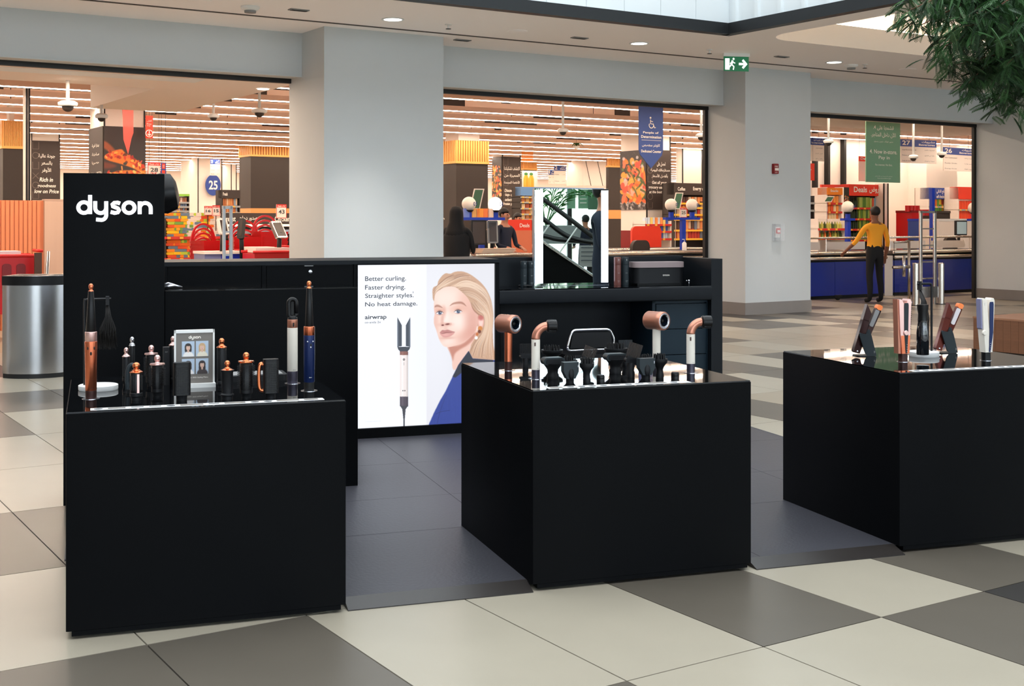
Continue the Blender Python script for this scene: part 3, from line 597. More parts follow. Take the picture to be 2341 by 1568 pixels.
# blazer
bm = P.poly(L1([(1046, 815), (1005, 870), (958, 935), (905, 1040), (845, 1165), (795, 1250), (745, 1350), (698, 1455), (690, 1500), (1400, 1500), (1400, 900), (1262, 895), (1080, 880)]), (48, 66, 148), .0015, smooth=False)
P.poly(L1([(1046, 815), (1005, 870), (958, 935), (905, 1040), (930, 1048), (985, 1005), (1100, 960), (1262, 930), (1262, 895), (1080, 882)]), (38, 42, 56), .0015, smooth=False)
rr = random.Random(9)
for k in range(260):
    x = rr.uniform(720, 1300); y = rr.uniform(1060, 1400); P.line(L1([(x, y), (x+rr.uniform(-4, 4), y+rr.uniform(40, 110))]), .0014, rr.choice([(40, 52, 120), (62, 84, 172), (54, 72, 156)]), .35, .9, False, clip=bm)
P.line(L1([(760, 1365), (810, 1345), (880, 1335)]), .003, (30, 38, 92), .9); P.line(L1([(850, 1200), (800, 1330), (770, 1450)]), .004, (34, 44, 104), .6)
# the styling tool
def col(x, w, y0, y1, c, c2_=None): # vertical bar with cylindrical shading
    P.poly(L1([(x-w/2, y0), (x+w/2, y0), (x+w/2, y1), (x-w/2, y1)]), c, .0006, smooth=False)
    P.poly(L1([(x-w*.3, y0), (x-w*.08, y0), (x-w*.08, y1), (x-w*.3, y1)]), c2_ or tuple(min(255, k+26) for k in c), .003, .7, False)
    P.poly(L1([(x+w*.36, y0), (x+w/2, y0), (x+w/2, y1), (x+w*.36, y1)]), tuple(k*.7 for k in c), .003, .6, False)
col(479, 72, 845, 1216, (236, 226, 224), (250, 246, 246)); col(479, 72, 818, 850, (136, 92, 84)); col(479, 72, 1214, 1300, (84, 76, 88))
P.poly(L1([(421, 778), (534, 778), (528, 800), (510, 818), (444, 818), (428, 800)]), (62, 66, 76), .0008, smooth=False)
P.poly(L1([(421, 518), (461, 590), (461, 772), (421, 778)]), (66, 72, 84), .0006, smooth=False); P.poly(L1([(534, 518), (495, 590), (495, 772), (534, 778)]), (66, 72, 84), .0006, smooth=False)
P.poly(L1([(421, 540), (432, 560), (432, 775), (421, 778)]), (110, 118, 132), .001, .8, False); P.poly(L1([(534, 540), (524, 560), (524, 775), (534, 778)]), (104, 112, 126), .001, .8, False)
P.poly(L1([(445, 1295), (514, 1295), (494, 1325), (486, 1420), (486, 1475), (474, 1475), (474, 1420), (464, 1325)]), (70, 72, 80), .0008, smooth=False)
for (x, y, r) in ((479, 889, 9), (479, 889, 4), (470, 1162, 5), (487, 1162, 5)): q = c1(x, y); P.ell(q[0], q[1], r/3.826*(x1-x0)/313, r/3.826*(x1-x0)/313, (70, 66, 70) if r != 4 else (200, 196, 196), .3, 1)
P.line(L1([(479, 915), (479, 938)]), .003, (150, 146, 150))
me = P.mesh('picture', vmat('light_box_print', 1.03)); o = obj('picture', me, LB); o.location = (-1.822, .026, 0)
mb = MB()
def tx(s, X0, Y0, X1, Y1, b=0, f=c1): a = f(X0, Y1); c = f(X1, Y0); mb.text(s, a[0]-1.822, a[1], c[0]-1.822, c[1], .0235, b)
tx('Better curling.', 138, 156, 496, 215, .006); tx('Faster drying.', 138, 232, 490, 290, .006); tx('Straighter styles.', 138, 304, 563, 363, .006); tx('No heat damage.', 138, 378, 596, 436, .006)
tx('airwrap', 136, 497, 325, 548, .016); tx('co-anda 2x', 136, 551, 276, 573, 0)
mb.text('1', c1(557, 0)[0]-1.822, c1(0, 318)[1], c1(561, 0)[0]-1.822, c1(0, 303)[1], .0235); tx('Co-anda airflow styling, lab tested', 136, 1426, 274, 1436)
mb.build('lettering', M['ink'], LB)

# vanity unit with shelf, drawers and lit mirror
t = bthing('vanity_unit', 'black vanity unit with a shelf, knee space and three drawers', 'cabinet', 2.856, JB)
JD = .48
box_obj('side_panel', M['black2'], t, 1.70, 1.795, 0, JD+.06, .031, 1.25)
box_obj('back_panel', M['black2'], t, 0, 1.70, JD, JD+.06, .031, 1.262); 
MB().rbox(.0, 1.70, -.012, JD, .937, 1.039, .012, 'x', 3).build('shelf', M['black2'], t, 40); box_obj('glass_top', M['gloss'], t, .004, 1.698, -.006, JD-.002, 1.039, 1.045)
box_obj('left_panel', M['black'], t, 0, .03, .05, JD, 0, .937)
mb = MB().box(1.235, 1.26, .06, .1, 0, .937).box(1.235, 1.70, .06, .1, .915, .937).box(1.69, 1.70, .06, .1, 0, .915).box(1.24, 1.70, .1, JD-.01, 0, .93)
mb.build('drawer_case', M['blue_black'], t)
for z0_, z1_ in ((.722, .908), (.527, .716), (.332, .521), (.137, .326)):
    box_obj('drawer', M['blue_black'], t, 1.266, 1.686, .056, .098, z0_, z1_)
SH = 1.045
t = bthing('vanity_mirror', 'tall rectangular mirror with two vertical light strips', 'mirror', 3.30, 4.03, SH)
a = PB(1222, 430, 4.03); b = PB(1392, 650, 4.03); a2 = PB(1392, 432, 4.03); X0, X1, Z1 = a[0]-3.30, b[0]-3.30, a2[1]-SH
MB().box(X0, X1, .012, .05, .0, Z1).box(X0-.002, X1+.002, .006, .1, 0, .01).build('housing', mat('grey_mirror_case', (120, 124, 132), .35, .5), t)
box_obj('glass', M['mirror'], t, X0+.002, X1-.002, .004, .012, .002, Z1-.002)
w = PB(1241, 600, 4.03)[0]-PB(1223.5, 600, 4.03)[0]
box_obj('light_strip', M['ledwhite'], t, X0+.006, X0+.006+w, .001, .004, .02, Z1-.012); box_obj('light_strip', M['ledwhite'], t, X1-.006-w*.9, X1-.006, .001, .004, .02, Z1-.012)
# bottles and case on the shelf
def hbottle(u0, u1, j, vt, m, lb):
    a = PB(u0, vt, j); b = PB(u1, vt, j); r = (b[0]-a[0])/2; h = a[1]-SH
    t = thing('hair_care_bottle', lb, 'bottle', BF((a[0]+b[0])/2, j, SH), AB)
    MB().lathe([(r*.96, 0), (r, .004), (r, h*.72), (r*.99, h*.721)], 20).build('body', m, t, 40); MB().lathe([(r*.985, h*.725), (r, h*.73), (r, h-.003), (r*.96, h)], 20).build('cap', m, t, 40)
    c = MB().text('dyson', -r*.3, h*.42, r*.3, h*.45, -r-.0005).text('CREAM', -r*.4, h*.15, r*.4, h*.165, -r-.0005).text('OIL', -r*.3, h*.11, r*.3, h*.125, -r-.0005).text('1', -r*.08, h*.88, r*.08, h*.94, -r-.0005).build('lettering', M['smoke'], t)
hbottle(1190, 1205, 3.985, 597, M['slate'], 'dark bottle farthest left on the vanity shelf'); hbottle(1206, 1221, 3.985, 597, M['slate'], 'dark bottle touching the left side of the lit mirror')
hbottle(1404, 1419, 3.985, 588, M['tube_brown'], 'reddish brown bottle just right of the lit mirror'); hbottle(1422, 1437, 3.985, 588, M['slate'], 'dark bottle between the brown bottle and the black case')
for u, v, lb in ((1194, 655, 'small black clip left on the shelf front'), (1206, 656, 'thin black cable end lying by the mirror foot')):
    p = PZ(u, v, SH); MB().tube([(-.03, 0, .006), (0, .004, .012), (.035, -.004, .005)], .006, 6).build('clip', M['plastic'], None, 180, loc=(p.x, p.y, SH), rz=AB, label=lb, cat='clip')
a = PB(1448, 655, 3.95); b = PB(1564, 655, 3.95); c = PB(1500, 612, 3.95)[1]-SH; L = b[0]-a[0]
t = thing('storage_case', 'black oval storage case with a mauve lid on the shelf', 'case', BF(a[0]+L/2, 3.98, SH), AB)
MB().rbox(-L/2+.008, L/2-.008, -.06, .09, .012, c, .05, 'z', 6).build('body', M['soft'], t, 40); MB().rbox(-L/2, L/2, -.07, .1, c+.003, c+.045, .06, 'z', 6).build('lid', M['mauve'], t, 40)
box_obj('foot', M['deep'], t, -L/2+.03, L/2-.03, -.04, .08, 0, .012); MB().text('DYSON', .02, c*.52, .075, c*.6, -.0605, .02).build('lettering', M['inkw'], t)
p = PZ(1575, 652, SH); t = thing('key_ring', 'tiny key with a metal ring at the right end of the shelf', 'key', (p.x, p.y, SH), AB)
MB().tube([(0, 0, .0), (0, 0, .03)], .003, 6).build('key', M['silver'], t, 180); MB().ball((0, 0, .035), .009, 10, 6).build('bead', M['silver'], t, 180); MB().ball((-.02, 0, .035), .005, 8, 5).build('ring', M['silver'], t, 180)
# chrome framed stool in the knee space
t = bthing('bar_stool', 'black stool with a chrome framed low back under the shelf', 'stool', 3.43, 3.33, PZ0)
y = 0; a = PB(1275, 803, 3.3); b = PB(1381, 755, 3.3); W_ = (b[0]-a[0])/2; zt = b[1]-PZ0; zb = a[1]-PZ0
fr = [(-W_, y, zb+.025), (-W_*.93, y, zb+.07), (-W_*.86, y, zt-.03), (-W_*.74, y, zt), (-W_*.4, y, zt+.004), (W_*.4, y, zt+.004), (W_*.78, y, zt), (W_*.92, y, zt-.03), (W_, y, zb+.07), (W_*.97, y, zb+.025), (W_*.88, y, zb), (W_*.4, y, zb), (-W_*.4, y, zb), (-W_*.93, y, zb), (-W_, y, zb+.025)]
MB().tube(spl(fr, 4), .009, 8).build('chrome_frame', M['chrome'], t, 180)
MB().prism([(-W_*.92, zb+.015), (W_*.92, zb+.015), (W_*.84, zt-.015), (-W_*.8, zt-.015)], -.012, .012, 'y').build('backrest', M['plastic'], t)
MB().lathe([(.02, .1), (.02, zb+.0), ], 14).build('post', M['chrome'], t, 40); MB().rbox(-.19, .19, -.05, .33, zb-.08, zb-.03, .08, 'z', 5).build('seat', M['plastic'], t, 40)
MB().lathe([(.21, 0), (.21, .012), (.05, .03), (.025, .1)], 28).build('base', M['chrome'], t, 40); MB().tube([(.02, 0, zb-.09), (.1, -.02, zb-.12), (.12, -.02, zb-.2)], .006, 6).build('lever', M['chrome'], t, 180)
# ================================================================== THINGS ON THE LEFT TABLE
def X4(X): return 130+X/3.344
def Y4(Y): return 620+Y/3.344
def put(name, lb, cat, u, v, z=H, rz=AB, group=None):
    p = PZ(u, v, z); t = thing(name, lb, cat, (p.x, p.y, z), rz, group); return t, p.y/F      # metres per picture pixel there
def knob(mb, r, z, k=1):    # round gripping tip of the attachments
    return mb.lathe([(r*1.0, z), (r*.98, z+.003*k), (r*.66, z+.005*k), (r*.62, z+.010*k), (r*.86, z+.013*k), (r*.88, z+.022*k), (r*.74, z+.028*k), (r*.4, z+.032*k), (r*.05, z+.033*k)], 20)
def styler(lb, u, vb, k, seg, btn=None, plate=True):
    t, s = put('hair_styler', lb, 'hair styler', u, vb)
    if plate: MB().lathe([(.034, 0), (.034, .0015)], 24).build('table_socket', M['silver'], t, 40)
    for nm, m, z0_, z1_, r0, r1 in seg:
        mb = MB().lathe([(r0*s*.97, z0_*s), (r0*s, z0_*s+.001), (r1*s, z1_*s-.001), (r1*s*.95, z1_*s)], 28)
        if nm == 'filter':
            for q in range(9): mb.lathe([(r0*s*1.012, (z0_+(z1_-z0_)*(q+.3)/9)*s), (r0*s*1.012, (z0_+(z1_-z0_)*(q+.6)/9)*s)], 28)
        mb.build(nm, m, t, 40)
    return t, s
# copper styler, far left
t, s = styler('copper hair styler with a long black barrel at the left end of the table', 208, 911, 1,
    [('filter', M['brown'], 0, 19, 12.2, 12.4), ('handle', M['copper'], 19, 131, 12.6, 14), ('collar', M['pink'], 131, 153, 13.4, 13.4), ('barrel', M['plastic'], 153, 245, 11.5, 6.2)])
knob(MB(), 6*s, 245*s, .95).build('tip', M['copper'], t, 60)
for x, z in ((-6, 116), (6.5, 116), (0, 104)):
    mb = MB(); mb.T = Matrix.Translation((x*s, -(13.2)*s*(1 if x == 0 else .86), z*s)); mb.ball((0, 0, 0), 3*s, 10, 6, .8, .5, 1.5); mb.build('button', M['deep'], t, 180)
MB().text('dyson', -2*s, 24*s, 6*s, 27*s, -12.9*s).build('lettering', M['brown'], t)
# hair tress on its stand behind it
def tress_stand(lb, u, v, ur, arm, flip, hgt, R, dy=0, dx=0):
    t, s = put('tress_stand', lb, 'hair stand', u, v)
    MB().lathe([(R*s*.97, 0), (R*s, .003), (R*s, 11*s), (R*s*.96, 12*s)], 40).build('base', M['white'], t, 40)
    x0_ = ur*s; z1_ = hgt*s; d = arm*s
    MB().tube(spl([(x0_, 0, 11*s), (x0_, 0, z1_*.5), (x0_, 0, z1_-9*s), (x0_+d*.08, 0, z1_-1*s), (x0_+d*.25, 0, z1_), (x0_+d, 0, z1_)], 5), 2.6*s, 8).build('bent_rod', M['plastic'], t, 180)
    xc = x0_+d*.86; box_obj('clamp', M['soft'], t, xc-4*s*abs(arm)/60, xc+4*s*abs(arm)/60, -.012, .012, z1_-14*s, z1_+6*s)
    rr = random.Random(int(u)); mb = MB()
    for k in range(230):
        a = rr.uniform(-1, 1); b = rr.uniform(-1, 1); l = rr.uniform(.75, 1.0); w = 15*s*flip
        mb.tube([(xc+a*.005, b*.004, z1_-12*s), (xc+a*.012+.003, b*.008+dy*.7, z1_-40*s), (xc+dx*.6+a*w*.9+rr.uniform(-.004, .004), b*.016+dy, z1_-(12+70*l)*s), (xc+dx+a*w*1.05+rr.uniform(-.008, .008), b*.015+dy, z1_-(12+105*l)*s)], .0013, 3)
    o = mb.build('hair_tress', M['tress'], t, 180); o['kind'] = 'stuff'
    return t, s
tress_stand('round white stand with a bent black rod holding a black hair tress, left table', X4(317), Y4(905), -30, 58, 1.25, 207, 43.5)
# white framed menu card
t, s = put('menu_holder', 'white framed card holder with four small portraits and the wordmark', 'card holder', X4(1052), Y4(885))
w_ = 45*s; h_ = 131*s
box_obj('foot', M['white'], t, -w_-.002, w_+.002, -.03, .035, 0, 9*s)
mb = MB().box(-w_, -w_+4*s, -.004, .012, 9*s, h_).box(w_-4*s, w_, -.004, .012, 9*s, h_).box(-w_, w_, -.004, .012, h_-7*s, h_); mb.build('frame', M['white'], t)
box_obj('card', M['cardgrey'], t, -w_+4*s, w_-4*s, 0, .006, 9*s, h_-7*s)
mb = MB(); wordmark(mb, -13*s, h_-20*s, 27*s, -.0025, -.0008); mb.text('Winter 2025 Styling Menu', -20*s, 20*s, 30*s, 23.5*s, -.002).build('lettering', M['inkw'], t)
hc = [((40, 30, 28), .55, (235, 230, 226)), ((196, 160, 120), .8, (226, 216, 196)), ((44, 32, 28), .8, (228, 222, 220)), ((48, 36, 34), 1.0, (60, 50, 50))]
for q, (hcol, ln, top) in enumerate(hc):
    px, pz = (-28*s+(q % 2)*31*s, 70*s-(q//2)*40*s); Pw, Ph = 28*s, 35*s
    Q = Paint(px, pz, px+Pw, pz+Ph, 44, 54, (174, 190, 208)); cx_, cz_ = px+Pw*.5, pz+Ph*.62
    Q.ell(cx_, cz_-Ph*(.1+.12*ln), Pw*.27, Ph*(.22+.16*ln), hcol, .1); Q.poly([(px+Pw*.12, pz), (px+Pw*.25, pz+Ph*.27), (cx_, pz+Ph*.33), (px+Pw*.78, pz+Ph*.27), (px+Pw*.92, pz)], top, .0008)
    Q.ell(cx_, cz_, Pw*.27, Ph*.24, hcol, .12); Q.ell(cx_, cz_-Ph*.04, Pw*.16, Ph*.19, (222, 182, 162), .12); Q.ell(cx_, pz+Ph*.36, Pw*.07, Ph*.1, (214, 172, 152), .2); Q.ell(cx_, cz_+Ph*.15, Pw*.2, Ph*.09, hcol, .2)
    for e in (-1, 1): Q.ell(cx_+e*Pw*.06, cz_-Ph*.02, Pw*.022, Ph*.014, (50, 36, 34), .4)
    Q.ell(cx_, cz_-Ph*.14, Pw*.05, Ph*.015, (170, 90, 84), .4)
    obj('portrait_print', Q.mesh('portrait_print', vmat('card_print')), t).location = (0, -.0012, 0)
# loose attachments; heights are given in picture pixels at the thing's own depth
def barrel(lb, X, Yb, Yt, w, tip, cap=None, stripe=False, group=None, slim=False):
    t, s = put('curling_barrel', lb, 'attachment', X4(X), Y4(Yb)); h = (Yb-Yt)/3.344*s; r = w/3.344/2*s
    MB().lathe([(r*.72, 0), (r*.75, .012), (r*.95, .016), (r*.97, .028), (r*.9, .03)], 24).build('base_ring', M['soft'], t, 40)
    mb = MB()
    mb.lathe([(r*.9, .03), (r*.92, .032), (r*.9, h-.002), (r*.86, h)], 28)
    for k in range(18): a = 2*pi*k/18; mb.box(r*.9*cos(a)-.0008, r*.9*cos(a)+.0008, r*.9*sin(a)-.0008, r*.9*sin(a)+.0008, .04, h-.01)
    mb.build('barrel', M['plastic'], t, 40)
    if stripe: box_obj('metal_stripe', M['pink'], t, .002, r*.42, -r*.96, -r*.8, .03, h-.004)
    MB().lathe([(r*.86, h), (r*1.0, h+.001), (r*1.0, h+.004), (r*.6, h+.009), (r*.3, h+.012)], 24).build('cap', cap or tip, t, 50); knob(MB(), r*.62 if not slim else r*.8, h+.008, 1).build('tip', tip, t, 60); return t
def roundbrush(lb, X, Yb, Yt, w, tip):
    t, s = put('round_brush', lb, 'attachment', X4(X), Y4(Yb)); h = (Yb-Yt)/3.344*s; r = w/3.344/2*s
    MB().lathe([(r*.55, 0), (r*.58, .014), (r*.75, .02), (r*.75, .032)], 24).build('base_ring', M['soft'], t, 40)
    MB().lathe([(r*.72, .032), (r*.75, .04), (r*.75, h-.006), (r*.7, h-.004)], 24).build('barrel', M['plastic'], t, 40)
    mb = MB()
    for k in range(16):
        a = 2*pi*k/16
        for q in range(12):
            z = .045+(h-.06)*(q+(k % 2)*.5)/12; mb.tube([(r*.74*cos(a), r*.74*sin(a), z), (r*1.05*cos(a), r*1.05*sin(a), z)], .0009, 4)
    o = mb.build('bristles', M['soft'], t); o['kind'] = 'stuff'
    MB().lathe([(r*.9, h-.006), (r*.92, h-.004), (r*.9, h), (r*.3, h+.002)], 28).build('disc', tip, t, 40); knob(MB(), r*.42, h-.002, 1.1).build('tip', tip, t, 60)
def paddle(lb, X, Yb, Yt, w, side=None):
    t, s = put('flat_brush', lb, 'attachment', X4(X), Y4(Yb)); h = (Yb-Yt)/3.344*s; r = w/3.344/2*s
    MB().lathe([(r*.6, 0), (r*.62, .016), (r*.7, .02)], 24).build('base_ring', M['soft'], t, 40)
    mb = MB(); mb.rbox(-r, r, -.018, .018, .02, h-.008, .014, 'z', 4)
    mb.build('body', M['plastic'], t, 40); MB().rbox(-r*.98, r*.98, -.02, .02, h-.008, h, .014, 'z', 4).build('top_cap', M['soft'], t, 40)
    mb = MB()
    for a in range(9):
        for q in range(16): x = -r*.8+a*r*.2; z = .03+(h-.05)*q/15; mb.tube([(x, -.018, z), (x, -.027, z)], .0008, 3)
    o = mb.build('bristles', M['soft'], t); o['kind'] = 'stuff'
    if side:
        MB().tube(spl([(-r*.9, 0, .03), (-r*1.35, 0, .035), (-r*1.5, 0, .06), (-r*1.5, 0, h*.72), (-r*1.3, 0, h*.88), (-r*.9, 0, h*.86)], 5), .0075, 8).build('side_loop', side, t, 180)
barrel('slim black curling barrel with a silver tip, back left of the attachments', 575, 850, 572, 46, M['silver'], slim=True)
barrel('black curling barrel with a pink tip half hidden at the far left of the attachments', 530, 870, 655, 60, M['pink'])
t_ = barrel('thick black curling barrel with a copper tip and a pink metal stripe, front left', 607, 985, 775, 100, M['copper2'], stripe=True)
t, s = put('loop_attachment', 'charcoal loop shaped dryer attachment behind the striped barrel', 'attachment', X4(572), Y4(930))
MB().tube(spl([(-9*s, 0, .01), (-10*s, 0, .06), (-7*s, 0, .1), (1*s, 0, .115), (9*s, 0, .1), (11*s, 0, .06), (11*s, 0, .01)], 5), .009, 10).build('loop', M['slate'], t, 180); MB().lathe([(.022, 0), (.022, .016)], 20).build('base_ring', M['soft'], t, 40)
roundbrush('black round brush with a pink disc and tip, behind its twin', 722, 880, 625, 110, M['pink'])
roundbrush('black round brush with a pink disc and tip, nearest of the pink tipped pair', 768, 958, 704, 122, M['pink'])
barrel('black curling barrel with a pale pink tip hidden behind the menu card', 888, 862, 568, 62, M['pink'])
barrel('black curling barrel with a copper tip at the left edge of the menu card', 928, 880, 592, 74, M['copper2'])
paddle('flat topped black brush in front of the menu card', 955, 985, 696, 130)
barrel('tall black curling barrel with a copper cap right of the menu card', 1260, 890, 585, 78, M['copper2'])
t, s = put('curling_barrel', 'short black barrel with wide flanges and a copper tip, right of the menu card', 'attachment', X4(1303), Y4(978)); r = 13*s
MB().lathe([(r*.95, 0), (r*.98, .012), (r*1.15, .016), (r*1.15, .02), (r*.95, .024), (r, .105), (r*1.2, .112), (r*1.2, .116)], 28).build('barrel', M['soft'], t, 40)
MB().lathe([(r*1.05, .116), (r*.7, .12), (r*.3, .124)], 24).build('cap', M['copper2'], t, 40); knob(MB(), r*.55, .12, 1.0).build('tip', M['copper2'], t, 60)
roundbrush('black round brush with a copper disc and tip', 1447, 968, 684, 130, M['copper2'])
paddle('flat topped black brush with a copper side loop, right end of the attachments', 1635, 968, 670, 118, M['copper2'])
t, s = put('slim_box', 'thin black box standing behind the curling barrels', 'box', X4(836), Y4(866)); box_obj('carton', M['soft'], t, -7*s, 7*s, -.02, .02, 0, 86*s); MB().text('dyson', -3*s, 74*s, 3*s, 77*s, -.0205).build('lettering', M['smoke'], t)
t, s = put('accessory_tray', 'low black tray with grey felt behind the brushes', 'tray', X4(1530), Y4(842)); MB().rbox(-78*s, 70*s, -.0, .17, 0, .026, .02, 'z', 4).build('tray_body', M['soft'], t, 40)
box_obj('felt_insert', M['grey'], t, -68*s, 60*s, .02, .15, .026, .029)
# white styler with loop dryer head
t, s = styler('white hair styler with a black loop dryer head at the right of the left table', X4(1801), 876, 1,
    [('filter', M['violet'], 0, 28, 11.6, 11.8), ('handle', M['cream'], 28, 127, 11.8, 11.8), ('collar', M['rose'], 127, 146, 11.6, 11.6)])
zc = 171*s; lp = []
for k in range(28): a = 2*pi*k/28; lp.append((8.5*s*cos(a), 0, zc+(12*s if sin(a) > 0 else -12*s)+9*s*sin(a)))
MB().tube(lp+[lp[0]], 5*s, 10).build('loop_head', M['plastic'], t, 180); MB().lathe([(11*s, 146*s), (11*s, 150*s), (8*s, 154*s)], 20).build('head_base', M['plastic'], t, 40); box_obj('loop_web', M['deep'], t, -7*s, 7*s, .0, .006, 156*s, 186*s)
box_obj('switch', M['deep'], t, -1*s, 2.5*s, -12*s, -11*s, 130*s, 139*s); MB().text('dyson', -.5*s, 30*s, 6*s, 33*s, -11.9*s).build('lettering', M['ink'], t)
# navy styler with tapered barrel
t, s = styler('navy blue hair styler with a copper collar and long tapered black barrel', X4(1928), 893, 1,
    [('filter', M['deep'], 0, 20, 11.4, 11.6), ('handle', M['navy'], 20, 127, 12, 12.6), ('collar', M['copper'], 127, 147, 12.4, 12.4), ('barrel', M['plastic'], 147, 234, 9.6, 6)])
knob(MB(), 6*s, 234*s, .95).build('tip', M['copper2'], t, 60)
for x, y, z in ((-5, 11, 113), (7, 10, 113), (2, 12.2, 100)): MB().ball((x*s, -y*s, z*s), 2*s, 10, 6, 1, .5, 1).build('button', M['silver'], t, 180)
box_obj('slider', M['deep'], t, 0, 4*s, -12.8*s, -12*s, 103*s, 108*s); MB().text('dyson', -2*s, 30*s, 4*s, 33*s, -12.3*s).build('lettering', M['inkw'], t)
MB().tube([(11.8*s, 0, 20*s), (12.8*s, 0, 80*s), (12.6*s, 0, 146*s)], .0016, 5).build('security_cable', M['silver'], t)

# ================================================================== THINGS ON THE MIDDLE TABLE
def X5(X): return 1040+X/3.4426
def Y5(Y): return 560+Y/3.4426
def dryer_round(lb, X, Yb, zh, hm, hw, fm, yaw, hv):
    t, s = put('hair_dryer', lb, 'hair dryer', X5(X), Y5(Yb), rz=AB+yaw)
    MB().lathe([(.034, 0), (.034, .0015)], 24).build('table_socket', M['silver'], t, 40)
    MB().lathe([(8.6*s, 0), (8.7*s, 20*s)], 24).build('filter', fm, t, 40); MB().lathe([(9*s, 20*s), (9.3*s, zh-12*s)], 24).build('handle', hm, t, 40)
    mb = MB(); mb.T = Matrix.Translation((0, 0, zh)) @ Matrix.Rotation(pi/2, 4, 'X'); r = 21*s
    mb.lathe([(r*.5, -r*1.25), (r*.92, -r*1.22), (r, -r*1.1), (r, r*.45), (r*1.02, r*.5), (r*1.02, r*1.0), (r*.95, r*1.12), (r*.86, r*1.13)], 36, close=False); mb.build('head', M['rose'], t, 50)
    mb = MB(); mb.T = Matrix.Translation((0, 0, zh)) @ Matrix.Rotation(pi/2, 4, 'X'); mb.lathe([(r*.86, r*1.13), (r*.66, r*1.16), (r*.58, r*1.1)], 36, close=False); mb.build('outlet_ring', M['silver'], t, 50)
    mb = MB(); mb.T = Matrix.Translation((0, 0, zh)) @ Matrix.Rotation(pi/2, 4, 'X'); mb.lathe([(r*.6, r*1.1), (r*.55, r*.5), (r*.2, r*.45)], 36, close=False); mb.lathe([(r*.6, -r*1.2), (r*.02, -r*1.26)], 30); mb.build('air_channel', mat('dark_blue_channel', (24, 34, 50), .2, .4), t, 50)
    mb = MB(); mb.T = Matrix.Translation((0, 0, zh)) @ Matrix.Rotation(pi/2, 4, 'X'); mb.lathe([(r*.22, r*.5), (r*.2, r*.9), (r*.08, r*.96)], 20); mb.build('air_core', M['plastic'], t, 50)
    return t, s
p = PZ(X5(420), Y5(985), H); s = p.y/F
dryer_round('copper hair dryer with a round ring head at the left of the middle table', 420, 985, (985-620)/3.4426*s, M['copper'], 9, M['brown'], radians(28), 0)
p = PZ(X5(1587), Y5(965), H); s = p.y/F
dryer_round('white handled hair dryer with a round copper ring head behind the nozzles', 1587, 965, (965-595)/3.4426*s, M['cream'], 9, M['violet'], radians(24), 0)
def dryer_bent(lb, X, Yb, Yh, Yt):
    t, s = put('bent_hair_dryer', lb, 'hair dryer', X5(X), Y5(Yb), rz=AB-radians(8)); q = 1/3.4426*s
    MB().lathe([(.034, 0), (.034, .0015)], 24).build('table_socket', M['silver'], t, 40); h0 = 72*q; h1 = (Yb-Yh)*q; h2_ = (Yb-Yt)*q; r = 34*q
    mb = MB().lathe([(r*.94, 0), (r*.96, h0)], 24)
    for k in range(7): mb.lathe([(r*.985, h0*(k+.2)/7), (r*.985, h0*(k+.55)/7)], 24)
    mb.build('filter', M['violet'], t, 40); MB().lathe([(r, h0), (r, h1)], 28).build('handle', M['cream'], t, 40)
    MB().tube([(r*2.7*(1-cos(radians(a_))), 0, h1+(h2_-h1-r)*sin(radians(a_))) for a_ in range(0, 91, 6)], r*.98, 24).build('bent_neck', M['rose'], t, 180)
    mb = MB(); mb.T = Matrix.Translation((r*2.5, 0, h2_-r*1.0)) @ Matrix.Rotation(pi/2+.02, 4, 'Y'); mb.lathe([(r*.95, 0), (r*1.4, r*.25), (r*1.5, r*1.2), (r*1.46, r*2.3), (r*1.2, r*2.4)], 24)
    for k in range(8): a = 2*pi*k/8; mb.box(r*1.4*cos(a)-.002, r*1.4*cos(a)+.002, r*1.4*sin(a)-.002, r*1.4*sin(a)+.002, r*.5, r*2.1)
    mb.build('nozzle', M['plastic'], t, 40); box_obj('slider', M['brown'], t, -r*.5, -r*.2, -r*1.02, -r*.8, h1-50*q, h1-22*q); MB().text('dyson', r*.1, h0+.004, r*.6, h0+.008, -r*1.002).build('lettering', M['ink'], t)
dryer_bent('white bent neck hair dryer with a black nozzle, left front of the middle table', 636, 1052, 742, 605)
dryer_bent('white bent neck hair dryer with a black nozzle, right side of the middle table', 1856, 1004, 700, 572)
def diffuser(lb, X, Yb, Yt, w, lean=0, n=26):
    t, s = put('diffuser_nozzle', lb, 'attachment', X5(X), Y5(Yb)); q = s/3.4426; h = (Yb-Yt)*q; r = w/2*q
    MB().lathe([(r*.5, 0), (r*.53, h*.12), (r*.45, h*.2), (r*.42, h*.34), (r*.62, h*.5), (r*.95, h*.62), (r, h*.7), (r, h*.78), (r*.86, h*.78), (r*.7, h*.66)], 28).build('cup', M['soft'], t, 50)
    rr = random.Random(X); 
    mb = MB()
    for k in range(n): a = k*2.4; d = r*.8*math.sqrt((k+.5)/n); mb.lathe([(.0034, h*.64), (.003, h*.93), (.0012, h*.97+.004*rr.random())], 6, d*cos(a), d*sin(a))
    o = mb.build('prongs', M['plastic'], t, 60); o['kind'] = 'stuff'
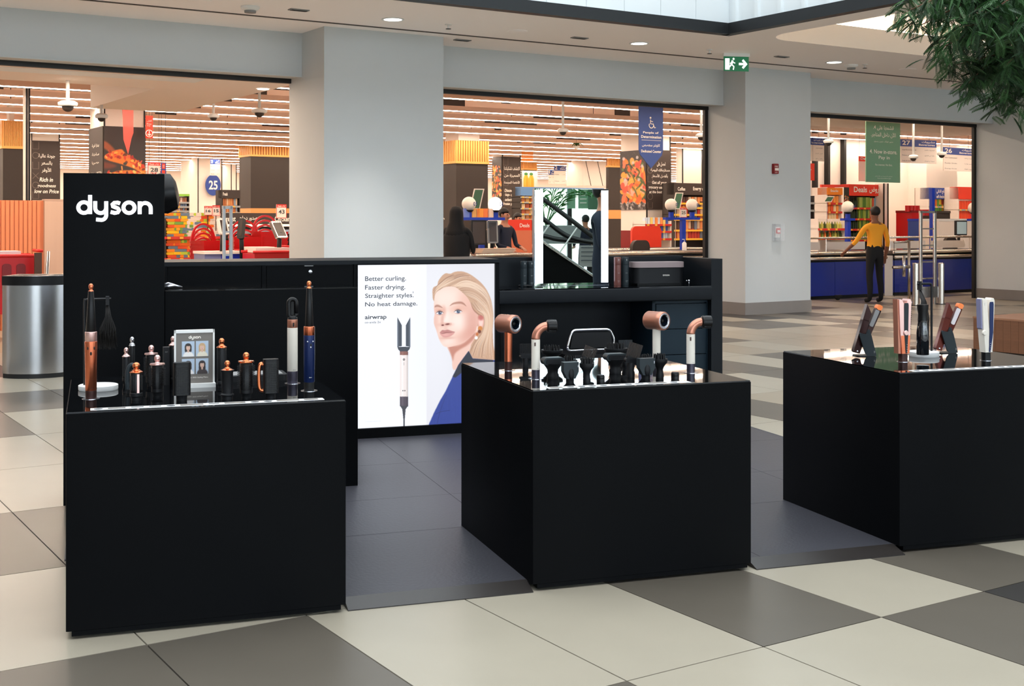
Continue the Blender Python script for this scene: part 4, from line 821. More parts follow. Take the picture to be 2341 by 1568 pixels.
def comb(lb, X, Yb, Yt, w, lean=0, teeth=13, m='soft'):
    t, s = put('comb_nozzle', lb, 'attachment', X5(X), Y5(Yb)); q = s/3.4426; h = (Yb-Yt)*q; r = w/2*q
    MB().lathe([(r*.5, 0), (r*.52, h*.16), (r*.44, h*.2), (r*.52, h*.36), (r*.3, h*.46)], 24).build('collar', M['soft'], t, 50)
    R_ = Matrix.Translation((0, 0, h*.4)) @ Matrix.Rotation(lean, 4, 'Y')
    mb = MB(); mb.T = R_; mb.rbox(-r, r, -.012, .012, 0, h*.14, .008, 'y', 3); mb.prism([(-r*.8, h*.1), (r*.8, h*.1), (r*.95, h*.2), (-r*.95, h*.2)], -.008, .008, 'y'); mb.build('comb_spine', M['soft'], t, 40)
    for k in range(teeth):
        mb = MB(); mb.T = R_; x = -r*.93+k*2*r*.93/(teeth-1); mb.box(x-.0011, x+.0011, -.003, .003, h*.16, h*.62); mb.build('tooth', M[m], t)
def gentle(lb, X, Yb, Yt, w):
    t, s = put('wide_nozzle', lb, 'attachment', X5(X), Y5(Yb)); q = s/3.4426; h = (Yb-Yt)*q; r = w/2*q
    MB().lathe([(r*.52, 0), (r*.55, h*.15), (r*.46, h*.24), (r*.5, h*.4), (r*.8, h*.6), (r*.82, h*.66)], 24).build('collar', M['soft'], t, 50)
    MB().rbox(-r, r, -.026, .026, h*.6, h*.92, .016, 'y', 4).build('visor', M['slate'], t, 40); MB().rbox(-r*.8, r*.8, -.03, -.024, h*.64, h*.86, .01, 'y', 3).build('visor_face', M['soft'], t, 40)
def block(lb, X, Yb, Yt, w):
    t, s = put('concentrator_nozzle', lb, 'attachment', X5(X), Y5(Yb)); q = s/3.4426; h = (Yb-Yt)*q; r = w/2*q
    MB().lathe([(r*.5, 0), (r*.52, h*.2), (r*.56, h*.24)], 24).build('collar', M['soft'], t, 50)
    MB().prism([(-r*.55, h*.2), (r*.55, h*.2), (r, h*.55), (r, h), (-r, h), (-r, h*.55)], -.018, .018, 'y').build('body', M['slate'], t)
    MB().ball((0, -.017, h*.42), r*.38, 14, 10, 1, .5, 1.9).build('front_bulge', M['soft'], t, 180); box_obj('mark', M['silver'], t, r*.86, r*.92, -.0185, -.018, h*.75, h*.87)
comb('upright black comb nozzle behind the left bent neck dryer', 555, 962, 782, 95)
diffuser('wide black diffuser with short prongs behind the left bent neck dryer', 765, 950, 788, 172)
gentle('broad black nozzle with a rounded visor right of the left bent neck dryer', 770, 1050, 868, 178)
block('flat black concentrator nozzle in the middle front', 905, 1082, 920, 126); 
diffuser('black diffuser cup with short prongs behind the front concentrator', 905, 1020, 870, 118, n=18)
diffuser('round black diffuser on a slim neck, middle of the table', 1038, 1082, 885, 118)
comb('tilted black comb nozzle leaning right in the middle of the table', 1035, 1010, 800, 110, .35)
diffuser('wide black diffuser at the back right with a thin pale rim', 1268, 960, 768, 186); comb('black comb nozzle with bluish teeth at the back of the table', 1342, 945, 752, 118, 0, 15, 'slate')
gentle('broad black nozzle with a rounded visor at the back right', 1262, 1010, 838, 180); comb('large tilted black comb nozzle leaning right beside the right diffuser', 1385, 1040, 775, 118, .3)
block('flat black concentrator nozzle right of the middle', 1502, 1052, 890, 132); diffuser('black diffuser cup behind the right concentrator', 1495, 1000, 858, 126, n=18); diffuser('round black diffuser on a slim neck below the right ring dryer', 1612, 1045, 852, 122)
for X, Yb, lb in ((1147, 1078, 'small black ribbed cap at the front edge of the middle table'), (1733, 1056, 'small black ribbed cap near the right bent neck dryer')):
    t, s = put('ribbed_cap', lb, 'cap', X5(X), Y5(Yb)); r = 9.4*s; mb = MB().lathe([(r, 0), (r, .012), (r*.96, .014), (r, .016), (r, .026), (r*.9, .029)], 28); mb.build('cap_body', M['plastic'], t, 40); MB().lathe([(r*.9, .029), (r*.85, .031)], 24).build('cap_top', M['soft'], t, 40)

# ================================================================== THINGS ON THE RIGHT TABLE
def X6(X): return 1780+X/4.173
def Y6(Y): return 620+Y/4.173
def iron_in_stand(lb, X, Yb, body, plate, sc_=1):
    t, s = put('hair_straightener', lb, 'hair straightener', X6(X), Y6(Yb), rz=AB-radians(10)); q = s/4.173*sc_
    MB().rbox(-90*q, 100*q, -.035, .045, 0, 9*q, .02, 'z', 4).build('stand_foot', M['plastic'], t, 40)
    # leaning back plate of the stand
    mb = MB(); mb.prism([(10*q, 4*q), (98*q, 4*q), (96*q, 18*q), (52*q, 190*q), (38*q, 228*q), (0, 212*q), (-30*q, 214*q), (-62*q, 226*q), (-72*q, 220*q), (-66*q, 190*q), (-14*q, 30*q)], -.036, -.028, 'y'); mb.build('stand_plate', M['slate'], t)
    MB().text('dyson', 72*q, 24*q, 84*q, 60*q, -.0365).build('lettering', M['smoke'], t)
    R_ = Matrix.Translation((-85*q, .0, 30*q)) @ Matrix.Rotation(.30, 4, 'Y')
    mb = MB(); mb.T = R_; mb.rbox(-34*q, 34*q, -.018, .014, 0, 330*q, .008, 'y', 3); mb.prism([(-34*q, 320*q), (28*q, 320*q), (34*q, 400*q), (-34*q, 475*q)], -.018, .014, 'y'); mb.build('fixed_arm', body, t, 40)
    R2 = Matrix.Translation((-62*q, .0, 40*q)) @ Matrix.Rotation(.44, 4, 'Y')
    mb = MB(); mb.T = R2; mb.rbox(-12*q, 42*q, -.014, .016, 60*q, 455*q, .008, 'y', 3); mb.build('moving_arm', body, t, 40)
    mb = MB(); mb.T = R2; mb.rbox(-14*q, 40*q, -.016, .018, 445*q, 495*q, 18*q, 'y', 6); mb.build('copper_tip', mat('orange_copper', (238, 130, 70), .35, .4), t, 50)
    mb = MB(); mb.T = R2; mb.rbox(-16*q, 24*q, -.020, -.014, 270*q, 440*q, .006, 'y', 3); mb.build('heating_plate', plate, t, 40)
    mb = MB(); mb.T = R2; mb.rbox(-10*q, 20*q, -.019, -.014, 170*q, 235*q, .004, 'y', 3); mb.build('display', M['slate'], t, 40)
    mb = MB(); mb.T = R_; mb.T = mb.T @ Matrix.Translation((2*q, -.019, 18*q)); mb.ball((0, 0, 0), 10*q, 10, 6, 1, .4, 1); mb.build('hinge_pin', M['silver'], t, 180)
iron_in_stand('dark brown copper tipped straightener in a slate stand at the left', 812, 806, mat('dark_brown_metal', (48, 26, 24), .25, .6), mat('grey_plate', (120, 118, 118), .3, .6))
iron_in_stand('dark red straightener with a pale plate in a slate stand, behind the hair tress', 1590, 778, mat('dark_red_brown_metal', (92, 36, 26), .25, .6), mat('pale_plate', (214, 206, 208), .3, .3), .97)
def upright_iron(lb, X, Yb, Yt, w, outer, inner, base, hingez, cableL=False, pa=5, pb=56):
    t, s = put('upright_straightener', lb, 'hair straightener', X6(X), Y6(Yb), rz=AB+radians(6)); q = s/4.173; h = (Yb-Yt)*q
    MB().lathe([(.03, 0), (.03, .0015)], 24).build('table_socket', M['silver'], t, 40)
    hb = 80*q; MB().rbox(-40*q, 40*q, -.018, .018, 0, hb, .012, 'z', 4).build('base_filter', base, t, 40)
    L_ = [(-42*q, hb), (2*q, hb), (0, h*.5), (-22*q, h*.93), (-44*q, h*.985), (-72*q, h), (-78*q, h*.97), (-66*q, h*.52)]
    R_ = [(4*q, hb), (44*q, hb), (58*q, h*.5), (72*q, h*.95), (60*q, h*.995), (34*q, h), (20*q, h*.97), (6*q, h*.5)]
    MB().prism(L_, -.02, .02, 'y').build('left_arm', outer, t); MB().prism(R_, -.02, .02, 'y').build('right_arm', outer, t)
    MB().prism([(-2*q, hb+4*q), (16*q, hb+4*q), ((pb-6)*q, h*.45), (pb*q, h*.9), ((pb-6)*q, h*.935), ((pa+6)*q, h*.935), (pa*q, h*.9), ((pa+2)*q, h*.45)], -.0225, -.0195, 'y').build('inner_plate', inner, t)
    mb = MB(); mb.T = Matrix.Translation((-60*q if not cableL else 0, -.018, h*hingez)) @ Matrix.Rotation(pi/2, 4, 'X'); mb.lathe([(26*q, 0), (26*q, .006), (20*q, .009)], 20); mb.build('hinge_cap', outer, t, 40)
    for k in range(4): MB().ball((14*q, -.023, hb+(18+k*22)*q), 4*q, 8, 5, 1, .4, 1).build('button', M['silver'], t, 180)
    return t, q, h
t, q, h = upright_iron('copper and pink upright hair straightener beside the tress stand', 1185, 862, 262, 140, M['pink'], M['slate'], M['brown'], .46, True, -18, 34)
MB().prism([(-44*q, 80*q), (0, 80*q), (0, h*.42), (-56*q, h*.42)], -.021, .021, 'y').build('copper_grip', M['copper'], t); MB().prism([(6*q, 80*q), (45*q, 80*q), (55*q, h*.42), (8*q, h*.42)], -.021, .021, 'y').build('copper_grip', M['copper'], t)
MB().prism([(-78*q, 82*q), (-42*q, 80*q), (-60*q, h*.5), (-76*q, h*.99), (-92*q, h*1.0)], -.015, .018, 'y').build('side_arm', M['rose'], t)
for k in range(14): box_obj('air_slot', M['deep'], t, (58+k*.9)*q, (66+k*.9)*q, -.021, -.0195, h*(.52+.03*k), h*(.53+.03*k))
t, q, h = upright_iron('cream upright hair straightener with a black base, right end of the right table', 1978, 850, 252, 150, M['cream'], M['navy'], M['plastic'], .45)
MB().rbox(28*q, 66*q, -.015, .02, h*.965, h*1.0, .006, 'y', 3).build('copper_tip', M['copper'], t, 40); MB().prism([(-80*q, h*.52), (-66*q, h*.5), (-76*q, h*.985), (-92*q, h*.98)], -.012, .018, 'y').build('lilac_plate', mat('lilac_plate', (150, 150, 186), .3, .4), t)
MB().text('dyson', -60*q, h*.86, -52*q, h*.94, -.0205).build('lettering', M['smoke'], t)
t, s = tress_stand('white round stand with a long black hair tress on the right table', X6(1387), Y6(812), 20.5, -38, .75, 166, 33.5, -.045, -.012)
p = PZ(X6(1375), Y6(800), H+11*s); t = thing('spray_bottle', 'glossy black spray bottle standing on the white tress stand', 'bottle', (p.x, p.y, H+12*s), AB); q = s/4.173; h = 465*q
MB().lathe([(54*q, 0), (57*q, 3*q), (57*q, 200*q), (50*q, 260*q), (44*q, 300*q), (46*q, 320*q)], 26).build('body', mat('gloss_black_plastic', (10, 14, 20), .12, coat=1), t, 60)
MB().lathe([(45*q, 320*q), (42*q, 380*q), (50*q, h-40*q), (52*q, h)], 22).build('spray_head', M['plastic'], t, 50)

# ================================================================== CONCOURSE: bin, bench, tree
# half round waste bin
cb = PZ(70, 866, 0); t = thing('waste_bin', 'brushed steel curved waste bin with a black rim at the left edge', 'bin', (cb.x, cb.y+.27, 0), radians(2)); R = .36; ht = 1.0
pr = [(-.31, .22)]+[(-.31+.62*k/18, -.27+.22*abs((k-7)/11)**2.4) for k in range(19)]+[(.31, .22)]
MB().prism(pr, .045, ht-.09, 'z').build('steel_body', M['steel'], t, 50); MB().prism([(a*.985, b*.98) for a, b in pr], 0, .045, 'z').build('black_plinth', M['rubber'], t, 50)
MB().prism([(a*1.01, b*1.01) for a, b in pr], ht-.09, ht, 'z').build('rim', M['plastic'], t, 50); MB().prism([(a*.95, b*.93) for a, b in pr], ht, ht+.004, 'z').build('lid', M['steel'], t)
box_obj('opening', M['deep'], t, -.24, .06, -.15, .12, ht+.004, ht+.006); box_obj('opening', M['deep'], t, .1, .27, -.1, .12, ht+.004, ht+.006)
# walnut bench
p = PZ(2225, 806, 0); q2 = toW(p); zt = HC-(719-HOR)/F*p.y*1.0
zt = HC-(723-HOR)/F*p.y
t = thing('wood_bench', 'low walnut bench block at the right edge behind the right table', 'bench', (p.x, p.y, 0), AW-pi/2)
box_obj('plinth', M['deep'], t, .03, 2.4, .03, .9, 0, .05)
nb = 24
pk = MB().box(0, .098, 0, .02, .04, zt-.02).mesh('board', M['walnut'])
for k in range(nb): obj('board', pk, t, (.002+k*.1, 0, 0))
for k in range(9): box_obj('side_board', M['walnut'], t, 0, .02, .02+k*.1, .118+k*.1, .04, zt-.02)
for k in range(9): box_obj('top_board', M['walnut2'], t, -.004, 2.41, -.004+k*.102, .096+k*.102, zt-.02, zt)
# feathery tree hanging in from the right
rr = random.Random(11)
tp = PZ(2341, 60, 3.1); base = Vector((4.9, 10.3, 0))
T_ = thing('feathery_tree', 'green feathery leaved indoor tree whose branches hang in at the top right', 'tree', base, 0)
MB().tube(spl([(0, 0, 0), (.08, 0, .8), (.02, .05, 1.8), (.1, 0, 2.7), (.05, 0, 3.5)], 5), .09, 10, .05).build('trunk', M['bark'], T_, 180)
def W3(u, v, d): a, c = ray(u, v); return Vector((a*d, d, HC+c*d))-base
tips = []; nodes = [W3(2420, 60, 9.8), W3(2400, 120, 10.4), W3(2420, -40, 9.6)]
br = []
for k, (u, v, d, st) in enumerate([(2075, 25, 9.6, 2), (2100, 60, 9.9, 2), (2150, 110, 9.7, 0), (2180, 150, 10.0, 1), (2215, 190, 9.8, 1), (2290, 228, 10.0, 1), (2130, 20, 10.4, 2), (2200, 60, 9.3, 0), (2260, 30, 9.2, 2), (2300, 150, 9.5, 1), (2330, 80, 9.0, 0), (2240, 120, 10.6, 0), (2310, 10, 10.3, 2), (2170, 70, 10.8, 0), (2335, 200, 10.2, 1), (2150, -20, 9.9, 2), (2230, -20, 9.6, 2), (2380, 200, 9.6, 1), (2400, 100, 9.2, 0), (2380, 0, 9.4, 2), (2460, 60, 10, 0), (2470, 170, 10.3, 1)]):
    e = W3(u, v, d); a = nodes[st]; m_ = (a+e)/2+Vector((rr.uniform(-.08, .08), rr.uniform(-.1, .1), rr.uniform(.02, .12)))
    br.append(spl([Vector((.05, 0, 3.3)) if k < 3 else a+Vector((.25, 0, .1)), a, m_, e], 6))
for l in br: MB().tube(l, .017, 6, .004).build('branch', M['bark'], T_, 180)
# a frond: a curved stem with paired narrow leaflets
def frond_mesh(m):
    mb = MB(); L_ = .16; mb.tube([(0, 0, 0), (L_*.5, 0, .006), (L_, 0, -.012)], .0014, 4)
    for k in range(13):
        x = L_*(.12+.88*k/12); z = .006-.018*(k/12)**2; l = .042*(1-.35*abs(k/12-.4)*1.6)
        for sg in (-1, 1):
            mb.add([(x, 0, z), (x+l*.45, sg*l*.45, z-.001+.003), (x+l*.85, sg*l*.92, z-.008), (x+l*.3, sg*l*.62, z-.004)], [(0, 1, 2, 3)])
    return mb.mesh('frond', m)
fms = [frond_mesh(M['leaf']), frond_mesh(M['leaf2'])]
cand = []
for l in br:
    for k in range(7, len(l)):
        for _ in range(7): cand.append(l[k]+Vector((rr.gauss(0, .045), rr.gauss(0, .06), rr.gauss(0, .045))))
    for _ in range(40):
        k = rr.randint(9, len(l)-1); cand.append(l[k]+Vector((rr.gauss(0, .09), rr.gauss(0, .09), rr.gauss(-.01, .08))))
rr.shuffle(cand); big = MB(); big.ms = [M['leaf'], M['leaf2']]
fv = [([tuple(v.co) for v in f.vertices], [tuple(p_.vertices) for p_ in f.polygons]) for f in fms]
for k, c in enumerate(cand):
    rot = (rr.uniform(-.6, .6), rr.uniform(.1, 1.2), rr.uniform(0, 2*pi)); sc1 = rr.uniform(.7, 1.15)
    if k < 290:
        o = obj('frond', fms[k % 2], T_, c); o.rotation_euler = rot; o.scale = (sc1,)*3
    else:
        from mathutils import Euler
        mt_ = Matrix.Translation(c) @ Euler(rot).to_matrix().to_4x4() @ Matrix.Scale(sc1, 4); big.T = mt_; big.cur = k % 2; big.add(*fv[k % 2])
o = big.build('frond', None, T_); o['kind'] = 'stuff'
# ================================================================== THE SUPERMARKET BEHIND THE SHOP FRONT (frame W)
def wthing(name, lb, cat, s, t, z=0, group=None, yaw=0): return thing(name, lb, cat, WF(s, t, z), AW+yaw, group)
def RR(u0, v0, u1, v1, t): a = PW(u0, v0, t); b = PW(u0, v1, t); c = PW(u1, v1, t); return a[0], c[0], b[1], a[1]     # s0, s1, z0, z1
# line lights in rows
ORD = ('first','second','third','fourth','fifth','sixth','seventh','eighth','ninth','tenth','eleventh','twelfth','thirteenth','fourteenth','fifteenth','sixteenth','seventeenth','eighteenth','last')
COLN = ('yellow', 'orange', 'deep orange', 'green', 'grey blue', 'amber', 'lime', 'coral')
ts = ROWS
for k, t_ in enumerate(ts):
    a = 7.2 if k == 0 else -14
    t = wthing('line_light', 'long white linear ceiling light, %s row from the shop front' % ORD[k], 'ceiling light', a, t_, 3.9, 'linear lights under the store ceiling')
    L = 44 if k == 0 else 62
    box_obj('housing', M['tubehouse'], t, 0, L, -.02, .02, .014, .12); box_obj('diffuser', M['tube'], t, 0, L, -.021, .021, .0, .014)
    if k < 8:
        for q in range(0, int(L), 6): MB().tube([(q+1, 0, .12), (q+1, 0, .85)], .008, 4).build('hanger', M['dark'], t)
rr = random.Random(4)
for k in range(15):
    t_ = 19.8+k*2.1; w = rr.uniform(.3, .8)
    mb = MB().box(-14, 48, -w/2, w/2, 0, .3)
    t = wthing('ceiling_duct', 'pale duct running under the store ceiling, %s from the shop front' % ORD[k], 'duct', 0, t_, 4.3); mb.build('duct', M['sceil'], t)
    for q in range(-12, 46, 5): box_obj('bracket', M['shelfm'], t, q+rr.uniform(0, 2), q+2.1, -w/2-.04, -w/2, -.1, .35)
for k, (t_, z_, m) in enumerate(((22.2, 4.15, 'redpipe'), (31.6, 4.05, 'redpipe'), (41.8, 4.1, 'redpipe'), (25.7, 4.2, 'darkpipe'))):
    mm = mat('red_fire_pipe', (170, 50, 36), .5) if m == 'redpipe' else M['shelfm']
    MB().tube([(-14, 0, 0), (48, 0, 0)], .05, 8).build('ceiling_pipe', mm, None, 180, loc=WF(0, t_, z_), rz=AW, label='thin %s pipe under the store ceiling, %s of four' % (('red' if m == 'redpipe' else 'brown'), ORD[k]), cat='pipe')
# lowered ceiling piece inside the left opening
sf = struct('ceiling_lowered', MB().prism([(-2, 16.3), (6.85, 16.3), (6.85, 21.7), (5.36, 21.7), (5.36, 18.0), (-2, 18.0)], 3.47, 4.75, 'z'), M['swall'], rz=AW)
box_obj('recess_edge', M['fascia'], sf, .2, 5.6, 16.5, 16.95, 3.466, 3.47)
t = wthing('downlight', 'small round downlight in the lowered ceiling inside the left opening', 'ceiling light', 6.7, 17.2, 3.465); MB().lathe([(.09, 0), (.08, -.006)], 18).build('diffuser', M['lamp'], t)
MB().lathe([(.1, 0), (.09, -.004)], 18).build('rim', M['white'], t)
struct('ceiling_lowered.001', MB().box(19.5, 27, 20.4, 21.2, 3.75, 4.75), M['swall'], rz=AW)
# store columns
def slats(root, s0, s1, t0, t1, z0, z1):
    box_obj('slat_backing', M['slatback'], root, s0+.03, s1-.03, t0+.03, t1, z0, z1)
    box_obj('slat_base', M['slat'], root, s0, s1, t0, t1, z0, z0+.06)
    n = max(14, int((s1-s0)/.085)); q_ = (s1-s0-.08)/(n-1)*.31; m = MB().box(-q_, q_, 0, .04, z0+.06, z1).mesh('slat', M['slat'])
    for k in range(n): obj('slat', m, root, (s0+.04+k*(s1-s0-.08)/(n-1), t0, 0))
    n = int((t1-t0)/.10); m = MB().box(0, .04, -.026, .026, z0+.06, z1).mesh('slat', M['slat'])
    for k in range(n): obj('slat', m, root, (s0, t0+.06+k*(t1-t0-.1)/max(1, n-1), 0))
def col_box(lb, u0, u1, us, t, parts, boards=None, name='store_column', top=4.7):
    s0 = PW(u0, 300, t)[0]; s1 = PW(u1, 300, t)[0]; t1 = PWs(us, 300, s0)[0]-0 if us is not None else t+(s1-s0)
    r = wthing(name, lb, 'column', s0, t); w = s1-s0; d = max(.3, t1-t)
    box_obj('shaft', M['swall'], r, .01, w-.01, .01, d, 0, top)
    for x in (0, w-.03): box_obj('edge_profile', M['frame'], r, x, x+.03, -.01, .02, 0, top)
    return r, s0, w, d
def crown(lb, u0, u1, us, t, vt, vm, vb, vb2):
    s0 = PW(u0, 300, t)[0]; s1 = PW(u1, 300, t)[0]; t1 = PWs(us, 300, s0)[0] if us else t+(s1-s0); w = s1-s0; d = t1-t
    z1 = PW(u0, vt, t)[1]; zm = PW(u0, vm, t)[1]; zb = PW(u0, vb, t)[1]; zb2 = PW(u0, vb2, t)[1]
    r = wthing('clad_column', lb, 'column', s0, t); slats(r, 0, w, 0, d, zm, z1)
    box_obj('dark_cladding', M['brownbox'], r, .03, w-.03, .03, d, zb, zm); box_obj('orange_base', M['peach'], r, .03, w-.03, .03, d, zb2, zb); box_obj('dark_base', M['brownbox'], r, .03, w-.03, .03, d, 0, zb2)
    box_obj('shaft', M['swall'], r, .2, w-.2, .2, d, z1, 4.6)
crown('column with an orange slatted crown at the far left of the left opening', 4, 58, None, 30, 275, 339, 462, 480)
crown('column with an orange slatted crown at the right of the left opening', 572, 668, 545, 37.6, 302, 357, 476, 497)
crown('column with an orange slatted crown beside the wide grey column, middle opening', 1042, 1119, 1004, 29, 320, 373, 590, 595)
crown('slim column with an orange slatted crown above the juice picture', 1197, 1229, 1190, 42, 350, 388, 470, 480)
crown('dark column with an orange slatted crown left of the vegetable picture', 1391, 1440, 1384, 38, 338, 382, 480, 500)
# painted boards
def food(P_, x0, z0, x1, z1, kind, seed):
    r = random.Random(seed); w = x1-x0; h = z1-z0
    def pt(a, b): return (x0+a*w, z0+b*h)
    def el(a, b, ra, rb, c, soft=.15, al=1, rot=0): P_.ell(x0+a*w, z0+b*h, ra*w, rb*w, c, soft, al, rot)
    if kind == 'pizza':
        P_.poly([pt(-.05, .80), pt(.08, .78), pt(.3, .56), pt(.34, .5), pt(.26, .44), pt(.1, .56), pt(-.05, .68)], (150, 78, 48), .01); P_.poly([pt(-.05, .3), pt(.2, .26), pt(.3, .2), pt(.1, .14), pt(-.05, .16)], (110, 54, 38), .02)
        P_.poly([pt(.0, .42), pt(.1, .52), pt(.3, .6), pt(.42, .62), pt(.52, .52), pt(.7, .42), pt(.9, .28), pt(1.02, .12), pt(.9, .06), pt(.7, .16), pt(.4, .26), pt(.1, .34)], (226, 118, 42), .008)
        P_.poly([pt(-.1, -.08), pt(.15, .03), pt(.4, .1), pt(.8, .1), pt(1.05, .04), pt(1.05, -.1)], (222, 120, 44), .008)
        for _ in range(90):
            a = r.uniform(.05, .95); b = .5-(a-.3)*.42+r.uniform(-.12, .1) if a > .3 else .47+r.uniform(-.1, .09)
            if r.random() < .35: a, b = r.uniform(.1, 1), r.uniform(-.02, .08)
            el(a, b, r.uniform(.02, .06), r.uniform(.015, .04), r.choice([(196, 50, 30), (246, 170, 70), (150, 30, 22), (232, 96, 40), (252, 200, 110), (90, 40, 24), (214, 84, 60)]), .3, .85, r.uniform(0, 3))
        el(.5, .27, .045, .035, (60, 60, 52)); P_.line([pt(.42, .2), pt(.43, .12)], .01*w*3, (240, 150, 70))
    else:
        top, bot = (.97, .1) if kind == 'veg' else (.95, .05)
        for _ in range(260): el(r.uniform(0, 1), r.uniform(0, 1), .008, .008, r.choice([(150, 136, 130), (110, 100, 92)]), .5, .6)
        for _ in range(60): el(r.uniform(.02, .98), r.uniform(0, .14), r.uniform(.02, .06), .02, r.choice([(160, 150, 150), (210, 204, 204), (96, 88, 86)]), .4, .8, r.uniform(0, 3))
        for k in range(95):
            b = r.uniform(.16, .86); sp = .5*min(1, 1.15-abs(b-.45)*1.1); a = .5+r.uniform(-1, 1)*sp
            el(a, b, r.uniform(.05, .15), r.uniform(.04, .09), r.choice([(250, 130, 46), (244, 96, 40), (252, 160, 60), (236, 84, 60), (250, 176, 80), (224, 170, 150), (246, 120, 80)]), .14, .95, r.uniform(0, 3.1))
        for _ in range(9): a = r.uniform(.15, .85); b = r.uniform(.3, .85); P_.line([pt(a, b), pt(a+r.uniform(-.1, .2), b-.06), pt(a+r.uniform(-.1, .3), b-.16)], .05*w, r.choice([(64, 84, 36), (92, 104, 46)]), .9)
        for _ in range(10): el(r.uniform(.1, .9), r.uniform(.2, .9), .05, .04, r.choice([(86, 110, 50), (200, 190, 190)]), .2, .9)
def board(root, x0, z0, x1, z1, m, y=-.03, name='board'): return box_obj(name, m, root, x0, x1, y, 0, z0, z1)
def zz(u, v, t): return PW(u, v, t)[1]
OUT = mat('thin_outline_ink', (120, 108, 100), .6)
def motif(mb, x, z0, z1, w):
    h = (z1-z0)/6
    for k, a in enumerate(('U', 'O', 'D', 'X', 'O', 'H')):
        z = z1-(k+.85)*h; mb.ribbon(arc(x+w/2, z+h*.35, w*.42, 0, 360, 16)[:-1], .012, -.034, -.032, True) if a == 'O' else mb.ribbon([(x+w*.1, z+h*.7), (x+w*.1, z), (x+w*.9, z), (x+w*.9, z+h*.7)], .012, -.034, -.032) if a in 'UHD' else mb.ribbon([(x+w*.1, z), (x+w*.9, z+h*.6), (x+w*.1, z+h*.6), (x+w*.9, z)], .012, -.034, -.032)
# left opening: column with the bread slogan
r, s0, w, d = col_box('white column with a dark board reading Rich in goodness low on Price', 71, 137, None, 36, 0)
z1, z0 = zz(71, 321, 36), zz(71, 457, 36); board(r, 0, z0, w, z1, M['board']); mb = MB(); k = (z1-z0)
mb.text(ar('جودة عالية'), w*.24, z1-k*.30, w*.82, z1-k*.22, -.034, .01).text(ar('بالسعر'), w*.34, z1-k*.42, w*.72, z1-k*.34, -.034, .01).text(ar('الأوفر'), w*.36, z1-k*.54, w*.68, z1-k*.45, -.034, .01)
mb.text('Rich in', w*.28, z1-k*.69, w*.75, z1-k*.62, -.034, .02, .2).text('goodness', w*.2, z1-k*.80, w*.85, z1-k*.73, -.034, .02, .2).text('low on Price', w*.1, z1-k*.885, w*.95, z1-k*.82, -.034, .02, .2); mb.build('lettering', M['inkw'], r)
mb = MB(); motif(mb, w*.02, z0, z1, w*.26); mb.build('outline_motif', OUT, r)
# left opening: pizza column
r, s0, w, d = col_box('column wrapped with a large pizza picture above the logo tower', 237, 332, 205, 26, 0)
z1, z0 = zz(237, 288, 26), zz(237, 404, 26)-.5; P_ = Paint(0, z0, w, z1, 130, 240, (52, 44, 42)); food(P_, 0, z0+.55, w, z1-.15, 'pizza', 3); board(r, 0, z0, w, z1, M['board']); obj('food_picture', P_.mesh('food_picture', vmat('board_print'), None, -.034), r)
box_obj('side_board', M['board'], r, -.02, .0, 0, d, z0, z1); mb = MB(); mb.T = Matrix.Translation((-.022, d, 0)) @ Matrix.Rotation(-pi/2, 4, 'Z'); k = z1-z0-.5
mb.text(ar('بيتزا فرية'), d*.25, z1-k*.40, d*.75, z1-k*.32, 0, .01).text(ar('ساخنة'), d*.25, z1-k*.56, d*.75, z1-k*.50, 0, .01).text(ar('حصريا'), d*.25, z1-k*.74, d*.75, z1-k*.67, 0, .01).text('Delicious PIZZA', d*.06, z1-k*.96, d*.94, z1-k*.89, 0, .01); mb.build('lettering', M['inkw'], r)
# middle opening: frozen food column, grocery column
r, s0, w, d = col_box('white column with a dark board about frozen products', 1148, 1190, 1126, 38, 0)
z1, z0 = zz(1148, 358, 38), zz(1148, 478, 38)-.3; board(r, 0, z0, w, z1, M['board']); k = z1-z0; mb = MB()
for i_, (s_, a, b) in enumerate(((ar('اكتشف تشكيلتنا'), .16, .23), (ar('المميزة من'), .28, .34), (ar('الأطعمة المجمدة'), .39, .45))): mb.text(s_, w*.08, z1-k*b, w*.92, z1-k*a, -.034, .01)
for s_, a, b, e in (('Discover our', .53, .58, .1), ('top- quality', .60, .66, .14), ('selection of', .68, .73, .12), ('frozen products', .75, .81, .03)): mb.text(s_, w*e, z1-k*b, w*(1-e), z1-k*a, -.034, .02, .2)
mb.build('lettering', M['inkw'], r); mb = MB(); motif(mb, w*.02, z0, z1, w*.3); mb.build('outline_motif', OUT, r)
def sidepic(r, d, z0, z1, kind, seed, nx=70):
    P_ = Paint(0, z0, d, z1, nx, int(nx*(z1-z0)/d), (56, 48, 46)); food(P_, 0, z0, d, z1, kind, seed)
    box_obj('side_board', M['board'], r, -.02, 0, 0, d, z0, z1)
    obj('food_picture', P_.mesh('food_picture', vmat('board_print'), lambda v: np.stack([np.full(len(v), -.024), d-v[:, 0], v[:, 2]], -1)), r)
sidepic(r, d, z0, z1, 'veg2', 8, 50)
r, s0, w, d = col_box('white column with an orange vegetable picture and a grocery slogan board', 1478, 1533, 1419, 27, 0)
z1, z0 = zz(1478, 342, 27), zz(1478, 479, 27); board(r, 0, z0, w, z1, M['board']); k = z1-z0; mb = MB()
for s_, a, b, x0_, x1_ in ((ar('احصل على'), .20, .28, .4, .75), (ar('مستلزماتك اليومية'), .31, .37, .14, .93), (ar('بأفضل الأسعار'), .40, .47, .18, .85)): mb.text(s_, w*x0_, z1-k*b, w*x1_, z1-k*a, -.034, .01)
for s_, a, b, x0_, x1_ in (('Get all your', .52, .585, .2, .8), ('grocery essentials', .60, .665, .04, .98), ('at the best price!', .68, .74, .08, .92)): mb.text(s_, w*x0_, z1-k*b, w*x1_, z1-k*a, -.034, .02, .2)
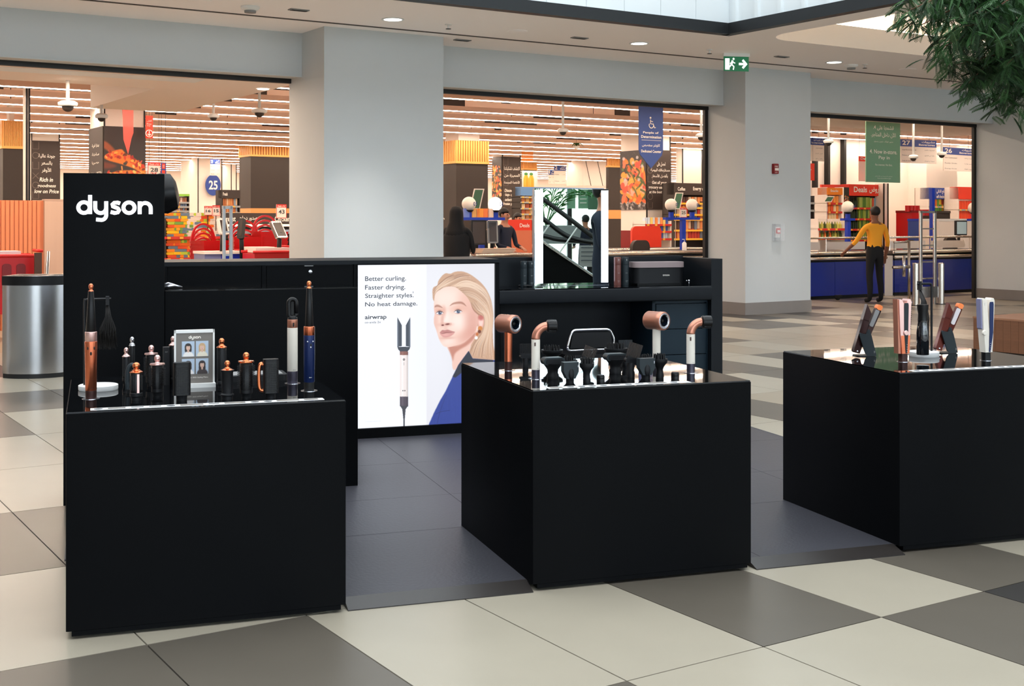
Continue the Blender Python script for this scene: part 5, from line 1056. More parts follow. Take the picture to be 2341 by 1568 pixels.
mb.build('lettering', M['inkw'], r); mb = MB(); motif(mb, w*.0, z0, z1-.2, w*.24); mb.build('outline_motif', OUT, r); sidepic(r, d, z0, z1, 'veg', 5, 110)
# plain white columns deep in the store
for u0, u1, us, t, lb in ((452, 508, 413, 46, 'wide white column with the round 25 sign deep in the store'), (59, 69, None, 24, 'thin pale post left of the slogan board'), (1560, 1606, 1545, 31, 'white column behind the coffee sign'), (528, 541, 505, 50, 'plain white column behind the tall chilled shelf')):
    col_box(lb, u0, u1, us, t, 0)
# signs -----------------------------------------------------------
def sign(lb, u0, v0, u1, v1, t, m, texts=(), name='hanging_sign', cat='sign', thick=.02, bands=(), hang=True, poly=None):
    s0, s1, z0, z1 = RR(u0, v0, u1, v1, t); r = wthing(name, lb, cat, s0, t, z0); w = s1-s0; h = z1-z0
    if poly: MB().prism([(a*w, b*h) for a, b in poly], 0, thick, 'y').build('panel', m, r)
    else: box_obj('panel', m, r, 0, w, 0, thick, 0, h)
    if not hang and name == 'price_sign': MB().tube([(w/2, .02, 0), (w/2, .02, -z0 if 'between' in lb else -.3)], .01, 5).build('stem', M['shelfm'], r)
    for nm, bm_, a, b, c, d in bands: box_obj(nm, bm_, r, a*w, c*w, -.003, 0, b*h, d*h)
    by = {}
    for s_, a, b, c, d, im, bo in texts: by.setdefault(im, MB()).text(s_, a*w, b*h, c*w, d*h, -.005, bo)
    for im, mb in by.items(): mb.build('lettering', M[im], r)
    if hang:
        for x in (.12, .88): MB().tube([(x*w, .01, h), (x*w, .01, 4.75-z0)], .004, 4).build('cable', M['shelfm'], r)
    return r, w, h
r, w, h = sign('blue pennant banner with a wheelchair symbol reading People of Determination', 1461, 243, 1516, 384, 19, M['navysign'],
    [('People of', .16, .555, .80, .60, 'inkw', .02), ('Determination', .08, .49, .92, .535, 'inkw', .02), (ar('كاونتر مخصص'), .12, .345, .86, .40, 'inkw', .01), ('Dedicated Counter', .08, .255, .92, .30, 'inkw', .02)], 'pennant_banner',
    poly=[(0, .3), (.0, 1), (1, 1), (1, .3), (.95, .22), (.5, 0), (.05, .22)])
mb = MB(); cx_, cz_ = w*.5, h*.72; mb.ribbon(arc(cx_, cz_-.02, .055, 150, 400, 18), .014, -.006, -.003).ribbon([(cx_-.02, cz_+.09), (cx_-.02, cz_+.01), (cx_+.05, cz_+.0), (cx_+.08, cz_-.07), (cx_+.11, cz_-.06)], .016, -.0062, -.003).ribbon([(cx_-.02, cz_+.06), (cx_+.04, cz_+.05)], .012, -.0064, -.003)
mb.prism([(cx_-.02+.02*cos(a*pi/5), cz_+.125+.02*sin(a*pi/5)) for a in range(10)], -.006, -.003, 'y'); mb.build('wheelchair_symbol', M['inkw'], r); box_obj('rule', M['inkw'], r, w*.1, w*.9, -.005, -.003, h*.455, h*.46)
sign('large sage green banner reading 4. Now in-store. Pay in', 1980, 277, 2058, 416, 17.2, M['green'],
    [(ar('قشمها على')+' .4'[::-1][::-1] if 0 else '.4 '+ar('قشمها على'), .2, .86, .8, .945, 'inkw', .012), (ar('الآن داخل المتاجر.'), .14, .74, .86, .83, 'inkw', .01), (ar('بدون فوائد. بدون رسوم.'), .22, .655, .78, .695, 'inkw', 0),
     ('4. Now in-store.', .1, .475, .9, .545, 'inkw', .012), ('Pay in', .36, .37, .68, .44, 'inkw', .012), ('No interest. No fees.', .26, .275, .76, .31, 'inkw', 0), (ar('تطبق الشروط و الأحكام'), .26, .09, .76, .11, 'inkw', 0), ('Terms and conditions apply', .32, .055, .72, .075, 'inkw', 0)], 'green_banner', hang=False)
def aisle(lb, u0, v0, u1, v1, t, num, arb, eng, rows, yaw=0, hb=.3):
    s0, s1, z0, z1 = RR(u0, v0, u1, v1, t); r = wthing('aisle_sign', lb, 'sign', s0, t, z0, yaw=yaw); w = s1-s0; h = z1-z0
    box_obj('panel', M['offwhite'], r, 0, w, 0, .02, 0, h*(1-hb)); box_obj('blue_header', M['navyprint'], r, 0, w, -.002, .02, h*(1-hb), h)
    mb = MB().text(num, w*.04, h*(1-hb*.8), w*.26, h*(1-hb*.15), -.005, .02).text(ar(arb), w*.58, h*(1-hb*.48), w*.95, h*(1-hb*.1), -.005, .02).text(eng, w*.5, h*(1-hb*.88), w*.95, h*(1-hb*.55), -.005, .02); mb.build('lettering', M['inkw'], r)
    mb = MB(); n = len(rows)
    for k, (e, a) in enumerate(rows): zc = h*(1-hb)*(1-(k+.6)/n); mb.text(e, w*.04, zc-h*.02, w*.42, zc+h*.03, -.003).text(ar(a), w*.66, zc-h*.02, w*.94, zc+h*.035, -.003)
    mb.build('small_print', M['ink'], r)
    for x in (.2, .8): MB().tube([(x*w, .01, h), (x*w, .01, 4.75-z0)], .004, 4).build('cable', M['shelfm'], r)
aisle('aisle sign 8 for ice cream and juice, left in the right opening', 1826, 313, 1893, 366, 21, '8', 'آيس كريم و عصير', 'Ice cream & Juice', (('Juices', 'عصير'), ('Ice cream', 'آيس كريم'), ('Ice cubes', 'مكعب ثلج')), radians(7))
aisle('aisle sign 27 for beverages right of the green banner', 2059, 318, 2136, 372, 22, '27', 'مشروبات', 'Beverages', (('carbonated', 'المشروبات الغازية'), ('Non-alcohol', 'خالية من الكحول'), ('Soda & tonic water', 'صودا و تونيك')), -radians(3))
aisle('aisle sign 26 for beverages at the right edge of the right opening', 2157, 336, 2240, 390, 22, '26', 'مشروبات', 'Beverages', (('Non Carbonated', 'المشروبات غير الغازية'), ('Powder Drinks', 'عصير بودرة'), ('Energy Drink', 'مشروب الطاقة')), radians(6))
aisle('small aisle sign deep in the middle opening', 1267, 377, 1294, 420, 44, '2', 'ألبان', 'Dairy', (('Milk', 'حليب'), ('Cheese', 'جبن')))
aisle('small blue headed sign left of the middle aisle sign', 1254, 388, 1267, 420, 46, '1', 'خبز', 'Bread', (('Bread', 'خبز'), ('Cake', 'كعك')), hb=.35)
aisle('small aisle sign above the round 25 sign', 481, 364, 503, 401, 43, '23', 'أرز', 'Rice', (('Rice', 'أرز'), ('Oil', 'زيت'), ('Salt', 'ملح')))
s_, z_ = PW(488, 423, 45.8); t = wthing('round_sign', 'round navy sign with the number 25 on a white column', 'sign', s_, 45.85, z_)
MB().prism([(.30*cos(a*pi/16), .40*sin(a*pi/16)) for a in range(32)], -.02, 0, 'y').build('disc', M['navyprint'], t); MB().text('25', -.17, -.17, .17, .17, -.025, .02).build('lettering', M['inkw'], t)
sign('red sign with a downward arrow right of the pizza column', 333, 264, 350, 316, 25.6, M['red2'], [(ar('أقل'), .15, .72, .8, .82, 'inkw', 0), ('Price', .15, .6, .75, .67, 'inkw', 0), ('drop', .15, .52, .6, .58, 'inkw', 0)])[0]
for (lb, u, v, tt) in (('round arrow emblem on the red sign by the pizza column', 341, 305, 25.55),):
    s_, z_ = PW(u, v, tt); t = wthing('arrow_emblem', lb, 'sign', s_, tt, z_); MB().ribbon(arc(0, 0, .07, 0, 360, 20)[:-1], .012, -.01, 0, True).ribbon([(0, .05), (0, -.045)], .014, -.012, 0).ribbon([(-.035, -.01), (0, -.045), (.035, -.01)], .014, -.014, 0).build('emblem', M['inkw'], t)
sign('red sign with a white arrow at the left edge of the right opening', 1838, 373, 1862, 412, 21, M['red2'], [('Price', .1, .6, .7, .68, 'inkw', 0), ('drop', .1, .5, .6, .58, 'inkw', 0)])
def price(lb, u0, v0, u1, v1, t, num, hdr='inkr', hang=False, dots=False):
    tx_ = [(num, .2, .32, .8, .62, 'ink', .02), ('Deals', .12, .82, .5, .93, 'inkw', .01), (ar('عروض'), .56, .82, .9, .95, 'inkw', 0)]
    if dots: tx_.append(('25', .2, .05, .75, .28, 'inkr', .02))
    sign(lb, u0, v0, u1, v1, t, M['offwhite'], tx_, 'price_sign', bands=(('red_header', M['ptape'], 0, .78, 1, 1), ('red_edge', M['ptape'], 0, 0, .04, .78), ('red_edge', M['ptape'], .96, 0, 1, .78), ('red_edge', M['ptape'], 0, 0, 1, .04)), hang=hang)
price('large hanging price sign 28 and 25 behind the logo tower', 338, 371, 367, 403, 27, '28', hang=True, dots=True)
price('small price sign 15 on the towel shelf', 486, 469, 503, 493, 23.9, '15'); price('small price sign 16 left of its neighbour 15', 467, 471, 485, 492, 24, '16')
price('price sign 43 on the orange column base', 632, 467, 655, 499, 27.5, '43'); price('small price sign 25 between the two numbered globes', 1555, 474, 1570, 497, 21, '25')
sign('narrow blue strip sign with red drops above the logo tower', 368, 372, 380, 403, 26.5, M['navyprint'], (), bands=(('red_drop', M['red2'], .2, .55, .8, .95), ('red_drop', M['red2'], .2, .1, .8, .45), ('white_number', M['offwhite'], .35, .62, .65, .86)))
sign('half hidden red and white deals sign behind the green banner', 1963, 357, 1984, 414, 23, M['offwhite'], [('Deals', .2, .86, 1.2, .96, 'inkw', .02)], bands=(('red_header', M['red2'], 0, .8, 1.0, 1),))
# red and orange translucent bands
s0, s1, z0, z1 = RR(275, 186, 305, 352, 25.4); t = wthing('hanging_band', 'translucent red plastic band hanging with a bent tip in front of the pizza column', 'band', s0, 25.4, z0); w = s1-s0; h = z1-z0
MB().prism([(0, h), (w, h), (w, h*.3), (w*.85, h*.22), (w*.6, 0), (w*.25, h*.2), (w*.2, h*.5)], 0, .015, 'y').build('band', M['redband'], t); MB().tube([(w*.5, 0, h), (w*.5, 0, 4.75-z0)], .005, 4).build('cable', M['shelfm'], t)
s0, s1, z0, z1 = RR(1193, 298, 1219, 368, 36); t = wthing('hanging_band', 'translucent orange band hanging above the juice picture', 'band', s0, 36, z0); box_obj('band', M['orangeband'], t, 0, s1-s0, 0, .02, 0, z1-z0); MB().tube([(.2, 0, z1-z0), (.2, 0, 4.75-z0)], .005, 4).build('cable', M['shelfm'], t)
# juice picture
s0, s1, z0, z1 = RR(1194, 390, 1229, 427, 41); t = wthing('juice_picture', 'poster with two orange juice bottles under the slatted crown', 'poster', s0, 41, z0); w = s1-s0; h = z1-z0; P_ = Paint(0, 0, w, h, 60, 64, (238, 224, 214))
for x in (.24, .58):
    P_.poly([(w*(x-.17), -.1), (w*(x-.17), h*.5), (w*(x-.1), h*.72), (w*(x+.1), h*.72), (w*(x+.17), h*.5), (w*(x+.17), -.1)], (250, 160, 40), .01, smooth=False); P_.ell(w*x, h*.8, w*.12, h*.09, (56, 120, 60), .1); P_.ell(w*(x-.06), h*.3, w*.04, h*.3, (254, 196, 90), .6, .7)
obj('picture', P_.mesh('picture', vmat('board_print'), None, -.005), t); box_obj('panel', M['offwhite'], t, 0, w, 0, .02, 0, h)
# shelving --------------------------------------------------------
def carton(m, w, d, h):
    k = ('c', m.name, round(w, 2), round(h, 2))
    if k not in _T: _T[k] = MB().rbox(-w/2, w/2, -d/2, d/2, 0, h, min(w, d)*.2, 'z', 1).mesh('package', m)
    return _T[k]
def bottle_mesh(m, r, h):
    k = ('b', m.name, round(r, 3), round(h, 2))
    if k not in _T: _T[k] = MB().lathe([(r, 0), (r, h*.55), (r*.8, h*.66), (r*.34, h*.8), (r*.34, h)], 8).mesh('bottle', m)
    return _T[k]
RC = random.Random(21)
def goods(root_lb, s0, s1, t, z, h, kind, cols, n, grp=None):
    """one row of packages or bottles standing on a shelf board, each its own thing"""
    w = (s1-s0)/n; base = root_lb
    for k in range(n):
        root_lb = base+', '+ORD[k]+' from left'
        c = cols[k*len(cols)//n] if len(cols) < 4 else RC.choice(cols); m = cm(c); hh = h*RC.uniform(.9, 1)
        me = bottle_mesh(m, w*.44, round(h, 2)) if kind == 'b' else carton(m, round(w*.9, 2), .12, round(h, 2))
        o = obj(kind == 'b' and 'bottle' or 'package', me, None, WF(s0+w*(k+.5), t+.12+RC.uniform(-.01, .01), z+.001), AW+RC.uniform(-.04, .04), root_lb, kind == 'b' and 'bottle' or 'package', grp or base)
def shelf_unit(lb, u0, v0, u1, v1, t, levels, header=None, depth=.5, body=None, name='shelf_unit', strip_=None, zfloor=0):
    s0, s1, z0, z1 = RR(u0, v0, u1, v1, t); r = wthing(name, lb, 'shelf', s0, t); w = s1-s0; b = body or M['shelfm']
    box_obj('back', b, r, 0, w, depth-.03, depth, zfloor, z1); box_obj('side', b, r, 0, .03, 0, depth, zfloor, z1); box_obj('side', b, r, w-.03, w, 0, depth, zfloor, z1); box_obj('plinth', b, r, 0, w, .02, depth, 0, .12)
    zs = []
    for v in levels:
        z = PW(u0, v, t)[1]; zs.append(z); q = box_obj('shelf_board', b, r, 0, w, 0, depth, z-.03, z)
        if strip_: box_obj('price_strip', strip_, q, .0, w, -.012, 0, z-.05, z-.0)
        if strip_:
            for k in range(int(w/.25)): box_obj('price_tag', M['ytape'], q, .05+k*.25, .12+k*.25, -.015, -.012, z-.045, z-.006)
    if header:
        hv0, hv1, hm, tx_ = header; za, zb = PW(u0, hv1, t)[1], PW(u0, hv0, t)[1]; q = box_obj('header', hm, r, 0, w, -.02, depth*.6, za, zb)
        for s_, a, b_, c, d, im in tx_: MB().text(s_, a*w, za+b_*(zb-za), c*w, za+d*(zb-za), -.024, .02).build('lettering', M[im], q)
    return s0, s1, zs, r
# deals gondola in the right opening
s0, s1, zs, r = shelf_unit('red headed deals shelf full of bottles behind the man in yellow', 1941, 422, 2019, 600, 22.5, (474, 499, 523, 548, 572),
    (421, 447, M['red2'], [('Deals', .12, .3, .5, .8, 'inkw'), (ar('عروض'), .57, .22, .92, .8, 'inkw')]), strip_=M['ptape'])
MB().prism([(0, 0), (-.75, .25), (-.75, .3), (0, .05)], 2.12, 2.5, 'z').build('header_wing', M['red2'], r)
k = s1-s0
for q, z in enumerate(zs[:4]):
    lv = ('top', 'second', 'third', 'fourth')[q]
    goods('dark bottle with pale label on the %s shelf of the deals unit' % lv, s0+.04, s0+k*.34, 22.5, z, .26, 'b', [(30, 44, 24), (46, 60, 30)], 6)
    goods('green packet on the %s shelf of the deals unit' % lv, s0+k*.35, s0+k*.66, 22.5, z, .27, 'c', [(96, 140, 50), (150, 176, 60), (70, 116, 48), (170, 190, 90)], 6)
    goods('mixed bright packet at the right of the %s deals shelf' % lv, s0+k*.67, s1-.05, 22.5, z, .25, 'c', [(190, 200, 110), (220, 90, 50), (130, 170, 190), (230, 210, 150)], 5)
# orange topped unit and crates left of it
s0, s1, zs, r = shelf_unit('orange headed snack shelf left of the deals shelf', 1890, 428, 1925, 600, 21.3, (463, 483, 503, 522, 543), (429, 445, mat('orange_header', (250, 140, 30), .5), [('Snacks', .2, .4, .7, .75, 'inkw')]), body=M['offwhite'], strip_=M['ptape'])
for q, z in enumerate(zs): goods('orange packet on the %s snack shelf left of the deals shelf' % ORD[q], s0+.04, s1-.04, 21.3, z, .17, 'c', [(246, 130, 50), (250, 160, 70), (236, 90, 40), (250, 220, 170)], 5)
s0, s1, z0, z1 = RR(1929, 428, 1941, 560, 21.9); P_ = Paint(0, z0, s1-s0, z1, 24, 160, (40, 44, 34)); food(P_, 0, z0, s1-s0, z1, 'veg2', 12); t = wthing('picture_column', 'narrow column with a fruit picture beside the deals shelf', 'column', s0, 21.9); obj('food_picture', P_.mesh('food_picture', vmat('board_print'), None, -.004), t); box_obj('panel', M['offwhite'], t, 0, s1-s0, 0, .3, 0, z1)
s0, s1, zs, r = shelf_unit('dark shelf with soft drink bottles at the left of the right opening', 1832, 447, 1862, 600, 20.6, (462, 479, 502, 520, 540), None, strip_=M['smoke'])
for q, (z, c) in enumerate(zip(zs, ([(70, 130, 190), (110, 160, 210)], [(200, 60, 56), (224, 90, 84)], [(196, 50, 46), (214, 70, 66)], [(90, 60, 40), (60, 90, 50)], [(240, 170, 60), (220, 80, 40)]))): goods('small bottle on the %s level of the dark drinks shelf' % ORD[q], s0+.04, s1-.04, 20.6, z, .17, 'b', c, 6)
# crates and bottles on the checkout display
s0, s1, zs, r = shelf_unit('low display of small bottles with red strips in front of the snack shelf', 1870, 500, 1935, 600, 20.0, (522, 543), None, body=M['offwhite'], strip_=M['ptape'])
for q, z in enumerate(zs): goods('little bottle on the %s level of the low checkout display' % ORD[q], s0+.04, s1-.04, 20, z, .15, 'b', [(120, 130, 50), (60, 74, 30), (200, 190, 90), (240, 130, 60)], 10)
# white wall behind, posts
mb = MB().box(23.0, 46, 25.2, 25.4, 0, 4.7); sw = struct('wall_store_side', mb, M['swall'], rz=AW)
for u in (1862, 1890, 1927): s_ = PW(u, 400, 25.1)[0]; box_obj('dark_post', M['frame'], sw, s_, s_+.09, 25.05, 25.2, 0, 4.7)
for u in (2080, 2118): s_ = PW(u, 400, 25.1)[0]; box_obj('wall_panel', M['swall'], sw, s_, s_+2.2, 25.1, 25.2, 0, 4.7)
col_box('white panel column right of the deals shelf', 2020, 2031, None, 22.3, 0, top=2.55)
s0, s1, zs, r = shelf_unit('blue headed shelf of crisps in the right opening', 2123, 429, 2181, 600, 23.5, (471, 485, 500), (429, 455, M['navyprint'], [(ar('الدفع الذاتي'), .28, .45, .66, .85, 'inkw'), ('self checkout', .28, .1, .66, .38, 'inkw')]), body=M['offwhite'], strip_=M['smoke'])
for q, z in enumerate(zs): goods('bright crisp packet on the %s level of the blue headed shelf' % ORD[q], s0+.05, s1-.05, 23.5, z, .22, 'c', [(90, 160, 60), (236, 120, 40), (240, 190, 60), (200, 70, 40), (120, 180, 70)], 10)
s0, s1, zs, r = shelf_unit('red headed shelf of red packets at the right edge of the right opening', 2191, 428, 2240, 600, 23.0, (478, 500), (427, 455, M['red2'], []), body=M['offwhite'], strip_=M['smoke'])
for q, z in enumerate(zs): goods('red packet on the %s level of the red headed shelf' % ORD[q], s0+.05, s1-.05, 23.0, z, .24, 'c', [(236, 80, 40), (226, 60, 36)], 9)
def wbox(name, lb, cat, u0, v0, u1, v1, t, dep, m, floor=True, r_=.0):
    s0, s1, z0, z1 = RR(u0, v0, u1, v1, t); z0 = 0 if floor else z0; t_ = wthing(name, lb, cat, s0, t, z0); return t_, s1-s0, z1-z0
for nm, lb, cat, b, t, m, m2 in (('display_bin', 'red display bin in front of the blue headed shelf', 'bin', (2084, 481, 2110, 560), 21.5, M['red'], M['darkred']), ('blue_kiosk', 'royal blue kiosk beside the red display bin', 'kiosk', (2112, 500, 2136, 560), 20.9, M['navyprint'], M['bluem']), ('service_desk', 'white service desk behind the cash register screen', 'desk', (2146, 500, 2226, 560), 20.3, M['offwhite'], M['white']), ('crate_stand', 'crate stand with dark snack packets left of the service desk', 'stand', (2142, 482, 2172, 500), 21.5, M['brownbox'], M['shelfm'])):
    t_, w, h = wbox(nm, lb, cat, *b, t, .5, m); box_obj('body', m, t_, 0, w, 0, .5, 0, h-.06); box_obj('top', m2, t_, -.01, w+.01, -.01, .51, h-.06, h)
s0, s1, z0, z1 = RR(2085, 482, 2136, 496, 21.4)
for k in range(9): o = obj('snack_bag', carton(M['red'], .16, .12, .16), None, WF(s0+.1+k*(s1-s0-.2)/8, 21.6, z1-.02 if k < 5 else z1-.12), AW+k, 'shiny red bag on the red display bin and blue kiosk, %s from left' % ORD[k], 'bag', 'red bags on the display bin')
s0, s1, z0, z1 = RR(2131, 430, 2137, 560, 19.5); box_obj('blue_post', M['bluem'], None, 0, s1-s0, 0, .08, 0, z1, loc=WF(s0, 19.5), rz=AW, label='tall royal blue post behind the security gate', cat='post')
# checkout counters ------------------------------------------------
def checkout(lb, sa, sb, t, z_top=.93, white_end=False, upper=True, nrails=2):
    r = wthing('checkout_counter', lb, 'counter', sa, t); w = sb-sa
    n = max(1, int(w/1.1))
    for k in range(n): box_obj('blue_panel', M['blue'], r, k*w/n+.003, (k+1)*w/n-.003, 0, .03, .06, z_top-.2)
    box_obj('carcass', M['deep'], r, .02, w-.02, .03, .8, .0, z_top-.06); box_obj('worktop', M['shelfm'], r, 0, w, .0, .8, z_top-.06, z_top)
    for k in range(nrails):
        z = z_top-.13+k*.1; MB().tube([(0, -.03-.02*(1-k), z), (w, -.03-.02*(1-k), z)], .035, 10).build('bumper_rail', M['rail'], r, 180)
    if upper:
        MB().tube([(0, .1, z_top+.28), (w, .1, z_top+.28)], .022, 8).build('upper_rail', M['rail'], r, 180)
        for k in range(int(w/1.3)+1): MB().tube([(min(w-.02, k*1.3+.02), .1, z_top), (min(w-.02, k*1.3+.02), .1, z_top+.28)], .014, 6).build('rail_post', M['rail'], r)
        for k in range(int(w/1.3)): box_obj('low_screen', M['offwhite'], r, k*1.3+.08, k*1.3+1.2, .14, .15, z_top+.04, z_top+.2)
    if white_end: box_obj('white_end', M['offwhite'], r, -.25, 0, 0, .5, .0, z_top-.1)
    return r
a = PW(1838, 600, 17.5)[0]; b = PW(2022, 600, 17.5)[0]; checkout('long blue checkout counter left in the right opening', a-.6, b, 17.5)
a = PW(2041, 600, 17.55)[0]; b = PW(2300, 600, 17.55)[0]; checkout('blue checkout counter right in the right opening, under the register screen', a, b, 17.55, .93, True)
a = PW(1395, 600, 18.8)[0]; b = PW(1640, 600, 18.8)[0]; checkout('checkout counter behind the vanity mirror in the middle opening', a-.6, b, 18.8, .96, upper=False)
a = PW(1012, 600, 18.4)[0]; b = PW(1215, 600, 18.4)[0]; checkout('checkout counter by the wide grey column in the middle opening', a-.8, b, 18.4, .98, upper=False)
checkout('checkout counter one lane behind the mirror', PW(1380, 600, 21.5)[0], PW(1620, 600, 21.5)[0], 21.5, .95, upper=False)
def globes(lb, us, v, t, vb, upole, nums, lit=()):
    s_ = [PW(u, v, t)[0] for u in us]; z = PW(us[0], v, t)[1]; D = PZ(us[0], 590, 0); zb = PW(us[0], vb, t)[1]
    s0 = s_[0]; r = wthing('lane_light', lb, 'lane light', s0, t)
    sp = PW(upole, v, t)[0]-s0; box_obj('pole', M['bluem'], r, sp-.05, sp+.05, -.04, .04, 0, zb); 
    box_obj('beam', M['bluem'], r, min(-.18, sp-.05), max(s_[-1]-s0+.18, sp+.05), -.05, .05, zb-.05, zb)
    for k, x in enumerate(s_):
        x -= s0; mb = MB().ball((x, 0, z), .128, 24, 16); mb.build('globe', M['globelit'] if k in lit else M['globe'], r, 180)
        MB().lathe([(.05, z-.15), (.085, z-.12), (.085, z-.11)], 14, x, 0).build('globe_collar', M['frame'], r); box_obj('bracket', M['bluem'], r, x-.045, x+.045, -.03, .03, zb, z-.14)
        MB().text(nums[k], x+.02, z-.035, x+.10, z+.035, -.125, .02).build('lettering', M['inkb'], r)
globes('twin lane light with white globes 05 and lit 06 near the wide grey column', (1072, 1132), 466, 19.2, 497, 1100, ('05', '06'), (1,))
globes('twin lane light with white globes 07 and 08 on a blue pole, middle opening', (1534, 1582), 468, 20.0, 497, 1561, ('07', '08'))
globes('single white lane globe 10 in front of the deals shelf', (1938,), 473, 18.6, 499, 1938, ('10',)); globes('white lane globe cut off at the right edge of the right opening', (2226,), 475, 18.4, 500, 2231, ('11',))
def leaflet(lb, u0, v0, u1, v1, t):
    s0, s1, z0, z1 = RR(u0, v0, u1, v1, t); r = wthing('leaflet_stand', lb, 'sign', s0, t, z0); w = (s1-s0)*.8; h = z1-z0; mb = MB()
    MB().prism([(0, 0), (w, 0), (w+.1, h), (.1, h)], 0, .01, 'y').build('panel', M['offwhite'], r); MB().prism([(.02, .02), (w-.02, .02), (w+.07, h-.02), (.12, h-.02)], -.004, 0, 'y').build('green_print', M['green2'], r)
    MB().tube([(w/2, .02, 0), (w/2, .05, -z0)], .008, 5).build('stem', M['smoke'], r)
leaflet('tilted green leaflet card behind the unlit globe near the wide grey column', 1074, 431, 1103, 478, 20.5); leaflet('tilted green leaflet card behind the left globe on the blue pole', 1537, 440, 1559, 478, 21.5); leaflet('small green leaflet card left of the deals shelf', 1884, 448, 1905, 462, 20.3)
# cameras on drop poles
def cctv(lb, u, v, vt, t, fat=False):
    s_, z_ = PW(u, v, t); r = wthing('dome_camera', lb, 'security camera', s_, t, z_); k = 1.25 if fat else 1
    MB().tube([(0, 0, .02), (0, 0, (3.47 if s_ < 6.9 and t < 21.7 and not (s_ < 5.36 and t > 18) else 4.75)-z_)], .026, 8).build('drop_pole', M['white'], r, 180)
    MB().lathe([(.09*k, .0), (.105*k, .02), (.105*k, .05), (.07*k, .075), (.03, .08)], 18).build('housing', M['white'], r, 50); MB().ball((0, 0, 0), .065*k, 14, 8, 1, 1, .95).build('dome', M['brownbox'], r, 180)
for u, v, t, f, lb in ((155, 243, 17.6, 1, 'dome security camera on a pole at the upper left of the left opening'), (232, 270, 21, 0, 'dome security camera in front of the pizza column'), (488, 269, 22, 0, 'dome security camera left of the bulky one in the left opening'), (593, 258, 20, 1, 'bulky white dome camera near the right end of the left opening'),
    (1287, 302, 19.5, 0, 'dome security camera in the centre of the middle opening'), (1603, 314, 18, 0, 'dome security camera at the right edge of the middle opening'), (1894, 327, 18, 0, 'dome security camera beside aisle sign 8'), (2088, 362, 18, 0, 'dome security camera in front of aisle sign 27'), (2153, 355, 18.4, 0, 'dome security camera between aisle signs 27 and 26')): cctv(lb, u, v, 0, t, f)
# middle opening shelves and boxes
s0, s1, zs, r = shelf_unit('black headed coffee and energy drink shelf in the middle opening', 1541, 418, 1640, 600, 26, (463, 473, 489, 500, 525, 545), (418, 445, M['board'], [('Coffee', .07, .35, .24, .65, 'inkw'), ('Energy drinks', .42, .3, .8, .7, 'inkw')]), body=M['brownbox'], strip_=M['ytape'])
for q, z in enumerate(zs): goods('coffee or drink package on the %s level of the black headed shelf' % ORD[q], s0+.05, s1-.05, 26, z, .16 if q < 2 else .26, 'c', [(200, 60, 50), (220, 190, 160), (90, 60, 50), (236, 150, 90), (120, 130, 150)], 14)
s0, s1, zs, r = shelf_unit('dark chilled shelf with a blue sky header left of the vanity mirror', 1190, 428, 1380, 600, 32, (449, 461, 475, 488, 500), (427, 447, mat('sky_blue_header', (96, 140, 190), .5), []), body=M['brownbox'], strip_=M['smoke'])
for q, z in enumerate(zs): goods('small dairy package on the %s level of the sky headed chilled shelf' % ORD[q], s0+.05, s0+1.6, 32, z, .12, 'c', [(196, 120, 70), (230, 200, 160), (180, 90, 60), (210, 160, 90)], 9)
s0, s1, z0, z1 = RR(1332, 362, 1386, 424, 40); d = PWs(1295, 380, s0)[0]-40; t = wthing('hanging_box', 'large white box hanging from the ceiling behind the mirror', 'ceiling box', s0, 40, z0)
box_obj('front_panel', M['swall'], t, 0, s1-s0, 0, .03, 0, z1-z0); box_obj('side_panel', M['swall'], t, 0, .03, .03, d, 0, z1-z0); box_obj('top_panel', M['swall'], t, 0, s1-s0, 0, d, z1-z0-.03, z1-z0)
for a, b in ((.1, .35), (.6, .85)): MB().tube([((s1-s0)*a, -.01, z1-z0), ((s1-s0)*b, -.01, 0)], .012, 4).build('cable', M['shelfm'], t)
s_, z_ = PW(1318, 334, 30); t = wthing('hanging_plant', 'small hanging plant with drooping green leaves under the line lights', 'plant', s_, 30, z_)
MB().lathe([(.06, -.08), (.1, 0)], 12).build('pot', M['white'], t); MB().tube([(0, 0, 0), (0, 0, 4.75-z_)], .005, 4).build('cable', M['shelfm'], t); rq = random.Random(2)
for k in range(16): a = rq.uniform(0, 2*pi); l = rq.uniform(.12, .26); MB().add([(0, 0, 0), (l*.5*cos(a)-.03*sin(a), l*.5*sin(a)+.03*cos(a), .09), (l*cos(a), l*sin(a), -.02), (l*.5*cos(a)+.03*sin(a), l*.5*sin(a)-.03*cos(a), .09)], [(0, 1, 2, 3)]).build('leaf', M['leaf'], t)
t_, w, h = wbox('red_display', 'bright red rounded display board left of the lane globes 07 and 08', 'display', 1445, 517, 1512, 590, 22.5, .5, M['red2']); MB().rbox(0, w, 0, .06, 0, h, .12, 'y', 6).build('front', M['red2'], t_, 40); box_obj('body', M['darkred'], t_, .06, w-.06, .06, .5, 0, h-.1)
t_, w, h = wbox('red_screen_wall', 'red fronted display behind the cashier in the middle opening', 'display', 1160, 502, 1216, 590, 21.5, .5, M['red2']); box_obj('front', M['red2'], t_, 0, w, 0, .06, 0, h); box_obj('orange_picture', mat('salmon_print', (222, 120, 84), .5), t_, w*.1, w, -.004, 0, h*.56, h*.86); MB().text('Deals', w*.5, h*.9, w*.9, h*.95, -.003, .01).build('lettering', M['inkw'], t_)
s0, s1, zs, r = shelf_unit('low promotional shelf with yellow and blue packs behind the red display board', 1475, 505, 1535, 600, 24, (512, 528, 545), None, body=M['offwhite'], strip_=M['ptape'])
for q, z in enumerate(zs): goods('pack on the %s level of the low promotional shelf' % ORD[q], s0+.05, s1-.05, 24, z, .16, 'c', [(240, 210, 120), (210, 224, 236), (60, 90, 170), (240, 150, 80), (240, 236, 230)], 9)
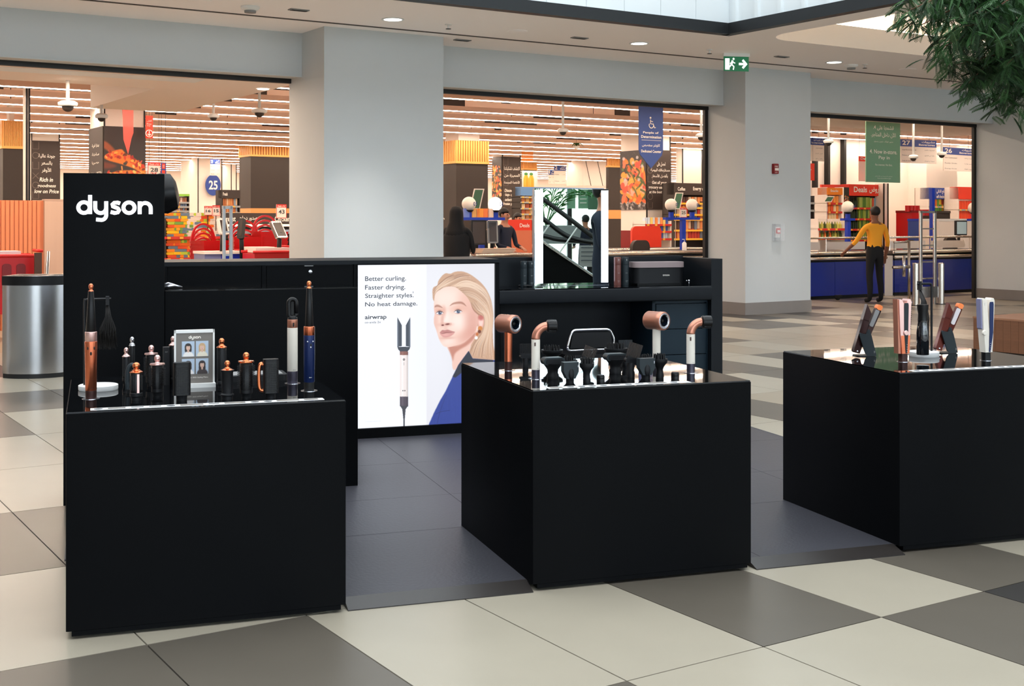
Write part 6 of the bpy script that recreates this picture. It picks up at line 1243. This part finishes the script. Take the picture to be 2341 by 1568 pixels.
def chair(lb, u, v, t, w=.5, yaw=0):
    s_, z_ = PW(u, v, t); r = wthing('office_chair', lb, 'chair', s_, t, yaw=yaw); h = z_
    MB().rbox(-w/2, w/2, -.04, .04, h-.42, h, .16, 'y', 6).build('backrest', M['charchair'], r, 50); MB().rbox(-w/2, w/2, -.0, .45, h-.5, h-.42, .1, 'z', 4).build('seat', M['charchair'], r, 50)
    MB().tube([(0, .22, .1), (0, .22, h-.5)], .03, 8).build('gas_post', M['frame'], r, 180)
    for k in range(5): a = 2*pi*k/5; MB().tube([(0, .22, .1), (.26*cos(a), .22+.26*sin(a), .05)], .02, 6).build('foot', M['frame'], r, 180)
chair('charcoal chair back in front of the red display board', 1463, 549, 20.4, .56, .2); chair('dark checkout chair beside the register in the right opening', 2172, 541, 18.6, .42); chair('dark checkout chair behind the glass gate, right opening', 2080, 548, 18.9, .4)
def screen(lb, u0, v0, u1, v1, t, yaw=0, lit=False, tilt=0, base=.95, name='register_screen', m2=None):
    s0, s1, z0, z1 = RR(u0, v0, u1, v1, t); w = s1-s0; h = z1-z0; r = wthing(name, lb, 'screen', (s0+s1)/2, t, z0, yaw=yaw); T0 = Matrix.Rotation(tilt, 4, 'X')
    mb = MB(); mb.T = T0; mb.rbox(-w/2, w/2, 0, .05, 0, h, .02, 'y', 3); mb.build('casing', m2 or M['frame'], r); mb = MB(); mb.T = T0; mb.box(-w/2+.03, w/2-.03, -.004, 0, .03, h-.03); mb.build('display', M['lcd'] if lit else M['screen'], r)
    MB().tube([(0, .06, h*.3), (0, .09, min(0, base-z0))], .035, 8).build('stand', M['frame'], r, 180)
screen('register screen with a pale display at the right of the right opening', 2183, 504, 2214, 538, 18.4, .15, True)
screen('dark register screen between the woman in black and the cashier', 1076, 503, 1113, 560, 18.9, .1); screen('tilted grey screen left of the cashier', 1117, 504, 1138, 556, 19.2, -.25, False, -.1, m2=M['grey'])
screen('self service screen with a black back behind the security gate, left opening', 541, 497, 556, 545, 17.9, -.7, False, -.25); screen('tilted silver self service screen at the right end of the left opening', 630, 500, 664, 543, 17.6, .5, False, -.5, m2=M['steel'])
screen('tilted pale self service screen behind the red basket stack', 503, 497, 527, 535, 18.2, .3, False, -.3, m2=M['offwhite'])
# left opening goods
s0, s1, zs, r = shelf_unit('towel shelf with red deals strips in the left opening', 376, 500, 512, 600, 24, (541, 590), None, body=M['shelfm'], strip_=M['ptape'])
W_ = s1-s0; cols_t = [(250, 200, 40), (250, 140, 40), (240, 110, 40), (120, 170, 80), (110, 130, 150), (246, 170, 50), (190, 210, 70), (236, 90, 50)]; nst = 7; rq = random.Random(6)
tm = {}
for c in cols_t: tm[c] = MB().rbox(-.14, .14, -.15, .15, 0, .055, .025, 'y', 3).mesh('folded_towel', cm(c, .9))
tmw = MB().rbox(-.15, .15, -.15, .15, 0, .075, .02, 'y', 3).mesh('folded_towel', cm((238, 220, 206), .9))
for q, z in enumerate(zs):
    for k in range(nst):
        x = s0+.2+k*(W_-.4)/(nst-1); zt = z+.002; whites = k in (3, 6) if q == 0 else k == 4; ht_ = .46 if q == 0 else .50
        for l in range(6 if whites else 8):
            c = rq.choice(cols_t); lab = 'folded %s towel, %s from the bottom, %s stack, %s towel shelf' % ('white' if whites else COLN[cols_t.index(c)], ORD[l], ORD[k], 'upper' if q == 0 else 'lower')
            o = obj('folded_towel', tmw if whites else tm[c], None, WF(x+rq.uniform(-.012, .012), 24.2, zt), AW+rq.uniform(-.1, .1), lab, 'towel', 'towels on the %s shelf' % ('upper' if q == 0 else 'lower')); zt += .078 if whites else .058
s0, s1, zs, r = shelf_unit('long freezer row with a black Chicken breast header in the left opening', 383, 493, 700, 640, 29, (545,), None, body=M['brownbox']); 
za, zb = PW(383, 512, 29)[1], PW(383, 491, 29)[1]; q = box_obj('header', M['board'], r, 0, s1-s0, -.04, .1, za, zb+.05); mb = MB()
for k in range(4): x = .9+k*1.75; mb.text('Chicken breast', x, za+.06, x+.75, za+.19, -.045, .02).text(ar('صدور دجاج'), x+.85, za+.05, x+1.3, za+.2, -.045, .01)
mb.build('lettering', M['inkw'], q); box_obj('glass_lid', M['steel'], r, 0, s1-s0, -.3, .02, zs[0]+.1, zs[0]+.2); box_obj('light_band', mat('freezer_light', (255, 230, 206), .5, emit=1.5), r, 0, s1-s0, -.06, -.04, zs[0]+.28, zs[0]+.33)
s0, s1, zs, r = shelf_unit('tall chilled shelf with dark picture headers deep in the left opening', 507, 434, 549, 560, 33, (470, 485, 500), (434, 453, M['board'], [('Fresh', .05, .3, .3, .7, 'inkw')]), body=M['brownbox'], strip_=M['smoke'])
for q, z in enumerate(zs): goods('orange or blue package on the %s level of the tall chilled shelf' % ORD[q], s0+.05, s1-.05, 33, z, .2, 'c', [(200, 120, 70), (230, 190, 150), (150, 170, 190), (220, 150, 90)], 8)
s0, s1, zs, r = shelf_unit('shelf of dairy boxes with a green edge right of the logo tower', 380, 448, 433, 560, 34, (461, 471, 481, 489), (443, 448, mat('lime_edge', (140, 200, 70), .5), []), body=M['brownbox'], strip_=M['smoke'])
for q, z in enumerate(zs): goods('small box on the %s level of the green edged shelf' % ORD[q], s0+.05, s1-.05, 34, z, .12, 'c', [(216, 150, 110), (230, 200, 180), (170, 110, 80), (130, 150, 180)], 9)
# basket stacks
def baskets(lb, u, vt, t, n=5, yaw=0):
    s_, z_ = PW(u, vt, t); h = .24; step = .075; z0_ = z_-h-.12-(n-1)*step
    bm_ = _T.get('bk')
    if not bm_:
        a = MB(); o_ = [(-.25, -.18), (.25, -.18), (.25, .18), (-.25, .18)]; i_ = [(-.2, -.14), (.2, -.14), (.2, .14), (-.2, .14)]
        v = [(x, y, h) for x, y in o_]+[(x, y, 0) for x, y in i_]+[(x*.96, y*.96, h) for x, y in o_]+[(x*.96, y*.96, .015) for x, y in i_]
        f = [(0, 4, 5, 1), (1, 5, 6, 2), (2, 6, 7, 3), (3, 7, 4, 0), (4, 7, 6, 5), (8, 9, 13, 12), (9, 10, 14, 13), (10, 11, 15, 14), (11, 8, 12, 15), (12, 13, 14, 15), (0, 1, 9, 8), (1, 2, 10, 9), (2, 3, 11, 10), (3, 0, 8, 11)]
        a.add(v, f); b = MB(); b.ribbon([(-.24, h-.02), (-.22, h+.06)]+arc(0, h+.05, .21, 160, 20, 10, 1)+[(.22, h+.06), (.24, h-.02)], .03, -.012, .012)
        bm_ = _T['bk'] = (a.mesh('tub', M['red']), b.mesh('handle', M['red']))
    for k in range(n):
        r = wthing('shopping_basket', 'red shopping basket, %s' % (lb % ('topmost' if k == n-1 else ORD[n-k-1]+' from the top')), 'basket', s_, t, max(.02, z0_+k*step), 'red baskets, %s' % lb.replace('%s of ', ''), yaw)
        obj('tub', bm_[0], r); hd = obj('handle', bm_[1], r)
        hd.location = (0, .15, 0)
for u, v, lb, y in ((478, 532, '%s of the stack left of the security gate', .35), (563, 524, '%s of the stack right of the security gate', -.1), (616, 513, '%s of the tallest stack, beside the silver screen', .1)):
    s_, z_ = PW(u, v, 19.2); t = wthing('basket_stand', 'low stand under the baskets, ' + lb.replace('%s of ', ''), 'stand', s_, 19.2, yaw=y); hh = max(.1, z_-.24-.12-5*.075-.0)
    box_obj('top', M['grey'], t, -.26, .26, -.18, .18, hh-.03, hh)
    for a in (-.22, .22): box_obj('leg', M['grey'], t, a-.02, a+.02, -.14, .14, 0, hh-.03)
    baskets(lb, u, v, 19.2, 6, y)
t_, w, h = wbox('blue_counter', 'low blue and grey counter behind the security gate, left opening', 'counter', 468, 575, 560, 600, 18.25, .5, M['blue']); box_obj('body', M['bluem'], t_, w*.4, w, 0, .5, 0, h-.04); box_obj('grey_front', mat('blue_grey_panel', (112, 118, 160), .5), t_, 0, w*.4, 0, .5, 0, h-.04); box_obj('top', M['offwhite'], t_, -.01, w+.01, -.02, .52, h-.04, h)
def trolley(lb, u0, v0, u1, t, yaw=0, blue=True):
    s0, s1, z0, z1 = RR(u0, v0, u1, v0+10, t); w = s1-s0; r = wthing('shopping_trolley', lb, 'trolley', s0, t, yaw=yaw); h = z1
    MB().prism([(.02, .35), (w-.12, .35), (w-.02, h-.12), (0, h-.12)], 0, .5, 'y').build('red_tub', M['red'], r)
    for a in (0, .5): MB().tube([(-.02, a, h-.1), (w, a, h-.1)], .022, 8).build('top_rim', M['red'], r, 180)
    n = 3
    for k in range(n): MB().rbox(.06+k*(w-.16)/n, .0+(k+1)*(w-.16)/n, -.012, -.0, .62, h-.2, .04, 'y', 3).build('side_window', M['darkred'], r, 40)
    box_obj('child_seat', M['offwhite'], r, .05, w-.2, .08, .42, h-.11, h-.04)
    MB().tube([(w+.04, 0, h-.04), (w+.04, .5, h-.04)], .02, 8).build('handle', M['red'], r, 180)
    for a in (0.02, .46): MB().tube([(w-.03, a, h-.12), (w-.12, a, .12)], .02, 8).build('frame_tube', M['bluem'] if blue else M['steel'], r, 180); MB().tube([(.05, a, .35), (.1, a, .12)], .018, 8).build('frame_tube', M['steel'], r, 180)
    for a in (.1, w-.14):
        for b in (.04, .46):
            mb = MB(); mb.T = Matrix.Translation((a, b, .06)) @ Matrix.Rotation(pi/2, 4, 'X'); mb.lathe([(.06, -.015), (.06, .015)], 12); mb.build('wheel', M['rubber'], r)
trolley('red shopping trolley with clear side windows behind the waste bin', -40, 568, 88, 16.9); trolley('red shopping trolley with blue frame at the right of the left opening', 582, 561, 700, 17.4, 0)
trolley('second red trolley nested behind the one at the right of the left opening', 566, 559, 660, 18.15)
s0 = PW(-60, 500, 18.6)[0]; s1 = PW(100, 500, 18.6)[0]; z1 = PW(50, 458, 18.6)[1]; t = wthing('slatted_partition', 'terracotta slatted partition at the far left of the left opening', 'partition', s0, 18.6); box_obj('backing', M['terra'], t, 0, s1-s0, .02, .12, 0, z1)
sl = MB().box(0, .045, 0, .02, 0, z1).mesh('slat', M['terra'])
for k in range(int((s1-s0)/.06)): obj('slat', sl, t, (k*.06, 0, 0))
s2 = PW(150, 500, 18.6)[0]; t = wthing('wood_partition', 'greyed oak partition between the terracotta slats and the logo tower', 'partition', s1, 18.55); box_obj('panel', M['greywood'], t, 0, s2-s1+1.2, 0, .14, 0, z1); box_obj('top_cap', M['greywood'], t, -.005, s2-s1+1.205, -.005, .145, z1, z1+.02)
s_, z_ = PW(81, 578, 16.6); t = wthing('brown_board', 'brown board and steel post beside the red trolley', 'board', s_, 16.6); box_obj('board', mat('brown_panel', (84, 48, 26), .5), t, 0, .09, .05, .08, .1, z_); MB().tube([(.10, 0, 0), (.16, 0, z_+.02)], .022, 8).build('post', M['steel'], t, 180)
# anti theft gates
def gate(lb, pts, t, rungs, wthk=.03, name='security_gate', m=None):
    (ul, vt, ur, vb) = pts; s0, s1, z0, z1 = RR(ul, vt, ur, vb, t); r = wthing(name, lb, 'security gate', s0, t); w = s1-s0; m = m or M['tex']
    for x in (0, w): MB().rbox(x-wthk, x+wthk, -.02, .02, 0, z1, .01, 'z', 2).build('post', m, r)
    MB().box(-wthk, w+wthk, -.02, .02, z1-.04, z1).build('top_bar', m, r)
    for v in rungs: z = PW(ul, v, t)[1]; box_obj('rung', m, r, 0, w, -.01, .01, z-.012, z+.012)
    return r, w, z1
gate('pale security gate at the left opening', (512, 471, 528, 600), 16.7, (530, 583), .022)
r, w, h = gate('tall security gate with rungs in front of the right checkout', (2105, 482, 2137, 680), 15.4, (523, 561, 599, 637), .035, m=M['rail'])
box_obj('foot_panel', M['steel'], r, -.16, w+.16, -.03, .03, .12, .32)
for u, lb in ((2093, 'left'), (2151, 'right')):
    s_, z_ = PW(u, 601, 15.2); t = wthing('bollard', 'short steel bollard on the %s of the tall security gate' % lb, 'bollard', s_, 15.2); MB().lathe([(.06, 0), (.06, z_-.01), (.045, z_)], 18).build('tube', M['rail'], t, 50); MB().lathe([(.1, 0), (.1, .012)], 20).build('floor_plate', M['dark'], t)
s0, s1, z0, z1 = RR(2044, 551, 2078, 672, 15.9); t = wthing('glass_gate', 'low steel framed glass gate right of the man in yellow', 'gate', s0, 15.9); w = s1-s0
MB().tube([(w, 0, 0), (w, 0, z1)], .028, 10).build('post', M['rail'], t, 180); MB().tube([(0, 0, z1-.02), (w, 0, z1-.02)], .02, 8).build('top_rail', M['rail'], t, 180); zz_ = PW(2044, 611, 15.9)[1]; MB().tube([(-.05, -.02, zz_), (w, -.02, zz_)], .03, 8).build('push_bar', M['rail'], t, 180)
box_obj('glass_pane', M['glass'], t, .0, w-.03, -.006, .006, .12, z1-.03); MB().tube([(w*.55, -.04, zz_-.18), (w*.55, -.04, zz_+.22)], .03, 8).build('lock_grip', M['chrome'], t, 180); MB().lathe([(.1, 0), (.1, .012)], 20, w, 0).build('floor_plate', M['rail'], t)
s_, z_ = PW(1910, 690, 16.4); p = PZ(1915, 686, 0); t = thing('caster_wheel', 'small dark caster lying on the floor under the left checkout counter', 'wheel', (p.x, p.y, 0), AW); mb = MB(); mb.T = Matrix.Translation((0, 0, .05)) @ Matrix.Rotation(pi/2, 4, 'X'); mb.lathe([(.05, -.02), (.05, .02)], 14); mb.build('tyre', M['rubber'], t); box_obj('fork', M['dark'], t, -.05, .1, -.03, .03, .06, .1)
# clutter on the counters
for u, v, t0_, c, lb in ((1572, 574, 18.95, (232, 226, 220), 'small white hand gel pump bottle on the middle checkout counter'),):
    s_, z_ = PW(u, v, t0_); t = wthing('pump_bottle', lb, 'bottle', s_, t0_+.1, .965); MB().lathe([(.045, 0), (.045, .14), (.02, .17)], 14).build('body', cm(c), t, 50); MB().tube([(0, 0, .17), (0, 0, .22), (-.05, 0, .22)], .008, 6).build('pump', M['white'], t, 180)
for u, lb in ((1118, 'stack of flat folded carrier bags on the counter by the cashier'), (1155, 'second pile of carrier bags right of the first')):
    s_ = PW(u, 585, 18.6)[0]; t = wthing('bag_stack', lb, 'bags', s_, 18.7, .985)
    for k in range(6): box_obj('bag', cm((220, 196, 172) if k % 2 else (190, 160, 140)), t, -.18+k*.01, .16+k*.008, -.14, .14, k*.014, k*.014+.011)
for k, (u, c) in enumerate(((1066, (110, 130, 200)), (1082, (220, 160, 90)), (1098, (240, 150, 60)), (1108, (230, 120, 60)), (1121, (220, 190, 170)))):
    s_, z_ = PW(u, 497, 19.2); w = .1; o = obj('carton', carton(cm(c), .11, .08, .16), None, WF(s_, 19.2, PW(1072, 497, 19.2)[1]+.001), AW, '%s carton on the blue beam between the twin globes' % ('pale blue', 'tan', 'bright orange', 'dark orange', 'cream')[k], 'carton', 'cartons on the blue beam')

# ================================================================== PEOPLE
def person(name, lb, loc, rz, hgt, J, mats, extra=None, hijab=False):
    """J: joints (local metres for a 1.75 m body), chains of radii -> one skinned surface"""
    k = hgt/1.75; V = []; Ed = []; Rd = []; tag_ = []
    def chain(pts, start=None):
        prev = start; out = []
        for (p, r, tg) in pts: V.append(tuple(c*k for c in p)); Rd.append((r[0]*k, r[1]*k) if isinstance(r, tuple) else (r*k, r*k)); tag_.append(tg); i = len(V)-1; Ed.append((prev, i)) if prev is not None else None; prev = i; out.append(i)
        return out
    sp = chain([((0, 0, .95), (.16, .115), 'leg'), ((0, -.01, 1.1), (.145, .105), 'top'), ((0, 0, 1.28), (.165, .115), 'top'), ((0, .01, 1.40), (.15, .095), 'top'), ((0, .0, 1.485), .06, 'skin'), ((0, -.01, 1.55), .062, 'skin'), ((0, -.02, 1.62), (.078, .095), 'skin'), ((0, -.015, 1.70), (.07, .085), 'skin')])
    for sd, arm, leg in ((-1, J['la'], J['ll']), (1, J['ra'], J['rl'])):
        sh, el, wr = arm; a = chain([((sd*.17, .01, 1.40), .062, 'top'), (sh, .055, 'top'), (el, .045, J.get('sleeve', 'top')), (tuple((e+w_)/2 for e, w_ in zip(el, wr)), .038, J.get('fore', 'skin')), (wr, .028, 'skin')], sp[3])
        d = Vector(wr)-Vector(el); d.normalize(); side = Vector((1, 0, 0)) if abs(d.x) < .8 else Vector((0, 1, 0)); side = (side-d*side.dot(d)).normalized()
        pl = Vector(wr)+d*.06; pi_ = chain([(tuple(pl), (.034, .02), 'skin')], a[-1])[0]
        for q in range(4): b = pl+side*(q-1.5)*.02; L_ = (.075, .085, .08, .062)[q]; chain([(tuple(b+d*.03), .010, 'skin'), (tuple(b+d*L_*.6+Vector((0, 0, -.01))), .009, 'skin'), (tuple(b+d*L_+Vector((0, 0, -.024))), .008, 'skin')], pi_)
        b = Vector(wr)+d*.03+side*sd*-.03; chain([(tuple(b), .012, 'skin'), (tuple(b+d*.035+side*sd*-.018), .010, 'skin')], a[-1])
        kn, an = leg; chain([((sd*.09, 0, .86), .095, 'leg'), (kn, .065, 'leg'), (tuple((c+e)/2+(.0, .015, 0)[n_] for n_, (c, e) in enumerate(zip(kn, an))), .058, 'leg'), (an, .045, 'leg'), ((an[0], an[1]-.02, .045), .045, 'shoe'), ((an[0]*1.08, an[1]-.15, .035), (.045, .03), 'shoe')], sp[0])
    me = bpy.data.meshes.new('b'); me.from_pydata(V, Ed, []); o = bpy.data.objects.new('b', me); COL.objects.link(o); md = o.modifiers.new('s', 'SKIN'); md.use_smooth_shade = True
    for i, r in enumerate(Rd): me.skin_vertices[0].data[i].radius = r
    me.skin_vertices[0].data[0].use_root = True; s2_ = o.modifiers.new('u', 'SUBSURF'); s2_.levels = 2; s2_.render_levels = 2
    dg = bpy.context.evaluated_depsgraph_get(); b = bpy.data.meshes.new_from_object(o.evaluated_get(dg)); bpy.data.objects.remove(o); b.name = 'body'
    ks = ['skin', 'top', 'leg', 'shoe']; b.materials.clear()
    for q in ks: b.materials.append(mats[q])
    VV = np.array(V); zmin = min(v.co.z for v in b.vertices)
    for p_ in b.polygons:
        c = np.array(p_.center); q = int(np.argmin(((VV-c)**2).sum(1))); tg = tag_[q]
        p_.material_index = ks.index(tg)
    root = thing('person', lb, 'person', loc, rz); bo = obj('body', b, root); bo.location = (0, 0, -zmin)
    hz = 1.655*k-zmin
    for sd in (-1, 1): MB().ball((sd*.03*k, -.098*k, hz), .011*k, 8, 6).build('eye', M['deep'], root, 180); MB().ball((sd*.078*k, -.01*k, hz-.01), .02*k, 8, 6, .5, 1, 1.5).build('ear', mats['skin'], root, 180)
    MB().prism([(-.012*k, hz+.0), (.012*k, hz+.0), (.018*k, hz-.04*k), (-.018*k, hz-.04*k)], -.125*k, -.09*k, 'y').build('nose', mats['skin'], root, 60); MB().rbox(-.024*k, .024*k, -.108*k, -.09*k, hz-.072*k, hz-.06*k, .004, 'y', 2).build('mouth', M['tube_brown'], root)
    if hijab:
        MB().lathe([(.2*k, hz-.36*k), (.17*k, hz-.25*k), (.12*k, hz-.13*k), (.115*k, hz+.0), (.11*k, hz+.06*k), (.07*k, hz+.125*k), (.01, hz+.14*k)], 20, 0, .02*k).build('headscarf', M['fabric'], root, 180)
        MB().lathe([(.3*k, .06), (.27*k, .5*k), (.21*k, 1.0*k), (.23*k, 1.3*k), (.15*k, 1.42*k), (.08*k, 1.46*k)], 22).build('long_gown', M['fabric'], root, 180)
    else:
        mb = MB(); mb.ball((0, .012*k, hz+.035*k), .098*k, 16, 10, .94, 1.05, 1.0); mb.v = [(x, y, max(z, hz-.05*k) if y > -.02*k else max(z, hz+.045*k)) for x, y, z in mb.v]; mb.build('hair', M['hair'], root, 180)
    return root
std = dict(la=((-.22, .0, 1.36), (-.27, .02, 1.10), (-.27, -.06, .86)), ra=((.22, 0, 1.36), (.27, .02, 1.10), (.27, -.06, .86)), ll=((-.11, -.01, .48), (-.12, .02, .09)), rl=((.11, -.01, .48), (.12, .02, .09)))
reach = dict(std); reach['la'] = ((-.22, -.02, 1.36), (-.34, -.12, 1.14), (-.44, -.3, .97))
work = dict(std); work['la'] = ((-.22, -.02, 1.36), (-.26, -.06, 1.10), (-.18, -.28, 1.04)); work['ra'] = ((.22, -.02, 1.36), (.26, -.06, 1.10), (.18, -.28, 1.04))
long_ = dict(work); long_['sleeve'] = 'top'; long_['fore'] = 'top'
pm_ = lambda sk, tp, lg: dict(skin=sk, top=tp, leg=lg, shoe=M['shoe'])
p = PZ(2000, 691, 0); person('person', 'man in a yellow shirt and black trousers leaning a hand on the checkout', (p.x, p.y, 0), AW+pi-.25, 1.80, dict(std, ra=((.22, -.02, 1.36), (.33, -.12, 1.12), (.42, -.3, .95))), pm_(M['skin2'], M['yellow'], M['fabric']))
s_ = PW(1044, 500, 17.2)[0]; person('person', 'woman in a black gown and headscarf next to the wide grey column', WF(s_, 17.2), AW+pi-.9, 1.74, long_, pm_(M['skin'], M['fabric'], M['fabric']), hijab=True)
s_ = PW(1153, 500, 19.4)[0]; person('person', 'cashier in a dark navy jacket at the lit globe 06', WF(s_, 19.4), AW+.3, 1.76, long_, pm_(M['skin'], M['navyf'], M['fabric']))
s_ = PW(1184, 500, 22.6)[0]; person('person', 'dark haired person farther back, only the head showing left of the mirror', WF(s_, 22.6), AW+.1, 1.70, long_, pm_(M['skin'], M['navyf'], M['fabric']))
s_ = PW(1088, 500, 21.2)[0]; person('person', 'person with dark hair partly hidden behind the cartons on the blue beam', WF(s_, 21.0), AW, 1.68, long_, pm_(M['skin'], M['fabric'], M['fabric']))

# ================================================================== BEHIND THE CAMERA: what the vanity mirror shows
JM = 4.034; ci, cj = toB((0, 0))
def RM(u, v, K):
    a, c = ray(u, v); di = a*cos(AB)+sin(AB); dj = -a*sin(AB)+cos(AB); return BF(ci+di*K, JM-(dj*K-(JM-cj)), HC+c*K)
def m(X, Y): return 1200+X/6.2727, 420+Y/6.2727
aw = (RM(1300, 507, 26)-RM(1300, 507, 25)).normalized()
# escalator: solid side, glass, handrails
def sheet(name, pts, K, thick, mt_, parent=None, **kw):
    q = [RM(*m(*p_), K) for p_ in pts]; n = len(q); v = [tuple(a) for a in q]+[tuple(a+aw*thick) for a in q]
    return MB().add(v, [tuple(range(n)), tuple(range(n, 2*n))[::-1]]+[(i, n+i, n+(i+1) % n, (i+1) % n) for i in range(n)]).build(name, mt_, parent, **kw)
es = thing('escalator', 'escalator behind the viewer with a black side and rubber handrails, seen in the mirror', 'escalator', (0, 0, 0))
sheet('truss_side', [(-500, 480), (250, 830), (340, 900), (1010, 1352), (1300, 1560), (1300, 1640), (-500, 1640)], 19, 1.3, M['black'], es); sheet('steel_trim', [(-500, 450), (250, 805), (345, 880), (1010, 1325), (1300, 1525), (1300, 1562), (1010, 1360), (340, 912), (250, 842), (-500, 490)], 18.95, .05, M['steel'], es)
for pts in ([(-300, -140), (250, 215), (570, 450), (885, 690), (1180, 910), (1300, 960)],):
    MB().tube(spl([RM(*m(*p_), 18.9) for p_ in pts], 6), .035, 8).build('handrail', M['rubber'], es, 180)
for pts, K in (([(-300, 120), (270, 510), (560, 725), (800, 810), (1100, 850), (1400, 850)], 20.3), ([(-200, 690), (270, 750), (500, 800), (1000, 825), (1300, 826)], 21.2)): MB().tube(spl([RM(*m(*p_), K) for p_ in pts], 6), .04, 8).build('handrail', M['rubber'], es, 180)
for a, b in (((755, 620), (500, 985)), ((350, 590), (230, 760))): MB().tube([RM(*m(*a), 19.5), RM(*m(*b), 19.5)], .012, 5).build('glass_joint', M['white'], es)
# planter with palm
pl = thing('palm_planter', 'grey perforated planter with a palm, seen in the mirror', 'planter', (0, 0, 0)); sheet('box', [(200, 600), (820, 600), (780, 860), (200, 860)], 24.5, 1.2, M['planter'], pl)
c0 = RM(*m(300, 600), 25.1); rq = random.Random(8)
for k in range(10):
    a = rq.uniform(0, 2*pi); L_ = rq.uniform(.9, 1.7); up = rq.uniform(.5, 1.7); st = spl([c0, c0+Vector((cos(a)*L_*.4, sin(a)*L_*.4, up)), c0+Vector((cos(a)*L_, sin(a)*L_, up*.8))], 8); mb = MB(); mb.tube(st, .012, 4)
    for i_ in range(3, len(st)-1):
        for sg in (-1, 1):
            d = (st[i_+1]-st[i_]).normalized(); sd = d.cross(Vector((0, 0, 1))).normalized()*sg; b = st[i_]; mb.add([tuple(b), tuple(b+d*.12+sd*.1+Vector((0, 0, .02))), tuple(b+d*.24+sd*.28-Vector((0, 0, .05))), tuple(b+d*.09+sd*.1)], [(0, 1, 2, 3)])
    mb.build('palm_frond', M['palm'], pl)
for nm, lb, pts, K, mm, tx_ in (('window_banner', 'pale green banner on the window wall, seen left in the mirror', [(610, 80), (725, 80), (725, 356), (610, 356)], 29.5, M['green'], 0), ('window_banner', 'green banner with lettering on the window wall, seen in the mirror', [(765, 80), (905, 80), (905, 356), (765, 356)], 29.5, M['green'], 1), ('window_banner', 'darker green banner at the right of the mirror view', [(905, 80), (1110, 80), (1110, 370), (905, 370)], 29.3, M['green2'], 0), ('notice_board', 'grey notice board on the floor, seen low in the mirror', [(780, 885), (1010, 885), (1010, 1190), (780, 1190)], 23.5, M['grey'], 1)):
    r = thing(nm, lb, 'banner', (0, 0, 0)); sheet('panel', pts, K, .03, mm, r)
    if tx_:
        x0_, x1_, y0_, y1_ = pts[0][0], pts[1][0], pts[0][1], pts[2][1]; mb = MB()
        for k in range(4): sub = [(x0_+25, y0_+(k+.4)*(y1_-y0_)/5), (x1_-20, y0_+(k+.4)*(y1_-y0_)/5)]; q = [RM(*m(*s_), K-.03) for s_ in (sub[0], sub[1], (sub[1][0], sub[1][1]+12), (sub[0][0], sub[0][1]+12))]; mb.add([tuple(a) for a in q], [(0, 1, 2, 3)])
        mb.build('print', M['inkw'] if nm == 'window_banner' else M['ink'], r)
q = RM(1378, 600, 14.6); person('person', 'person in dark navy standing beside the viewer, seen at the right of the mirror', (q.x, q.y, 0), AB+pi-.9, 1.97, dict(work, sleeve='top', fore='top'), pm_(M['skin'], M['navyf'], M['navyf']))
q = RM(*m(868, 600), 27.5); person('person', 'small silhouette of a shopper by the window, seen in the mirror', (q.x, q.y, 0), AB, 1.66, work, pm_(M['skin'], M['navyf'], M['fabric']))
